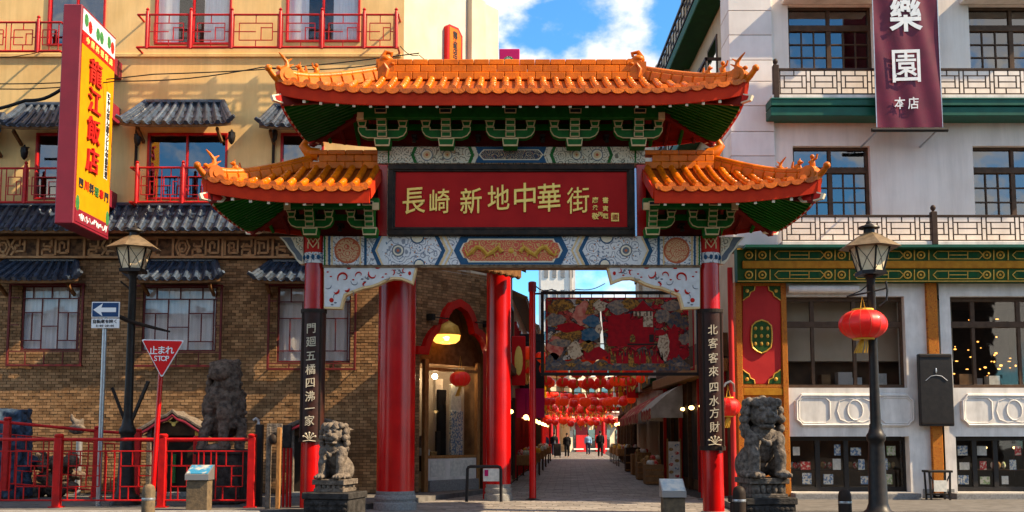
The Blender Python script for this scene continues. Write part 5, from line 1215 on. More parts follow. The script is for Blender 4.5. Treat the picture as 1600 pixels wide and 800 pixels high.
    for e in es: fr3.box(max(e-.05,x0),min(e+.05,x1),yd-.032,yd+.042,zd0+.10,zd1-.08)
    dr = fr3.build('glazed_doors','black_box',rb)
    for p,q in zip(es,es[1:]):
        bx('pane','glass',dr,p+.05,q-.05,yd,yd+.008,zd0+.10,zd1-.08)
        bx('shelf','wood_dark',dr,p+.05,q-.05,yd+.25,yd+.55,zd0+.45,zd0+.48)
        for j in range(3):
            ww = r.uniform(.14,.24); xx = r.uniform(p+.08,max(p+.09,q-ww-.08)); zz_ = zd0+.16+j*.32; bx('poster',('paper_green','paper_blue','paper_red','paper')[r.randrange(4)],dr,xx,xx+ww,yd+.03,yd+.035,zz_,zz_+r.uniform(.16,.28))
        for j in range(4): 
            xx = r.uniform(p+.1,q-.1); MB().ell((xx,yd+r.uniform(.3,.5),zd0+.50+.07),(.05,.05,.08),8,6).build('jar',r.choice(('goods','paper','paper_red','paper_green')),dr)
        MB().ell(((p+q)/2,yd+1.2,zd1-.25),(.04,.04,.03),8,5).build('door_light','bulb_soft',dr)
    st_ = MB(); st_.box(e0+.02 if not full else x0-.02,x1+.05,DR-.45,DR+.44,LP-.05,LP+.125); st_.build('door_step','granite',rb,bevel=.012)
bay(1230,1416,(1274,1340))
bay(1488,1652,(1528,1600),False)
pr_ = MB().box(X(1450.5,600,DR),X(1467,600,DR),DR-.10,DR+.02,LP+.12,Z(441,DR)).build('painted_post','orn_post',rb,bevel=.01)
MB().box(X(1436,600,DR),X(1450.4,600,DR),DR-.02,DR+.01,LP,LP+.20).build('pier_base','granite',rb); MB().box(X(1467.1,600,DR),X(1484,600,DR),DR-.02,DR+.01,LP,LP+.20).build('pier_base','granite',rb)
# rolled white awning at the top of the first bay
MB().cyl((X(1229,450,DR),DR-.12,Z(453,DR)),(X(1338,450,DR),DR-.12,Z(453,DR)),.09,None,14).build('rolled_blind','white_trim',rb,smooth=True)
# pipe on the street corner
MB().cyl((X(1144,600,DR-.15),DR-.15,LP),(X(1144,600,DR-.15),DR-.15,Z(420,DR)),.06,None,12).build('rain_pipe','panel_red',rb,smooth=True)

# ---------------------------------------------------------------- things hung on the right building
bn = thing('shop_banner', 'long maroon hanging banner with silver characters on the white building', 'banner', P(1418,200,DR-.75))
dbn = DR-.80; a,b = X(1367,100,dbn),X(1468,100,dbn); z0,z1 = Z(199,dbn),Z(-70,dbn)
MB().grid(lambda s,t: (a+(b-a)*s, dbn+.010*math.sin(s*5+t*3)+.012*math.sin(s*17+t*9), z0+(z1-z0)*t), 30, 40).build('banner_cloth','banner',bn,smooth=True)
mb = MB(); mb.bar((a-.008,dbn,z0),(a-.008,dbn,z1),.02,.02); mb.bar((b+.008,dbn,z0),(b+.008,dbn,z1),.02,.02); mb.build('banner_edge','galv',bn)
MB().cyl((a-.12,dbn,z0-.06),(b+.12,dbn,z0-.06),.045,None,12).build('banner_rod','iron',bn,smooth=True)
mb = MB(); mb.bar((a+.02,dbn,z0-.06),(a-.10,DR,z0-.22),.03,.03); mb.bar((b-.1,dbn,z0-.06),(b-.18,DR,z0-.22),.03,.03); mb.build('rod_bracket','galv',bn)
for ch,x,y,s_ in (('樂',1415,22,60),('園',1416,103,60),('本',1406,161,21),('店',1427,161,21)):
    sh = MB(); text(sh,ch,P(x,y,dbn-.030),S(s_,dbn)*1.0,proud=.006,bold=(.010 if ch == '園' else .024) if s_>30 else .01,slant=.03,sx=.88); sh.build('character','silver_letter',bn)
bxm = thing('menu_box', 'tall black wall box between the two shop windows', 'sign box', P(1462,665,DR-.1))
A,B,C_,D_ = X(1436,610,DR-.2),X(1488,610,DR-.2),Z(666,DR-.2),Z(553,DR-.2)
MB().box(A,B,DR-.26,DR-.11,C_,D_).build('box_body','black_box',bxm,bevel=.02)
mb = MB(); cx = (A+B)/2; mb.tube([(cx-.24,DR-.27,C_+1.0),(cx-.12,DR-.27,C_+1.10),(cx,DR-.27,C_+1.12),(cx+.12,DR-.27,C_+1.10),(cx+.24,DR-.27,C_+1.0)],.006,5); mb.ell((cx,DR-.265,C_+1.22),(.02,.01,.06),8,6); mb.build('box_emblem','steel',bxm)
for zz_ in (C_+.06,D_-.06): bx('box_trim','iron_brown',bxm,A+.02,B-.02,DR-.275,DR-.26,zz_-.012,zz_+.012)
# small iron stand on the pavement
sd = thing('pavement_stand', 'small black iron stand with a notice before the orange post', 'stand', (X(1467,785,22.2),22.2,LP))
cx = X(1467,785,22.2); mb = MB()
zt = Z(736,22.2)
MB().box(cx-.27,cx+.27,22.05,22.4,zt-.03,zt+.02).build('stand_top','iron',sd,bevel=.01)
for sx_ in (-1,1):
    for yy in (22.1,22.36): MB().bar((cx+sx_*.20,yy,LP),(cx+sx_*.22,yy,zt-.03),.035,.035).build('leg','iron',sd)
MB().box(cx-.14,cx+.14,22.08,22.10,LP+.18,LP+.42).build('notice','paper',sd); MB().box(cx-.2,cx+.2,22.15,22.35,LP+.10,LP+.13).build('stand_shelf','iron',sd)
mb = MB(); mb.tube([(cx-.2,22.1,LP+.1),(cx-.10,22.1,LP+.3),(cx-.2,22.1,zt-.1)],.014,6); mb.tube([(cx+.2,22.1,LP+.1),(cx+.10,22.1,LP+.3),(cx+.2,22.1,zt-.1)],.014,6); mb.build('stand_scroll','iron',sd)
# ---------------------------------------------------------------- the street beyond the gate
RL = lambda d: 4.78+max(0,d-30)*.055
LLn = lambda d: -.34+(d-27.3)*.057
def house(name,label,side,d0,d1,h,wm,roofm,wins,trim='window_brown',deep=5.0,shop=True,storeys=(3.4,)):
    line = RL if side > 0 else LLn; x0,x1 = line(d0),line(d1); o = side*deep
    t = thing(name,label,'building',((x0+x1)/2,(d0+d1)/2,0))
    MB().prism([(x0,d0),(x1,d1),(x1+o,d1),(x0+o,d0)],0,h,'z').build('wall',wm,t)
    at = lambda f,oo,z: Vector((x0+(x1-x0)*f-side*oo, d0+(d1-d0)*f, z))
    rf = MB(); rf.add([at(-.01,.45,h-.05),at(1.01,.45,h-.05),at(1.01,-2.2,h+1.1),at(-.01,-2.2,h+1.1),at(-.01,.45,h+.05),at(1.01,.45,h+.05),at(1.01,-2.2,h+1.25),at(-.01,-2.2,h+1.25)],[(0,1,2,3),(4,5,6,7),(0,1,5,4),(1,2,6,5),(2,3,7,6),(3,0,4,7)]); rf = rf.build('roof',roofm,t)
    n = int((d1-d0)/.5)
    for i in range(n): 
        f = (i+.5)/n; MB().tube([at(f,.47,h+.06),at(f,-2.2,h+1.27)],.07,6).build('roof_roll',roofm,rf)
    for z0 in wins:
        m = max(1,int((d1-d0)/2.6))
        for i in range(m):
            f = (i+.5)/m; hw = .7/(d1-d0); p = [at(f-hw,.04,z0),at(f+hw,.04,z0),at(f+hw,.04,z0+1.3),at(f-hw,.04,z0+1.3)]
            fr = MB()
            for a,b in zip(p,p[1:]+p[:1]): fr.bar(a,b,.10,.10)
            fr.bar((p[0]+p[1])/2,(p[2]+p[3])/2,.05,.06); w = fr.build('window',trim,t)
            MB().add([at(f-hw,.02,z0),at(f+hw,.02,z0),at(f+hw,.02,z0+1.3),at(f-hw,.02,z0+1.3)],[(0,1,2,3)]).build('pane','glass_dark',w)
    for z0 in storeys:
        MB().bar(at(0,.12,z0),at(1,.12,z0),.28,.20).build('string_course',trim,t)
    if shop:
        m = max(1,int((d1-d0)/3))
        for i in range(m):
            f0,f1 = (i+.06)/m,(i+.94)/m; MB().add([at(f0,.03,.25),at(f1,.03,.25),at(f1,.03,2.6),at(f0,.03,2.6)],[(0,1,2,3)]).build('shop_opening','room_dark',t)
            for f in (f0,(f0+f1)/2,f1): MB().bar(at(f,.06,.1),at(f,.06,2.7),.10,.10).build('shop_post',trim,t)
            MB().ell(at((f0+f1)/2,.10,2.2),(.10,.10,.07),8,6).build('shop_light','bulb_soft',t)
    return t, at
# left side
house('street_house','narrow cream house directly behind the porch columns, left side of the street',-1,27.6,33.5,6.9,'grey_wall','far_brown',(4.2,))
tL,atL = house('street_house','cream house with brown tiled roof showing left of the slim red pole',-1,33.8,46,6.0,'far_cream','eave_wood',(4.0,),'red_rail')
MB().bar(atL(.3,.5,2.6),atL(.3,.5,5.2),.16,.9,(1,0,0)).build('shop_sign','black_box',tL); MB().bar(atL(.6,.45,3.0),atL(.6,.45,5.4),.16,.7,(1,0,0)).build('shop_sign','sign_crimson',tL)
MB().bar(atL(.12,.45,2.1),atL(.12,.45,3.1),.16,1.1,(1,0,0)).build('shop_sign','magenta',tL)
house('street_house','pale two storey house farther along the left side of the street',-1,46.4,62,6.4,'far_white','far_brown',(4.1,),'window_brown')
house('street_house','low brown shop at the far left end of the street',-1,62.5,86,4.6,'far_brown','far_brown',(),'red_rail')
# right side
tR,atR = house('street_house','tall tan stone house with green balcony beyond the white building',1,35.9,47,13.5,'tan_stone','far_brown',(4.6,8.4),'dark_green',shop=False)
MB().bar(atR(0,.35,9.9),atR(1,.35,9.9),.7,.32).build('balcony','dark_green',tR)
tR2,atR2 = house('street_house','dark brown wooden shop house with gilded signboard on the right of the street',1,47.4,63,6.6,'far_brown','far_brown',(4.0,),'wood_dark')
for k in range(5):
    MB().bar(atR2(.05+.18*k,.35,3.75),atR2(.20+.18*k,.35,3.75),.10,.55).build('shop_sign','wood_dark',tR2)
    mb = MB(); r = random.Random(k)
    for j in range(7): a = atR2(.06+.18*k+.02*j,.42,3.6+r.uniform(0,.3)); mb.tube([a,a+Vector((0,.18,r.uniform(-.2,.2))),a+Vector((0,.3,r.uniform(-.1,.2)))],.035,5)
    mb.build('sign_lettering','gold_leaf',tR2)
# ground-floor shops under the white building along the street
sh = thing('street_shop','dark timber street shop with striped red awnings under the white building','shop',(5.2,30,0))
MB().box(X0+.10,X0+4.5,DR+1.1,34.4,0,3.2).build('shop_wall','far_brown',sh)
for k in range(7): 
    yy = DR+1.4+k*1.55; MB().box(X0-.02,X0+.12,yy,yy+.14,0,3.1).build('shop_post','wood_dark' if k%2 else 'red_rail',sh)
    bx('shop_opening','room_dark',sh,X0+.06,X0+.098,yy+.2,yy+1.45,.3,2.4)
    MB().ell((X0-.05,yy+.8,2.25),(.08,.08,.06),8,6).build('shop_light','bulb_soft',sh)
MB().box(X0-.25,X0+.1,DR+1.1,34.4,3.0,3.3).build('shop_lintel','wood',sh,bevel=.02); MB().box(X0-.12,X0+.1,DR+1.1,34.4,3.35,3.9).build('shop_signboard','far_brown',sh)
def awning(d0,d1,mt,mv,xi,xo,zt,zb):
    a = MB(); n = 10
    def f(u,v): return Vector((RL(d0+(d1-d0)*u)+xi+(xo-xi)*v, d0+(d1-d0)*u, zt+(zb-zt)*(v**1.35)+.03*math.sin(u*(d1-d0)*6)*v))
    a.grid(f,16,6); 
    a = a.build('awning',mt,sh,smooth=True)
    en = MB(); en.add([f(0,v/6) for v in range(7)]+[Vector((f(0,0).x,d0,zb-.25)),Vector((f(0,1).x,d0,zb-.25))][::-1],[tuple(range(9))]); en.build('awning_end',mt if mt!='awning_red' else 'awning_grey',a)
    vl = MB(); vl.grid(lambda u,v: f(u,1)+Vector((0,0,-.28*v-.03*abs(math.sin(u*(d1-d0)*4))*v)),40,1); vl.build('awning_valance',mv,a)
awning(29.6,33.2,'awning_grey','awning_red',.15,-.78,2.95,2.25); awning(33.6,40.5,'awning_red','awning_red',.15,-.85,2.95,2.2); awning(41,47,'awning_red','awning_red',.1,-.8,2.9,2.2)
# goods set out before the shops
r = random.Random(11)
for i,(d,o,w_,h,mt,lab) in enumerate(((31.4,-.55,.55,.62,'carton','brown carton box nearest the gate before the awning shop'),(32.6,-.50,.5,.75,'wood','wooden crate behind the nearest carton before the awning shop'),(34.6,-.55,.6,.6,'carton','low carton in the middle of the goods before the red awning'),(36.4,-.5,.5,.9,'goods','tall goods crate before the red awning'),(38.8,-.5,.55,.8,'wood','farther wooden crate before the red awning'),(42.5,-.5,.6,1.0,'wood_dark','dark crate at the far end of the awnings'))):
    x = RL(d)+o; t = thing('goods_crate',lab,'crate',(x,d,0),'crates before the awning shops')
    MB().box(x-w_/2,x+w_/2,d-.3,d+.3,.02,h).build('crate_body',mt,t,bevel=.015)
    for k in range(3): MB().box(x-w_/2-.01,x+w_/2+.01,d-.31,d-.302,.06+h*.3*k,.06+h*.3*k+.05).build('slat','wood',t)
    for k in range(5): MB().ell((x+r.uniform(-.2,.2),d+r.uniform(-.2,.2),h+.03),(.09,.09,.10),8,6).build('wrapped_goods',r.choice(('goods','paper_red','paper')),t)
t = thing('notice_board','tall white notice board with food pictures before the awning shop','notice board',(X(1053,745,30.2),30.2,0))
xx = X(1053,700,30.2); MB().box(xx-.20,xx+.20,30.18,30.24,.15,Z(690,30.2)).build('board','paper',t,bevel=.01)
for k in range(9): MB().ell((xx+(-.09 if k%2 else .08),30.17,1.2-.11*k),(.07,.01,.05),8,5).build('food_picture',('paper_blue','goods','paper_red')[k%3],t)
for sx_ in (-1,1): MB().box(xx+sx_*.19-.02,xx+sx_*.19+.02,30.16,30.26,0,1.4).build('leg','wood',t)
# end of the street
te = thing('corner_shop','cream corner shop with dark doorway closing the street in the distance','building',(2,92,0))
MB().box(-9,4.2,92,98,0,6.6).build('wall','far_cream',te); MB().box(-9.3,4.5,91.4,98,3.5,3.8).build('canopy','far_brown',te); MB().box(-9.3,4.6,91.5,98.2,6.6,7.0).build('roof','eave_wood',te)
for x in (-6,-3.4,-.8): bx('doorway','room_dark',te,x,x+1.8,91.95,92.0,0,3.0); 
bx('doorway','black_box',te,1.1,3.9,91.6,91.99,0,3.4)
bx('shop_sign','sign_red',te,-8,-1,91.3,91.4,3.0,3.6); bx('shop_sign','sign_crimson',te,0,4,91.3,91.4,3.0,3.6)
for x in (-7,-4.2,-1.6,.8): bx('shop_curtain','paper_red',te,x,x+.7,91.9,91.94,.2,2.6)
for x in (-5.5,-3,-.5,2,): bx('window','glass_dark',te,x,x+1.1,91.95,92,4.4,5.8)
for x in (.9,4.0,-1.2): bx('door_post','red_paint',te,x,x+.25,91.5,91.75,0,3.5)
t2 = thing('terrace_house','pale sunlit terrace house at the far right end of the street','building',(9,96,0))
MB().box(4.6,14,96,103,0,9.5).build('wall','far_cream',t2)
for zz_ in (3.6,6.4): MB().box(4.5,14,95.7,96,zz_,zz_+.25).build('string_course','white_trim',t2)
for x in (5,6.6,8.2,9.8):
    for zz_ in (.3,4.2,7.0): bx('window','glass_dark',t2,x,x+.9,95.9,95.99,zz_,zz_+1.7); bx('window_sill','white_trim',t2,x-.1,x+1,95.8,96,zz_-.12,zz_)
t3 = thing('tower_block','tall white tower block rising far behind the street','building',(7,150,0))
MB().box(X(845,440,150),X(899,440,150),150,162,0,34).build('wall','far_white',t3)
xa = X(845,440,150)
for i in range(4):
    for j in range(9): bx('window','glass_dark',t3,xa+.5+i*1.22,xa+1.1+i*1.22,149.9,149.99,3+j*3.1,4.3+j*3.1)
for x in (5,8,11): bx('shop_awning','awning_red',t2,x,x+2.2,95.0,95.98,2.6,3.1)
for x in (5.2,7.4,10): bx('shop_door','red_rail',t2,x,x+1.3,95.85,95.98,0,2.5)
bx('stair_strip','grey_wall',t3,xa+4.3,xa+4.6,149.8,150,0,34)
te.rotation_euler.z = D2R(24); t2.rotation_euler.z = D2R(32)
# signs, banners and stalls that line the lane
r = random.Random(21)
def lane_sign(side,d,z0,h,w_,mt,lm,chars,label):
    x = (RL(d) if side > 0 else LLn(d))-side*(.12+w_/2); t = thing('lane_sign',label,'sign',(x,d,z0))
    MB().box(x-w_/2,x+w_/2,d-.06,d+.06,z0,z0+h).build('sign_board',mt,t,bevel=.02); n = len(chars)
    MB().ell((x,d-.06,z0+h*.5),(w_*.30,.02,h*.30),12,7).build('sign_emblem',lm,t)
    MB().bar((x,d,z0+h*.8),(x+side*(w_/2+.2),d,z0+h*.8),.05,.05).build('sign_arm','iron',t)
for a in ((-1,31.0,3.0,1.5,.42,'sign_red','gold_leaf',' ','red vertical sign nearest the porch on the left of the lane'),(-1,36.5,2.9,1.9,.45,'black_box','gold_leaf',' ','black vertical sign on the left of the lane'),(-1,41,2.8,1.2,.6,'sign_crimson','sign_white',' ','crimson sign farther down the left of the lane'),(-1,50,2.7,2.0,.6,'sign_yellow','letter_red',' ','yellow vertical sign down the left of the lane'),
          (1,44,3.1,1.6,.5,'sign_red','gold_leaf',' ','red sign with a gold emblem over the awnings'),(1,49,3.0,1.8,.6,'sign_yellow','letter_red',' ','yellow sign with a red emblem past the awnings'),(1,55,3.0,1.6,.6,'sign_white','letter_red',' ','white sign far down the right of the lane'),(1,60,2.9,2.0,.7,'sign_crimson','gold_leaf',' ','crimson sign at the end of the wooden shop house')): lane_sign(*a)
def red_gate(d):
    t = thing('red_arch','tall red timber arch spanning the far end of the lane','arch',(LLn(d)+2,d,0)); a,b = LLn(d)+.3,RL(d)-.3
    for x in (a,b): MB().lathe([(.16,0),(.15,4.0)],x,d,12).build('post','red_paint',t,smooth=True)
    MB().box(a-.2,b+.2,d-.12,d+.12,4.0,4.35).build('beam','red_paint',t,bevel=.02); MB().box(a-.1,b+.1,d-.08,d+.08,3.5,3.65).build('beam','gold_paint',t)
red_gate(84)
for i,(d,sd) in enumerate(((34.5,-1),(39,-1),(44,-1),(49,-1),(55,-1),(60,-1),(50,1),(54,1),(58,1))):
    x = (LLn(d)+.40) if sd < 0 else RL(d)-.45; t = thing('goods_stall',('left' if sd < 0 else 'right')+' side goods stall, %s from the gate' % ('nearest','second','third','fourth','fifth','sixth','seventh','eighth','ninth')[i] if sd < 0 else 'right side goods stall past the awnings, %s from the gate' % ('nearest','second','third')[i-6],'stall',(x,d,0))
    MB().box(x-.35,x+.35,d-.5,d+.5,.5,.85).build('counter','wood',t,bevel=.02)
    for a in (-.3,.3):
        for b in (-.45,.45): MB().bar((x+a,d+b,0),(x+a,d+b,.5),.05,.05).build('leg','wood_dark',t)
    for k in range(10): MB().ell((x+r.uniform(-.28,.28),d+r.uniform(-.42,.42),.90),(.09,.09,r.uniform(.08,.16)),8,6).build('packet',r.choice(('paper_red','paper','goods','paper_green','lantern_gold')),t)
    MB().ell((x,d,2.1),(.09,.09,.09),10,8).build('stall_bulb','bulb_soft',t); MB().cyl((x,d,2.18),(x,d,2.9),.01,None,5).build('bulb_cord','wire',t)
# strings of red lanterns across the street
lp = thing('paper_lantern','x','lantern',(0,40,3.4),'red lanterns strung across the far street')
prof = [(.06,-.17),(.12,-.16),(.19,-.10),(.215,0),(.19,.10),(.12,.16),(.06,.17)]
ln_r = MB().lathe(prof,0,0,12).mesh('lantern_body','lantern',smooth=True); ln_l = MB().lathe(prof,0,0,12).mesh('lantern_body','lantern_sunlit',smooth=True)
cap_m = MB().lathe([(.012,-.42),(.03,-.36),(.02,-.22),(.06,-.20),(.06,-.155)],0,0,8); cap_me = cap_m.mesh('lantern_cap','lantern_gold')
bpy.data.objects.remove(lp)
r = random.Random(5); k = 0
for si,d in enumerate(list(np.arange(31.5,91,2.15))):
    d = float(d); a,b = LLn(d)+.2,RL(d)-.1; zz0 = 3.95+r.uniform(-.25,.3) if d < 40 else (r.uniform(2.9,4.1) if d < 56 else r.uniform(2.35,4.0)); n = 9
    w = thing('lantern_wire','thin wire number %d' % si,'wire',((a+b)/2,d,zz0+.4),'lantern wires across the far street')
    w['label'] = 'thin dark wire carrying red lanterns across the street'
    MB().tube([(a+(b-a)*i/10,d,zz0+.42-.5*(.25-(i/10-.5)**2)*1.2) for i in range(11)],.012,4).build('cable','wire',w)
    for i in range(n):
        f = (i+.5)/n+r.uniform(-.03,.03); x = a+(b-a)*f; z = zz0+.42-.6*(.25-(f-.5)**2)-.42+r.uniform(-.08,.04)
        t = thing('paper_lantern','small round red paper lantern hanging over the street beyond the gate','lantern',(x,d,z),'red lanterns strung across the far street')
        s = r.uniform(.85,1.2)
        for me,nm in ((ln_r if r.random() < .6 else ln_l,'lantern_body'),(cap_me,'lantern_cap')):
            o = bpy.data.objects.new(nm,me); COL.objects.link(o); o.parent = t; o.scale = (s,s,s)
# people walking in the street
def person(x,d,h,top,bottom,face_away,label,phase,bag=False):
    t = thing('person',label,'person',(x,d,0)); s = h/1.72
    def V(a,b,c): return Vector((x+a*s,d+b*s,c*s))
    def body(mb,g=0.0,part='all'):
        if part in ('all','leg'):
            for sg in (-1,1):
                st = .13*phase*sg
                mb.tube([V(sg*.09,0,.88),V(sg*.10,st*.6,.48),V(sg*.10,st,.07)],[.095*s+g,.062*s+g,.045*s+g],8)
                if part == 'all': mb.tube([V(sg*.10,st+.05,.035),V(sg*.11,st-.13,.03)],[.045*s,.035*s],6)
            mb.ell(V(0,0,.92),(.165*s+g,.115*s+g,.13*s+g),10,7)
        if part in ('all','top'):
            mb.ell(V(0,0,1.02),(.15*s+g,.10*s+g,.18*s),10,7); mb.ell(V(0,0,1.26),(.185*s+g,.115*s+g,.19*s+g),10,7); mb.tube([V(-.17,0,1.37),V(.17,0,1.37)],.07*s+g,8)
            for sg in (-1,1): mb.tube([V(sg*.19,0,1.38),V(sg*.24,.02,1.12),V(sg*.23,-.08*sg*phase,.90)],[.055*s+g,.045*s+g,.036*s+g],8)
        if part == 'all':
            mb.tube([V(0,0,1.38),V(0,0,1.52)],.05*s,8); mb.ell(V(0,-.01,1.60),(.075*s,.092*s,.115*s),10,8); mb.ell(V(0,-.10,1.59),(.014*s,.02*s,.02*s),6,5)
            for sg in (-1,1): mb.ell(V(sg*.235,-.08*sg*phase,.82),(.03*s,.045*s,.07*s),6,5); mb.ell(V(sg*.077,0,1.60),(.012*s,.02*s,.03*s),6,5)
        return mb
    remeshed(body(MB()),.022,2).build('body','skin',t,smooth=True)
    remeshed(body(MB(),.018,'leg'),.025,1).build('trousers',bottom,t,smooth=True); remeshed(body(MB(),.020,'top'),.025,1).build('jacket',top,t,smooth=True)
    mb = MB(); mb.ell(V(0,.02 if not face_away else -.02,1.635),(.086*s,.10*s,.095*s),10,7); mb.build('hair','hair',t,smooth=True)
    if bag: MB().box(x-.14*s,x+.14*s,d-.24*s,d-.10*s,.98*s,1.40*s).build('backpack','cloth_black',t,bevel=.04)
person(X(886,713,70),70,1.66,'cloth_black','cloth_black',True,'person in black walking away beside the dark luggage stand',.6)
person(X(919,709,78),78,1.66,'cloth_blue','cloth_navy',True,'person in light blue shirt and dark trousers farther down the street',.8)
person(X(938,713,71),71,1.80,'cloth_black','cloth_black',True,'person in black jacket with backpack walking down the middle of the street',-.7,True)
person(X(866,712,74),74,1.70,'cloth_black','cloth_navy',True,'person in dark clothes standing behind the luggage stand',.2)
person(X(852,712,75),75,1.62,'cloth_navy','cloth_black',True,'person in navy standing at the left behind the luggage stand',.3)
t = thing('luggage_stand','dark rolling case standing in the street by the people','case',(X(871,713,69),69,0))
xx = X(871,713,69); MB().box(xx-.24,xx+.24,68.9,69.2,.12,.95).build('case_body','black_box',t,bevel=.04)
for sx_ in (-1,1): MB().tube([(xx+sx_*.16,69.15,.95),(xx+sx_*.16,69.15,1.15)],.02,6).build('handle','steel',t)
for sx_ in (-1,1): MB().cyl((xx+sx_*.17-.03,69.05,.06),(xx+sx_*.17+.03,69.05,.06),.06,None,10).build('wheel','iron',t)
# ---------------------------------------------------------------- painted screen on poles inside the gate
DM = 24.0
ms_ = thing('painted_screen','wide painted glass screen in black frame hanging between slim red poles','screen',(X(965,600,DM),DM,0))
for x in (832,1098):
    xx = X(x,620,DM); pz_ = Z(440,DM)
    o = MB().lathe([(.085,0),(.078,.5),(.074,pz_-.2)],xx,DM,16).build('pole','red_paint',ms_,smooth=True); MB().lathe([(.095,pz_-.24),(.095,pz_-.02),(.06,pz_)],xx,DM,16).build('pole_cap','sign_crimson',o,smooth=True)
    MB().lathe([(.16,0),(.16,.02),(.09,.05)],xx,DM,16).build('pole_foot','iron',o)
fx0,fx1,fz0,fz1 = X(845,520,DM),X(1093,520,DM),Z(587,DM),Z(455,DM)
f = MB(); w_ = .075
for q in ((fx0,fx1,fz0,fz0+w_),(fx0,fx1,fz1-w_,fz1),(fx0,fx0+w_,fz0+w_,fz1-w_),(fx1-w_,fx1,fz0+w_,fz1-w_)): f.box(q[0],q[1],DM-.04,DM+.04,q[2],q[3])
f.build('screen_frame','iron',ms_,bevel=.008)
ties = MB(); ties.bar((X(832,500,DM),DM,fz1-.06),(fx0,DM,fz1-.06),.04,.04); ties.bar((X(832,500,DM),DM,fz0+.4),(fx0,DM,fz0+.4),.04,.04)
for k in range(14): ties.bar((fx0+(fx1-fx0)*(k+.5)/14,DM,fz1-w_),(fx0+(fx1-fx0)*(k+.5)/14,DM,fz1-w_-.09),.02,.02)
ties.build('screen_tie','iron',ms_)
a,b,c,d_ = fx0+.13,fx1-.13,fz0+.13,fz1-.15
MB().box(a,b,DM-.006,DM+.006,c,d_).build('screen_glass','mural_glass',ms_)
bo = MB()
for q in ((a,b,c,c+.035),(a,b,d_-.035,d_),(a,a+.03,c,d_),(b-.03,b,c,d_)): bo.box(q[0],q[1],DM-.012,DM+.012,q[2],q[3])
bo.build('screen_border','mural_red',ms_)
def shape(nm,mt,pts,lay,smooth_=False):
    m = MB(); m.prism([(X(x,520,DM),Z(y,DM)) for x,y in pts],DM-.010-.004*lay,DM-.006-.004*lay+.003); return m.build(nm,mt,ms_)
def blob(cx,cy,rx_,ry_,seed,n=26,amp=.22):
    r = random.Random(seed); ph = [r.uniform(0,6.28) for _ in range(4)]
    return [(cx+rx_*math.cos(t)*(1+amp*(.5*math.sin(3*t+ph[0])+.4*math.sin(5*t+ph[1])+.3*math.sin(9*t+ph[2]))), cy+ry_*math.sin(t)*(1+amp*(.5*math.sin(4*t+ph[3])+.4*math.sin(7*t+ph[0])))) for t in [2*math.pi*k/n for k in range(n)]]
wave = [(852,579)]+[(852+k*3.4, 566-4.5*math.sin(k*.55)-(12*math.exp(-((k-5)/5)**2))-(9*math.exp(-((k-60)/4)**2))) for k in range(67)]+[(1078,579)]
shape('painted_wave','mural_wave',wave,2)
shape('painted_figure','mural_left',[(852,467),(938,467),(938,562),(852,562)],0)
shape('painted_figure','mural_right',[(938,467),(1076,467),(1076,560),(1020,575),(945,560)],0)
for nm,mt,args,lay in (('painted_dragon','mural_gold',(878,477,19,9,1),3),('painted_dragon','mural_pink',(912,490,16,18,2),1),('painted_dragon','mural_grey',(868,500,15,10,3),2),('painted_dragon','mural_red',(889,512,22,7,4),3),('painted_dragon','mural_gold',(893,524,26,7,5),2),
    ('painted_figure','mural_blue',(925,502,13,9,6),4),('painted_figure','mural_blue',(921,524,14,11,7),4),('painted_figure','mural_cream',(935,512,5,12,8),3),('painted_figure','mural_red',(928,553,19,11,9),3),('painted_figure','mural_gold',(918,541,11,9,10),4),
    ('painted_tree','mural_cream',(938,478,11,8,11),3),('painted_tree','mural_grey',(967,480,19,11,12),3),('painted_cloud','mural_grey',(1035,494,12,11,13),4),('painted_cloud','mural_wave',(1054,500,13,13,14),3),('painted_cloud','mural_grey',(1050,478,16,8,15),3),('painted_cloud','mural_gold',(985,475,13,9,16),4),
    ('painted_rock','mural_pink',(868,543,13,17,17),2),('painted_rock','mural_cream',(899,547,13,13,18),3),('painted_rock','mural_grey',(876,536,17,6,19),4),('painted_robe','mural_red',(1052,535,9,27,20),4),('painted_robe','mural_cream',(1036,540,9,24,21),5),('painted_sail','mural_red',(1031,520,9,5,22),6),('painted_border_figure','mural_wave',(1068,505,8,9,23),5),('painted_border_figure','mural_grey',(1069,530,8,9,24),5),('painted_border_figure','mural_red',(1068,553,8,8,25),5)):
    shape(nm,mt,blob(*args),lay)
shape('painted_hall','mural_red',[(950,494),(985,490),(985,500),(1022,500),(1022,541),(1000,541),(950,541)],3); shape('painted_hall_roof','mural_red',[(985,486),(996,479),(1005,469),(1014,479),(1024,486)],5)
shape('painted_hall_wall','mural_cream',[(990,487),(1020,487),(1020,494),(990,494)],5); shape('painted_hall_wall','mural_cream',[(1005,494),(1020,494),(1020,511),(1005,511)],5)
for x in (993,999,1010,1016): shape('painted_hall_post','mural_dark',[(x,487),(x+2,487),(x+2,494),(x,494)],6)
shape('painted_hall_base','mural_dark',[(980,537),(1027,537),(1027,539.5),(980,539.5)],5); shape('painted_window','mural_dark',[(1014,523),(1021,523),(1021,535),(1014,535)],6); shape('painted_window','mural_gold',[(984,535),(984,526),(988,522),(992,526),(992,535)],6)
for k in range(18): 
    r = random.Random(k); x = 953+k*4.6; shape('painted_flame',('mural_red','mural_gold','mural_red')[k%3],[(x-4,568),(x-3+r.uniform(-2,2),550-r.uniform(0,9)),(x+r.uniform(-1,1),558),(x+3,546+r.uniform(0,8)),(x+5,568)],4+k%2)
shape('painted_trunk','mural_gold',[(914,492),(917,484),(922,470),(931,466),(936,468),(928,473),(926,482),(930,490)],5)
for k in range(9): r = random.Random(50+k); shape('painted_swirl','mural_gold' if k%2 else 'mural_grey',blob(868+k*24,571-r.uniform(0,3),8,3.2,60+k,18,.3),4)

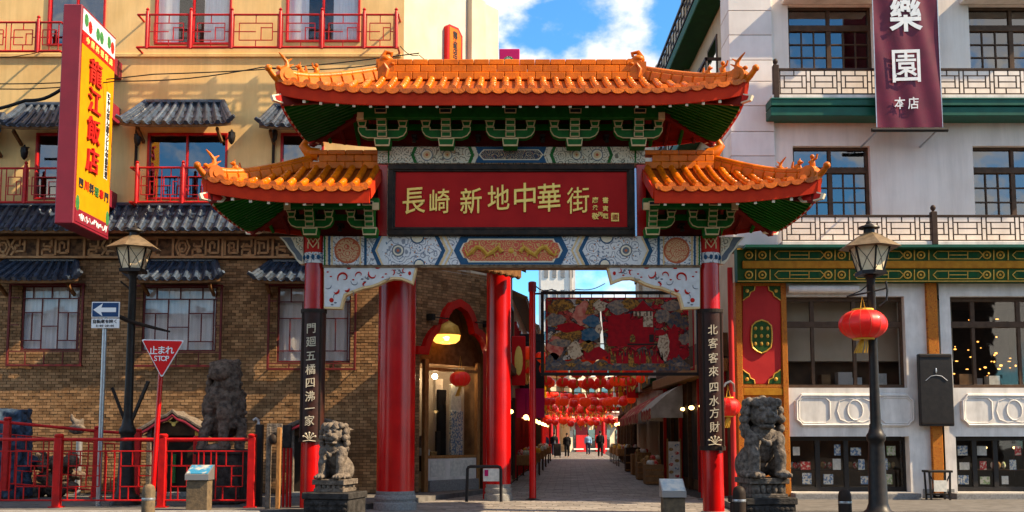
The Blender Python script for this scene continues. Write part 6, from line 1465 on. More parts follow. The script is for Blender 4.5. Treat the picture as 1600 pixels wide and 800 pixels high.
# ---------------------------------------------------------------- lamp posts
def lamp_post(name,label,px,pyb,d,zg,ytop,lant_h,parts_extra=None,lean=0):
    x = X(px,pyb,d); t = thing(name,label,'street lamp',(x,d,zg)); zt = Z(ytop,d); z1 = zt-lant_h
    MB().lathe([(.30,0),(.30,.05),(.27,.09),(.27,.16),(.20,.22),(.165,.32),(.135,1.30),(.13,1.38),(.16,1.42),(.165,1.50),(.13,1.55),(.11,1.62),(.105,1.70)],x,d,16,zg).build('lamp_base','iron',t,smooth=True)
    MB().lathe([(.092,1.65),(.080,2.6),(.072,z1-zg-.10),(.09,z1-zg-.06),(.12,z1-zg-.02),(.10,z1-zg)],x,d,16,zg).build('pole','iron',t,smooth=True)
    # lantern: square body flaring upward, pyramid hood, finial
    hb = lant_h*.50; r0,r1 = lant_h*.19,lant_h*.30
    def ring(r_,z): return [Vector((x+r_*a,d+r_*b,z)) for a,b in ((-1,-.55),(0,-1.1),(1,-.55),(1,.55),(0,1.1),(-1,.55))]
    A,B = ring(r0,z1+.05),ring(r1,z1+hb)
    for i in range(6):
        j = (i+1)%6; MB().add([A[i],A[j],B[j],B[i]],[(0,1,2,3)]).build('lantern_pane','lamp_glass',t)
    fr = MB()
    for i in range(6): fr.bar(A[i],B[i],.028,.028); fr.bar(A[i],A[(i+1)%6],.03,.03); fr.bar(B[i],B[(i+1)%6],.035,.035); m0 = (A[i]+A[(i+1)%6])/2; m1 = (B[i]+B[(i+1)%6])/2; fr.tube([B[i],(m0+m1)/2+Vector((0,0,.0)),A[(i+1)%6]],.007,4); fr.tube([B[(i+1)%6],(m0+m1)/2,A[i]],.007,4)
    fr.box(x-r0*1.1,x+r0*1.1,d-r0*1.1,d+r0*1.1,z1-.01,z1+.055); fr.build('lantern_frame','iron',t)
    C_,D_,E_ = ring(r1*1.55,z1+hb-.03),ring(r1*.62,z1+hb*1.36),ring(r1*.30,z1+hb*1.48); hd = MB()
    for q0,q1 in ((C_,D_),(D_,E_)):
        for i in range(6): hd.add([q0[i],q0[(i+1)%6],q1[(i+1)%6],q1[i]],[(0,1,2,3)])
    hd.add(C_,[(0,1,2,3,4,5)]); hd.build('lantern_hood','lamp_hood' if 'lamp_hood' in MATS else 'iron_brown',t)
    MB().lathe([(r1*.32,hb*1.46),(r1*.32,hb*1.60),(r1*.62,hb*1.64),(r1*.58,hb*1.70),(r1*.30,hb*1.74),(.05,hb*1.80),(.05,hb*1.86),(.022,hb*1.90),(.012,hb*2.0)],x,d,12,z1).build('lantern_finial','iron',t,smooth=True)
    MB().ell((x,d,z1+hb*.45),(.05,.05,.09),8,6).build('lamp_bulb','sign_white',t)
    return t,x,z1
mat('lamp_hood',(.20,.14,.08),.45,(.13,.09,.05),10,.1,40,metal=.3)
tl,xl,zl = lamp_post('street_lamp','black street lamp with lantern head standing behind the red fence',202,600,20.6,LP,348,1.02)
tr_,xr_,zr_ = lamp_post('street_lamp','black street lamp at right with a red lantern hung on its arm',1366,600,18.0,0,341,1.02)
mb = MB(); mb.bar((xl-.05,20.6,Z(660,20.6)),(xl-.32,20.55,Z(606,20.6)),.055,.055); mb.build('lamp_strut','iron',tl)
mb = MB(); mb.bar((xl+.06,20.6,Z(660,20.6)),(xl+.40,20.55,Z(596,20.6)),.055,.055); mb.build('lamp_strut','iron',tl)
mb = MB(); mb.tube([(xl-.38,20.55,Z(490,20.6)),(xl,20.55,Z(503,20.6)),(xl+.45,20.5,Z(512,20.6)),(xl+.82,20.5,Z(519,20.6))],[.05,.045,.035,.02],7); mb.tube([(xl-.25,20.6,Z(440,20.6)),(xl-.08,20.6,Z(450,20.6)),(xl,20.6,Z(460,20.6))],.02,6); mb.build('banner_arm','iron_brown',tl)
ar = MB(); zA = Z(460,18); ar.tube([(xr_-.45,17.95,Z(464,18)),(xr_-.15,17.95,Z(459,18)),(xr_+.20,17.95,Z(452,18)),(xr_+.27,17.95,Z(450,18))],.018,6); ar.tube([(xr_+.25,17.95,Z(440,18)),(xr_+.27,17.95,Z(455,18)),(xr_+.25,17.95,Z(470,18)),(xr_+.12,17.95,Z(479,18))],.018,6); ar.tube([(xr_-.45,17.95,Z(464,18)),(xr_-.2,17.95,Z(455,18)),(xr_-.06,17.97,Z(445,18))],.012,6); ar.build('lantern_arm','iron',tr_)
def big_lantern(label,x,y,d,rx_,rz_,ztop,group=None):
    c = P(x,y,d); t = thing('red_lantern',label,'lantern',c,group); n = 14; vs = MB()
    prof = [(rx_*math.sin(math.pi*k/16)**.8 if 0<k<16 else .0, -rz_*math.cos(math.pi*k/16)) for k in range(2,15)]
    m = MB(); nu = 48; pr = prof
    V_ = []; 
    for (r_,z_) in pr:
        for k in range(nu): 
            a = 2*math.pi*k/nu; rr = r_*(1-.035*abs(math.cos(a*n/2))**6); V_.append((c.x+rr*math.cos(a),c.y+rr*math.sin(a),c.z+z_))
    m.add(V_,[(i*nu+k,i*nu+(k+1)%nu,(i+1)*nu+(k+1)%nu,(i+1)*nu+k) for i in range(len(pr)-1) for k in range(nu)]); m.build('lantern_body','lantern',t,smooth=True)
    rb_ = MB()
    for k in range(n):
        a = 2*math.pi*(k+.5)/n; rb_.tube([(c.x+r_*1.005*math.cos(a),c.y+r_*1.005*math.sin(a),c.z+z_) for r_,z_ in pr],.004,4)
    rb_.build('lantern_ribs','beam_coral',t)
    MB().lathe([(pr[0][0]*.95,-rz_*1.02),(pr[0][0]*1.0,-rz_*.90)],c.x,c.y,20,c.z).build('lantern_ring','lantern_gold',t); MB().lathe([(pr[-1][0]*1.0,rz_*.90),(pr[-1][0]*.95,rz_*1.04)],c.x,c.y,20,c.z).build('lantern_ring','lantern_gold',t)
    ts = MB(); r = random.Random(2)
    for k in range(16): a = r.uniform(0,6.28); q = r.uniform(.01,.05)*rx_/.2; ts.tube([(c.x+q*.6*math.cos(a),c.y+q*.6*math.sin(a),c.z-rz_),(c.x+q*math.cos(a)-.03,c.y+q*math.sin(a),c.z-rz_-.12),(c.x+q*1.2*math.cos(a)-.07,c.y+q*math.sin(a),c.z-rz_-.24)],.008,4)
    ts.build('tassel','lantern_gold',t); MB().tube([(c.x-.04,c.y,c.z+rz_),(c.x,c.y,ztop),(c.x+.05,c.y,c.z+rz_)],.007,5).build('hanging_loop','lantern_gold',t)
big_lantern('large red lantern hanging from the arm of the right lamp post',1348.5,507,17.95,.415,.265,Z(463,18))
big_lantern('red lantern glowing in the doorway under the red arch',719,592,25.35,.26,.19,Z(556,25.35))
bl = big_lantern
bl('red lantern half hidden behind the right gate column',1138,636,22.3,.26,.21,Z(602,22.3))
# bracket for that lantern
t = thing('lantern_bracket','curved grey bracket holding the lantern behind the right gate column','bracket',(X(1143,600,22.35),22.35,Z(600,22.35)))
MB().tube([P(1147,612,22.5),P(1146,600,22.4),P(1141,596,22.3),P(1134,599,22.3),P(1131,604,22.3)],.025,7).build('arm','galv',t,smooth=True)

# ---------------------------------------------------------------- hanging sign on the yellow building
sg_ = thing('hanging_sign','tall crimson and yellow hanging sign with red characters on the yellow building','sign',(X(150,350,23),23,Z(350,22)))
d1,d2 = 21.95,23.9; xR = X(121,190,d1); xL = xR-.42; z0,z1 = Z(349,d1),Z(6,d1)
MB().box(xL,xR,d1,d2,z0,z1).build('sign_box','sign_crimson',sg_,bevel=.02)
def sface(mt,nm,a0,a1,b0,b1,proud,par=sg_):                # a0..a1 across the side face (0 near .. 1 far), b0..b1 up
    return MB().box(xR,xR+proud,d1+(d2-d1)*a0,d1+(d2-d1)*a1,z0+(z1-z0)*b0,z0+(z1-z0)*b1).build(nm,mt,par)
fy = sface('sign_yellow','sign_face',.03,.97,.075,.865,.010)
sface('sign_sky','sign_header',.03,.97,.885,.985,.010); sface('sign_red','sign_ribbon',.03,.97,.825,.885,.016); sface('sign_crimson','sign_foot',.03,.97,.015,.075,.012)
def st_(ch,a,b,size,mt,proud=.03,bold=0,sx_=1.0,slant=0): 
    return text(MB(),ch,(xR+.010,d1+(d2-d1)*a,z0+(z1-z0)*b),size,RIGHT,proud,bold,sx_,slant=slant).build('character',mt,sg_)
for ch,b in (('龍',.735),('江',.600),('飯',.465),('店',.325)): st_(ch,.40,b,.62,'letter_red',.05,.010,1.12,.03)
for i,b in enumerate(np.linspace(.68,.30,13)): st_('ちゃんぽん皿うどん中華料理'[i],.82,float(b),.17,'letter_dark',.020,.01)
MB().box(xR,xR+.014,d1+(d2-d1)*.77,d1+(d2-d1)*.87,z0+(z1-z0)*.28,z0+(z1-z0)*.70).build('sign_strip','sign_white',sg_)
for i,ch in enumerate('四川料理専門'): st_(ch,.14+.145*i,.195,.24,('letter_dark','letter_red','letter_dark','green_leaf','letter_red','letter_dark')[i],.02,.012)
for i,ch in enumerate('中國料理飯店'): st_(ch,.16+.135*i,.853,.17,'gold_leaf',.026,.012)
mb = MB(); r = random.Random(9)
for i in range(9):
    a = .12+.09*i; q = lambda f,g: (xR+.016,d1+(d2-d1)*(a+.07*f),z0+(z1-z0)*(.045+.018*g)); mb.tube([q(0,r.uniform(-1,1)),q(.3,r.uniform(0,1)),q(.6,r.uniform(-1,0)),q(1,r.uniform(-1,1))],.016,5)
mb.build('script_lettering','sign_white',sg_)
for i in range(8): r = random.Random(i); MB().ell((xR+.012,d1+(d2-d1)*(.12+.11*i),z0+(z1-z0)*(.935+r.uniform(-.012,.012))),(.012,.11,.15),10,6).build('header_flower',('green_leaf','letter_red','sign_white')[i%3] if i%4 else 'green_leaf',sg_)
for a in (.08,.93): MB().ell((xR+.012,d1+(d2-d1)*a,z0+(z1-z0)*.10),(.012,.10,.18),8,6).build('foot_leaf','green_leaf',sg_)
for b in (.83,.60,.17): MB().box(xL+.08,xR-.06,d2,DL,z0+(z1-z0)*b,z0+(z1-z0)*b+.42).build('wall_bracket','sign_crimson',sg_,bevel=.01)
# small red carved sign on the chamfered corner
t = thing('carved_sign','small red carved sign high on the chamfered corner of the yellow building','sign',cfr(1.86,-.1,Z(100,25.9)))
zA,zB = Z(103,25.8),Z(38,25.8)
def cprism(pts,o0,o1): 
    vs = [cfr(s,o,z) for o in (o1,o0) for s,z in pts]; n = len(pts); return MB().add(vs,[tuple(range(n)),tuple(range(2*n-1,n-1,-1))]+[(i,(i+1)%n,n+(i+1)%n,n+i) for i in range(n)])
cprism([(1.60,zA),(2.16,zA),(2.16,zB-.18),(2.0,zB),(1.66,zB),(1.60,zB-.05)],-.15,-.02).build('sign_board','sign_red',t)
cprism([(1.66,zA+.05),(2.10,zA+.05),(2.10,zB-.22),(1.97,zB-.06),(1.66,zB-.06)],-.02,-.012).build('sign_field','orange_ridge',t)
for i in range(6): 
    c = cfr(1.87,-.010,zB-.22-i*.155); text(MB(),'龍江飯店中華'[i],c,.17,((.643,.766,0),(0,0,1)),.008,.012).build('character','letter_dark',t)
t = thing('roof_sign','magenta rooftop sign box with a green disc beyond the yellow building','sign',P(798,97,30))
MB().box(X(780,87,30),X(812,87,30),30,30.4,Z(112,30),Z(76,30)).build('sign_box','magenta',t,bevel=.02)
MB().cyl((X(795,95,30),29.96,Z(97,30)),(X(795,95,30),30.02,Z(97,30)),.17,None,20).build('sign_disc','logo_green',t)
MB().bar((X(796,100,30.2),30.2,Z(112,30)),(X(796,100,30.2),30.2,6.5),.12,.12).build('sign_mast','galv',t)

# ---------------------------------------------------------------- red fences in front of the brick wall
fn_i = 0
def fence(label,pts,hpost,wpost,fret=True,rails=(.97,.80,.10),big=()):
    t = thing('red_fence',label,'fence',pts[0])
    P0 = [Vector(p) for p in pts]
    for i,p in enumerate(P0):
        w_ = wpost*(1.25 if i in big else 1.0)
        MB().box(p.x-w_/2,p.x+w_/2,p.y-w_/2,p.y+w_/2,p.z,p.z+hpost).build('fence_post','red_rail',t,bevel=.012); MB().lathe([(w_*.5,0),(w_*.62,.02),(w_*.62,.05),(w_*.4,.075)],p.x,p.y,12,p.z+hpost-.004).build('post_cap','red_rail',t,smooth=True)
        MB().box(p.x-w_*.8,p.x+w_*.8,p.y-w_*.8,p.y+w_*.8,p.z-.005,p.z+.02).build('post_foot','red_rail',t)
    for a,b in zip(P0,P0[1:]):
        for k,f in enumerate(rails):
            u = Vector((0,0,hpost*f)); r_ = (.034,.014,.018)[k] if k < 3 else .014; MB().cyl(a+u,b+u,r_,None,8).build('fence_rail','red_rail',t,smooth=True)
        if fret:
            L_ = (b-a); lo,hi = hpost*rails[2],hpost*rails[1]; H = hi-lo
            def Q(f,g): return a+L_*f+Vector((0,0,lo+H*g))
            n = max(1,int(round(L_.length/1.0)))
            for i in range(n):
                f0 = i/n; s = 1/n
                for (x0,y0,x1,y1) in ((.08,0,.08,1),(.20,0,.20,1),(.20,.70,.80,.70),(.20,.28,.80,.28),(.80,.28,.80,1),(.92,0,.92,1),(.42,.70,.42,1),(.55,.28,.55,.70),(.55,.50,.80,.50),(.36,0,.36,.28),(.66,0,.66,.28)):
                    MB().bar(Q(f0+s*x0,y0),Q(f0+s*x1,y1),.020,.020,(0,1,0)).build('fret_bar','red_rail',t)
fence('bright red pipe fence along the kerb left of the gate',[(X(-75,790,19.9),19.9,LP),(X(88,790,19.9),19.9,LP),(X(252,790,19.9),19.9,LP),(X(392,790,19.9),19.9,LP)],1.34,.145)
fence('darker red fence behind the lamp, sloping down to the right',[(X(-60,700,21.4),21.4,LP+.30),(X(10,700,21.5),21.5,LP+.24),(X(152,700,22.2),22.2,LP+.06),(X(215,700,22.5),22.5,LP)],1.45,.13)
fence('short red railing before the small shrine front',[(X(216,700,22.9),22.9,LP),(X(306,700,22.9),22.9,LP)],1.30,.10,False,(.97,.55))
# traffic signs
t = thing('one_way_sign','blue one way sign with white arrow on a grey pole','traffic sign',(X(157,740,20.3),20.3,LP))
xx = X(159,640,20.3); MB().cyl((xx,20.3,LP),(xx,20.3,Z(476,20.3)),.045,None,14).build('pole','galv',t,smooth=True)
a,b,c,d_ = X(142.5,484,20.2),X(186,484,20.2),Z(496,20.2),Z(471.5,20.2)
MB().box(a,b,20.22,20.245,c,d_).build('sign_plate','sign_white',t,bevel=.004); MB().box(a+.018,b-.018,20.212,20.225,c+.018,d_-.018).build('sign_field','sign_blue',t)
m = MB(); m.prism([(X(x,484,20.2),Z(y,20.2)) for x,y in ((145.5,484),(160,474),(158,480.5),(181,480.5),(181,487.5),(158,487.5),(160,494))],20.204,20.213); m.build('arrow','sign_white',t)
MB().box(X(142,505,20.2),X(185.5,505,20.2),20.22,20.245,Z(512.5,20.2),Z(497.5,20.2)).build('sub_plate','sign_white',t,bevel=.003)
text(MB(),'自転車を除く',P(164,502,20.215),S(6.6,20.2),proud=.006,bold=.012).build('plate_text','letter_dark',t); text(MB(),'8:00-20:00',P(164,509,20.215),S(4.6,20.2),proud=.006,bold=.01,step=.62).build('plate_text','letter_dark',t)
t = thing('stop_sign','red triangular stop sign on a leaning red pole','traffic sign',(X(238,760,19.6),19.6,LP))
MB().cyl((X(238,760,19.6),19.6,LP),(X(253.5,560,19.6),19.6,Z(540,19.6)),.05,.045,14).build('pole','red_paint',t,smooth=True)
def tri(k): 
    cx,cy = 253,553; q = [(220,531.5),(221.5,530),(284.5,531.5),(285.5,533.5),(254.5,588),(251.5,588)]
    return [(X(cx+(x-cx)*k,560,19.5),Z(cy+(y-cy)*k,19.5)) for x,y in q]
MB().prism(tri(1),19.52,19.54).build('sign_plate','sign_white',t); MB().prism(tri(.93),19.512,19.522).build('sign_field','sign_red',t)
text(MB(),'止まれ',P(252.5,547,19.508),S(14,19.5),proud=.005,bold=.015,step=.92).build('sign_text','sign_white',t); text(MB(),'STOP',P(252.5,560,19.508),S(11.5,19.5),proud=.005,bold=.008,step=.54).build('sign_text','sign_white',t)
# bollards and plinths
def bollard(label,px,ytop,d,mt,r_=.115):
    x = X(px,780,d); t = thing('bollard',label,'bollard',(x,d,0 if d < 19 else LP)); h = Z(ytop,d)
    MB().lathe([(r_*1.05,0),(r_*1.05,.04),(r_,.08),(r_,h-.14),(r_*.96,h-.10),(r_*.8,h-.04),(r_*.4,h-.008),(.01,h)],x,d,18).build('bollard_post',mt,t,smooth=True); MB().lathe([(r_*1.03,h*.55),(r_*1.05,h*.57),(r_*1.05,h*.60),(r_*1.03,h*.62)],x,d,18).build('bollard_band','galv' if mt != 'granite' else 'iron_brown',t,smooth=True)
bollard('pale stone bollard by the kerb below the stop sign',232,756,18.4,'plinth'); bollard('dark metal bollard beside the right stone lion',1155,759,18.2,'iron_brown'); bollard('dark metal bollard left of the right lamp post',1320,764,18.2,'iron_brown')
def plinth(label,x0,x1,yt,ym,d,mt,plate):
    t = thing('information_plinth',label,'plinth',(X((x0+x1)/2,790,d),d,0)); a,b = X(x0,770,d),X(x1,770,d); zt,zm = Z(yt,d),Z(ym,d)
    MB().box(a+.02,b-.02,d,d+.30,0,zm-.01).build('plinth_body',mt,t,bevel=.01)
    MB().add([(a,d-.04,zm),(b,d-.04,zm),(b,d+.34,zm),(a,d+.34,zm),(a,d-.04,zm+.10),(b,d-.04,zm+.10),(b,d+.34,zt),(a,d+.34,zt)],[(0,3,2,1),(4,5,6,7),(0,1,5,4),(1,2,6,5),(2,3,7,6),(3,0,4,7)]).build('plinth_head','steel',t)
    n_ = Vector((0,-(zt-zm-.10),.38)).normalized()*.006
    MB().add([Vector(v)+n_ for v in ((a+.02,d-.02,zm+.112),(b-.02,d-.02,zm+.112),(b-.02,d+.32,zt-.012),(a+.02,d+.32,zt-.012))],[(0,1,2,3)]).build('picture_plate',plate,t)
plinth('low stone plinth with tilted blue picture plate before the fence',289,326,727,750,19.0,'plinth','plate_sky'); plinth('low plinth with tilted pale picture plate beside the right gate column',1034,1072,749,777,18.9,'plinth','plate_pale')
# black tubular hoop with notices
t = thing('cycle_hoop','black tubular hoop with small notices before the far porch column','hoop',(X(756,785,22.4),22.4,.0))
MB().tube([P(729,784,22.4),P(730.5,733,22.4),P(732,730,22.4),P(735,729,22.4),P(778,729,22.4),P(781,730,22.4),P(782.5,733,22.4),P(783,784,22.4)],.035,10).build('tube','iron',t,smooth=True)
mb = MB(); poly(mb,rect(755,732,781,752),22.4,22.395,22.405); mb.build('notice','paper',t); mb = MB(); poly(mb,rect(757,734,763,744),22.39,22.388,22.392); mb.build('notice_picture','magenta',t)
# small fenced frame in front: weathered wood and steel posts
t = thing('timber_frame','weathered timber and metal frame standing left of the gate column','frame',(X(428,790,19.6),19.6,LP))
MB().box(X(416,730,19.6),X(423,730,19.6),19.55,19.65,LP,Z(667,19.6)).build('frame_post','stone_light',t,bevel=.01); MB().box(X(432,730,19.5),X(438.5,730,19.5),19.45,19.55,LP,Z(668,19.5)).build('frame_post','wood',t,bevel=.01)
MB().box(X(416,730,19.6),X(440,730,19.6),19.57,19.63,Z(683,19.6),Z(662,19.6)).build('frame_board','stone_light',t,bevel=.01); MB().box(X(440,730,19.9),X(454,730,19.9),19.9,19.96,Z(700,19.9),Z(664,19.9)).build('frame_board','stone_dark',t,bevel=.01)
for x in (443,449,454): MB().cyl((X(x,730,19.9),19.92,LP),(X(x,730,19.9),19.92,Z(700,19.9)),.025,None,8).build('frame_bar','red_rail',t)
MB().lathe([(.02,.18),(.07,.14),(.09,.06),(.07,0),(.05,-.02)],X(427,685,19.5),19.5,10,Z(692,19.5)).build('frame_bell','iron_brown',t,smooth=True)
t = thing('water_post','short black post with a small steel tap left of the gate','post',(X(405,790,20.2),20.2,LP))
MB().box(X(399,700,20.2),X(410,700,20.2),20.15,20.3,LP,Z(663,20.2)).build('post_body','black_box',t,bevel=.01); MB().tube([P(404,663,20.2),P(404,657,20.2),P(400,654,20.2),P(396,657,20.2)],.03,8).build('tap','steel',t,smooth=True)
# ---------------------------------------------------------------- stone lions and other carved stone
def lion(label,px,ybase,d,ytop,mt,turn,seed,ped):
    # seated guardian lion: haunches, upright forelegs, deep chest, big maned head with open jaws
    x = X(px,ybase,d); zb = Z(ybase,d); H = Z(ytop,d)-zb; t = thing('stone_lion',label,'statue',(x,d,zb)); R = Matrix.Rotation(turn,3,'Z'); r = random.Random(seed)
    o = Vector((x,d,zb)); V = lambda a,b,c: o + R @ Vector((a*H,b*H,c*H)); k = H; m = MB()
    E = lambda a,b,c,rx_,ry_,rz_,q=None: m.ell(V(a,b,c),(rx_*k,ry_*k,rz_*k),14,10,R if q is None else R@q)
    E(0,.16,.20,.235,.22,.22); E(0,.02,.40,.20,.18,.25); E(0,-.04,.50,.195,.155,.16)                    # rump, trunk, chest
    for s in (-1,1):
        E(s*.20,.05,.15,.10,.20,.17); E(s*.22,-.10,.05,.085,.15,.05)                                      # haunch, hind paw
        m.tube([V(s*.15,-.10,.46),V(s*.165,-.20,.26),V(s*.16,-.19,.06)],[.085*k,.07*k,.066*k],12); E(s*.16,-.24,.045,.088,.11,.05)
        for q in (-.05,0,.05): E(s*.16+q,-.335,.035,.026,.032,.034)
        for q in (-.05,0,.05): E(s*.22+q,-.24,.03,.022,.03,.03)
        E(s*.155,-.13,.44,.10,.09,.12)
    hx = Matrix.Rotation(.0,3,'X')
    E(0,-.10,.76,.175,.165,.165); E(0,-.20,.70,.125,.12,.085); E(0,-.22,.735,.115,.10,.06)                 # skull, muzzle
    E(0,-.20,.615,.105,.10,.035); E(0,-.315,.755,.055,.03,.034); E(0,-.25,.80,.04,.05,.05)                 # lower jaw, nose
    for s in (-1,1):
        E(s*.075,-.245,.825,.04,.03,.032); E(s*.085,-.225,.865,.065,.04,.025); E(s*.20,-.03,.83,.045,.05,.07); E(s*.085,-.27,.715,.05,.05,.045)
        E(s*.055,-.30,.675,.014,.014,.028)
    for ring_,n,rr,zz_ in ((0,11,.19,.90),(1,14,.215,.80),(2,14,.225,.70),(3,13,.225,.60),(4,11,.21,.52)):
        for i in range(n):
            a = 2*math.pi*i/n+ring_*.3; ca,sa = math.cos(a),math.sin(a)
            if sa < -.45 and ring_ > 0: continue
            E(ca*rr,-.06+sa*rr*.95,zz_+r.uniform(-.01,.01),.052,.052,.058)
    for i in range(7): a = 2*math.pi*i/7; E(math.cos(a)*.10,-.08+math.sin(a)*.10,.925,.055,.055,.045)
    E(0,-.08,.945,.06,.06,.05)
    m.tube([V(-.12,-.20,.50),V(-.06,-.235,.45),V(0,-.245,.43),V(.06,-.235,.45),V(.12,-.20,.50)],.022*k,8); E(0,-.26,.405,.038,.03,.04)   # collar and bell
    for i in range(5): E(0+.03*math.sin(i),.30+.02*i,.25+.09*i,.055,.05,.065)                              # tail
    body = remeshed(m,k*.0095,1,k*.005,seed); body.build('body',mt,t,smooth=True,angle=80)
    mm = MB(); mm.ell(V(0,-.255,.652),(.075*k,.05*k,.020*k),12,6,R); mm.build('mouth','stone_dark',t)
    # carved base slab with scrolled feet on a plain block
    w_,dp = ped[0]/2,ped[1]/2; z1 = zb; z2 = Z(ped[2],d); zg = 0 if d < 19 else LP
    q = MB(); q.box(-w_,w_,-dp,dp,z1-.10,z1-.001); q.box(-w_*.93,w_*.93,-dp*.93,dp*.93,z2+.001,z2+.07); q.box(-w_*.80,w_*.80,-dp*.8,dp*.8,z2+.07,z1-.10)
    for s in (-1,1): 
        for f in (-1,1): q.box(s*w_*.72-.05,s*w_*.72+.05,f*dp*.72-.05,f*dp*.72+.05,z2+.07,z1-.1)
    for i in range(5): q.ell((-w_*.6+w_*.3*i,-dp*.82,(z1+z2)/2-.02),(w_*.15,.05,(z1-z2)*.25),10,6)
    q.v = [tuple(R@Vector((v[0],v[1],0))+Vector((x,d,v[2]))) for v in q.v]; q.build('carved_base',mt,t,bevel=.012)
    q = MB(); W2,D2 = ped[3]/2,ped[3]/2*.95; q.box(-W2,W2,-D2,D2,z2-.12,z2); q.box(-W2*.94,W2*.94,-D2*.94,D2*.94,zg,z2-.12)
    q.v = [tuple(R@Vector((v[0],v[1],0))+Vector((x,d,v[2]))) for v in q.v]; q.build('pedestal','stone_dark',t,bevel=.015)
    q = MB()
    for i in range(9):
        for j in range(3): q.ell((-W2*.78+W2*1.56*i/8,-D2*.945,z2-.2-.10*j),(.05,.02,.04),8,5)
    q.v = [tuple(R@Vector((v[0],v[1],0))+Vector((x,d,v[2]))) for v in q.v]; q.build('pedestal_relief','stone_dark',t)
lion('grey stone lion on a dark pedestal in front of the left gate column',524,748,18.9,657,'stone_light',D2R(-14),3,(.62,.66,768,.92))
lion('large stone lion on a pedestal right of the right gate column',1190,746,18.9,617,'stone',D2R(8),8,(.74,.80,776,.98))
# dark weathered rock figure behind the fence
xr = X(348,700,21.0); dk = 21.0; zb = Z(702,dk); H = Z(563,dk)-zb; m = MB(); r = random.Random(4)
E = lambda a,b,c,rx_,ry_,rz_: m.ell((xr+a*H,dk+b*H,zb+c*H),(rx_*H,ry_*H,rz_*H),12,9)
E(0,0,.88,.19,.15,.13); E(.12,.02,.97,.05,.05,.05); E(-.13,.0,.95,.05,.06,.04); E(-.02,-.14,.84,.12,.08,.08); E(.05,-.03,.72,.16,.13,.12); E(0,0,.56,.22,.17,.20); E(.12,.02,.48,.13,.14,.18); E(-.13,.0,.46,.12,.14,.17); E(.06,-.14,.40,.11,.09,.13); E(-.02,.05,.28,.21,.17,.18)
m.tube([(xr-.12*H,dk-.08*H,zb+.34*H),(xr-.17*H,dk-.16*H,zb+.18*H),(xr-.18*H,dk-.16*H,zb)],[.07*H,.055*H,.06*H],9); m.tube([(xr+.06*H,dk-.12*H,zb+.34*H),(xr+.05*H,dk-.18*H,zb+.16*H),(xr+.07*H,dk-.16*H,zb)],[.08*H,.06*H,.065*H],9); m.tube([(xr+.18*H,dk,zb+.32*H),(xr+.22*H,dk-.05*H,zb+.16*H),(xr+.19*H,dk-.05*H,zb)],[.08*H,.06*H,.06*H],9)
for i in range(46): a = r.uniform(0,6.28); c = r.uniform(.2,.9); rr = .20 if c < .62 else .16; E(math.cos(a)*rr,math.sin(a)*rr*.8,c,r.uniform(.03,.06),r.uniform(.03,.05),r.uniform(.03,.07))
t = thing('rock_statue','dark weathered rock lion statue standing behind the red fence','statue',(xr,dk,LP))
remeshed(m,.016,1,.026,9).build('body','rock_brown',t,smooth=True,angle=80)
MB().ell((xr-.03*H,dk-.16*H,zb+.03),(.13*H,.06*H,.05*H),10,6).build('stone_ball','stone_light',t,smooth=True)
MB().box(xr-.44,xr+.44,dk-.36,dk+.36,LP,zb).build('pedestal','stone_dark',t,bevel=.03); MB().box(xr-.48,xr+.48,dk-.40,dk+.40,zb-.10,zb+.002).build('pedestal_cap','stone_dark',t,bevel=.02)
# small gabled fronts against the brick wall
def shrine(label,xc,half,ytop,d):
    x = X(xc,700,d); w_ = S(half,d); t = thing('shrine_front',label,'shrine',(x,d,LP)); zt = Z(ytop,d); ze = Z(671,d)
    pts = [(-w_*1.12,ze-.02),(-w_*.8,ze+.10),(-w_*.45,ze+(zt-ze)*.62),(-w_*.18,zt-.10),(0,zt),(w_*.18,zt-.10),(w_*.45,ze+(zt-ze)*.62),(w_*.8,ze+.10),(w_*1.12,ze-.02)]
    MB().tube([(x+a,d-.30,b) for a,b in pts],.055,8).build('gable_roof','stone_light',t,smooth=True); MB().tube([(x+a*.96,d-.32,b-.09) for a,b in pts],.035,8).build('gable_trim','sign_crimson',t,smooth=True)
    rf = MB(); n = len(pts); rf.add([(x+a,d-.30,b) for a,b in pts]+[(x+a,d+.5,b+.02) for a,b in pts],[(i,i+1,n+i+1,n+i) for i in range(n-1)]); rf.build('gable_cover','stone_light',t)
    MB().prism([(x+a*.92,b-.12) for a,b in pts],d-.20,d-.14).build('gable_board','wood_dark',t)
    mb = MB(); c = (x,d-.22,ze+(zt-ze)*.36); mb.tube([(c[0]-.12,c[1],c[2]+.05),(c[0]-.04,c[1],c[2]),(c[0]+.04,c[1],c[2]),(c[0]+.12,c[1],c[2]+.05)],.022,6); mb.ell((c[0],c[1],c[2]-.03),(.05,.02,.05),8,6); mb.build('gilt_emblem','gold_leaf',t)
    MB().box(x-w_*.78,x+w_*.78,d-.05,d+.45,LP,ze+.12).build('dark_opening','room_dark',t)
    for s,mt in ((-1,'stone_light'),(1,'gold_paint')): MB().box(x+s*w_*.80-.05,x+s*w_*.80+.05,d-.24,d-.12,LP,ze+.1).build('shrine_post',mt,t,bevel=.01)
    MB().box(x-.07,x+.03,d-.10,d-.06,LP+.3,LP+.95).build('bamboo_strip','green_leaf',t); MB().box(x-w_*.9,x+w_*.9,d-.35,d-.02,LP,LP+.10).build('shrine_step','granite',t,bevel=.01)
shrine('small shrine front with curved pale gable and dark opening by the brick wall',275,46,643,23.6)
shrine('second small shrine front mostly hidden behind the left gate column',496,46,650,23.6)
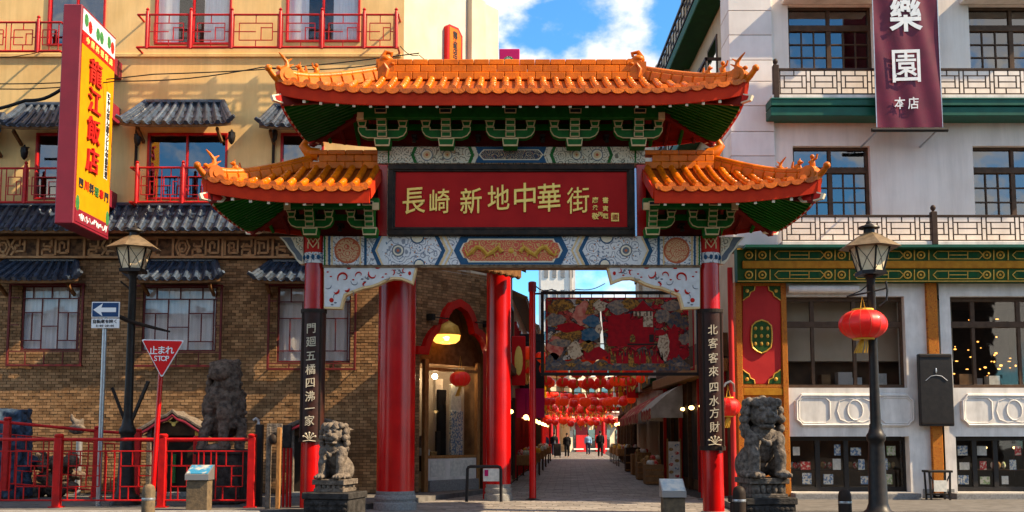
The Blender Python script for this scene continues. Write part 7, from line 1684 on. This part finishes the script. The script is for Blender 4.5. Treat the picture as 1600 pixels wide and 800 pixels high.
# tarpaulin bundle and low rockery at far left
m = MB(); xt = X(24,680,22.6); dt = 22.6; r = random.Random(6)
m.frus(xt-.36,xt+.30,dt-.32,dt+.32,LP,Z(640,dt),.8)
for i in range(34): m.ell((xt+r.uniform(-.38,.32),dt+r.uniform(-.36,.2),r.uniform(.3,2.05)),(r.uniform(.08,.18),.12,r.uniform(.08,.2)),10,7)
t = thing('tarpaulin_bundle','blue grey tarpaulin bundle behind the fence at the far left','bundle',(xt,dt,LP)); remeshed(m,.03,2,.04,2).build('tarpaulin','tarp',t,smooth=True,angle=80)
MB().box(xt-.3,xt+.3,dt-.3,dt+.3,LP-.01,LP+.06).build('pallet','wood_dark',t)
m = MB(); xq = X(100,690,23.2); dq = 23.2
for i in range(26): m.ell((xq+r.uniform(-.75,.35),dq+r.uniform(-.25,.2),LP+r.uniform(.1,.95)),(r.uniform(.12,.24),.16,r.uniform(.1,.2)),10,7)
t = thing('rockery','low dark rockery with a small grey fish ornament on top','rockery',(xq,dq,LP)); remeshed(m,.035,2,.03,5).build('rocks','rock_brown',t,smooth=True,angle=80)
m = MB(); c = P(118,662,23.0); m.tube([c+Vector((-.10,0,.22)),c+Vector((-.07,0,.10)),c+Vector((.02,0,.02)),c+Vector((.14,0,.03)),c+Vector((.16,0,.12))],[.02,.06,.09,.07,.03],9); m.ell(c+Vector((.05,-.03,-.12)),(.20,.12,.12),10,7); remeshed(m,.018,2,.008,3).build('fish_ornament','stone_light',t,smooth=True,angle=80)
t = thing('vent_pipe','short pale pipe standing against the brick wall behind the fence','pipe',(X(124,760,23.9),23.9,LP)); MB().cyl((X(122,740,23.9),23.9,LP),(X(122,740,23.9),23.9,Z(686,23.9)),.07,None,12).build('pipe','galv',t,smooth=True)
# overhead wires
def wire(label,pts,r_=.014):
    t = thing('overhead_wire',label,'wire',pts[0]); q = []
    for a,b in zip(pts,pts[1:]):
        for i in range(8): f = i/8; q.append(Vector(a).lerp(Vector(b),f)+Vector((0,0,-.10*math.sin(math.pi*f))))
    q.append(Vector(pts[-1])); MB().tube(q,r_,5).build('cable','wire',t)
wire('upper overhead wire sagging across the yellow wall',[P(-60,130,23.4),P(240,116,23.4),P(655,83,23.6)],.014)
wire('lower overhead wire crossing the yellow wall to the roof dragon',[P(-60,137,23.2),P(180,127,23.2),P(410,105,23.2),P(600,99,23.6)],.014)
wire('thick dark cable at the left edge beside the hanging sign',[P(-60,172,22.5),P(40,157,22.5),P(100,137,22.5)],.04)
wire('short wire splitting off beside the small red carved sign',[P(625,72,24.2),P(655,86,24.2),P(690,98,24.4)],.010)
wire('thin wire at the top left running behind the sign',[P(-60,86,24.2),P(60,82,24.2)],.01)
wire('thin wire sagging above the painted screen',[P(832,442,24.0),P(862,452,24.0),P(900,452,30),P(945,443,36)],.014)
# terrace across the road, met only as a reflection in the windows
ob = thing('opposite_terrace','brown terrace across the road, seen only mirrored in the shop windows','building',(0,-17,0))
for i,(x0,x1,h,mt) in enumerate(((-34,-17,9.5,'wood_dark'),(-17,-2,10.5,'lattice_brown'),(-2,12,11.6,'wood_dark'),(12,30,12,'lattice_brown'))):
    MB().box(x0,x1-.1,-24,-17,0,h).build('wall',mt,ob)
    for j in range(3):
        for q in range(5): bx('window','room_dark',ob,x0+1+q*(x1-x0-2)/5,x0+2.4+q*(x1-x0-2)/5,-17.0,-16.95,1+j*3.4,2.8+j*3.4)
bpy.data.scenes.remove(TMP)
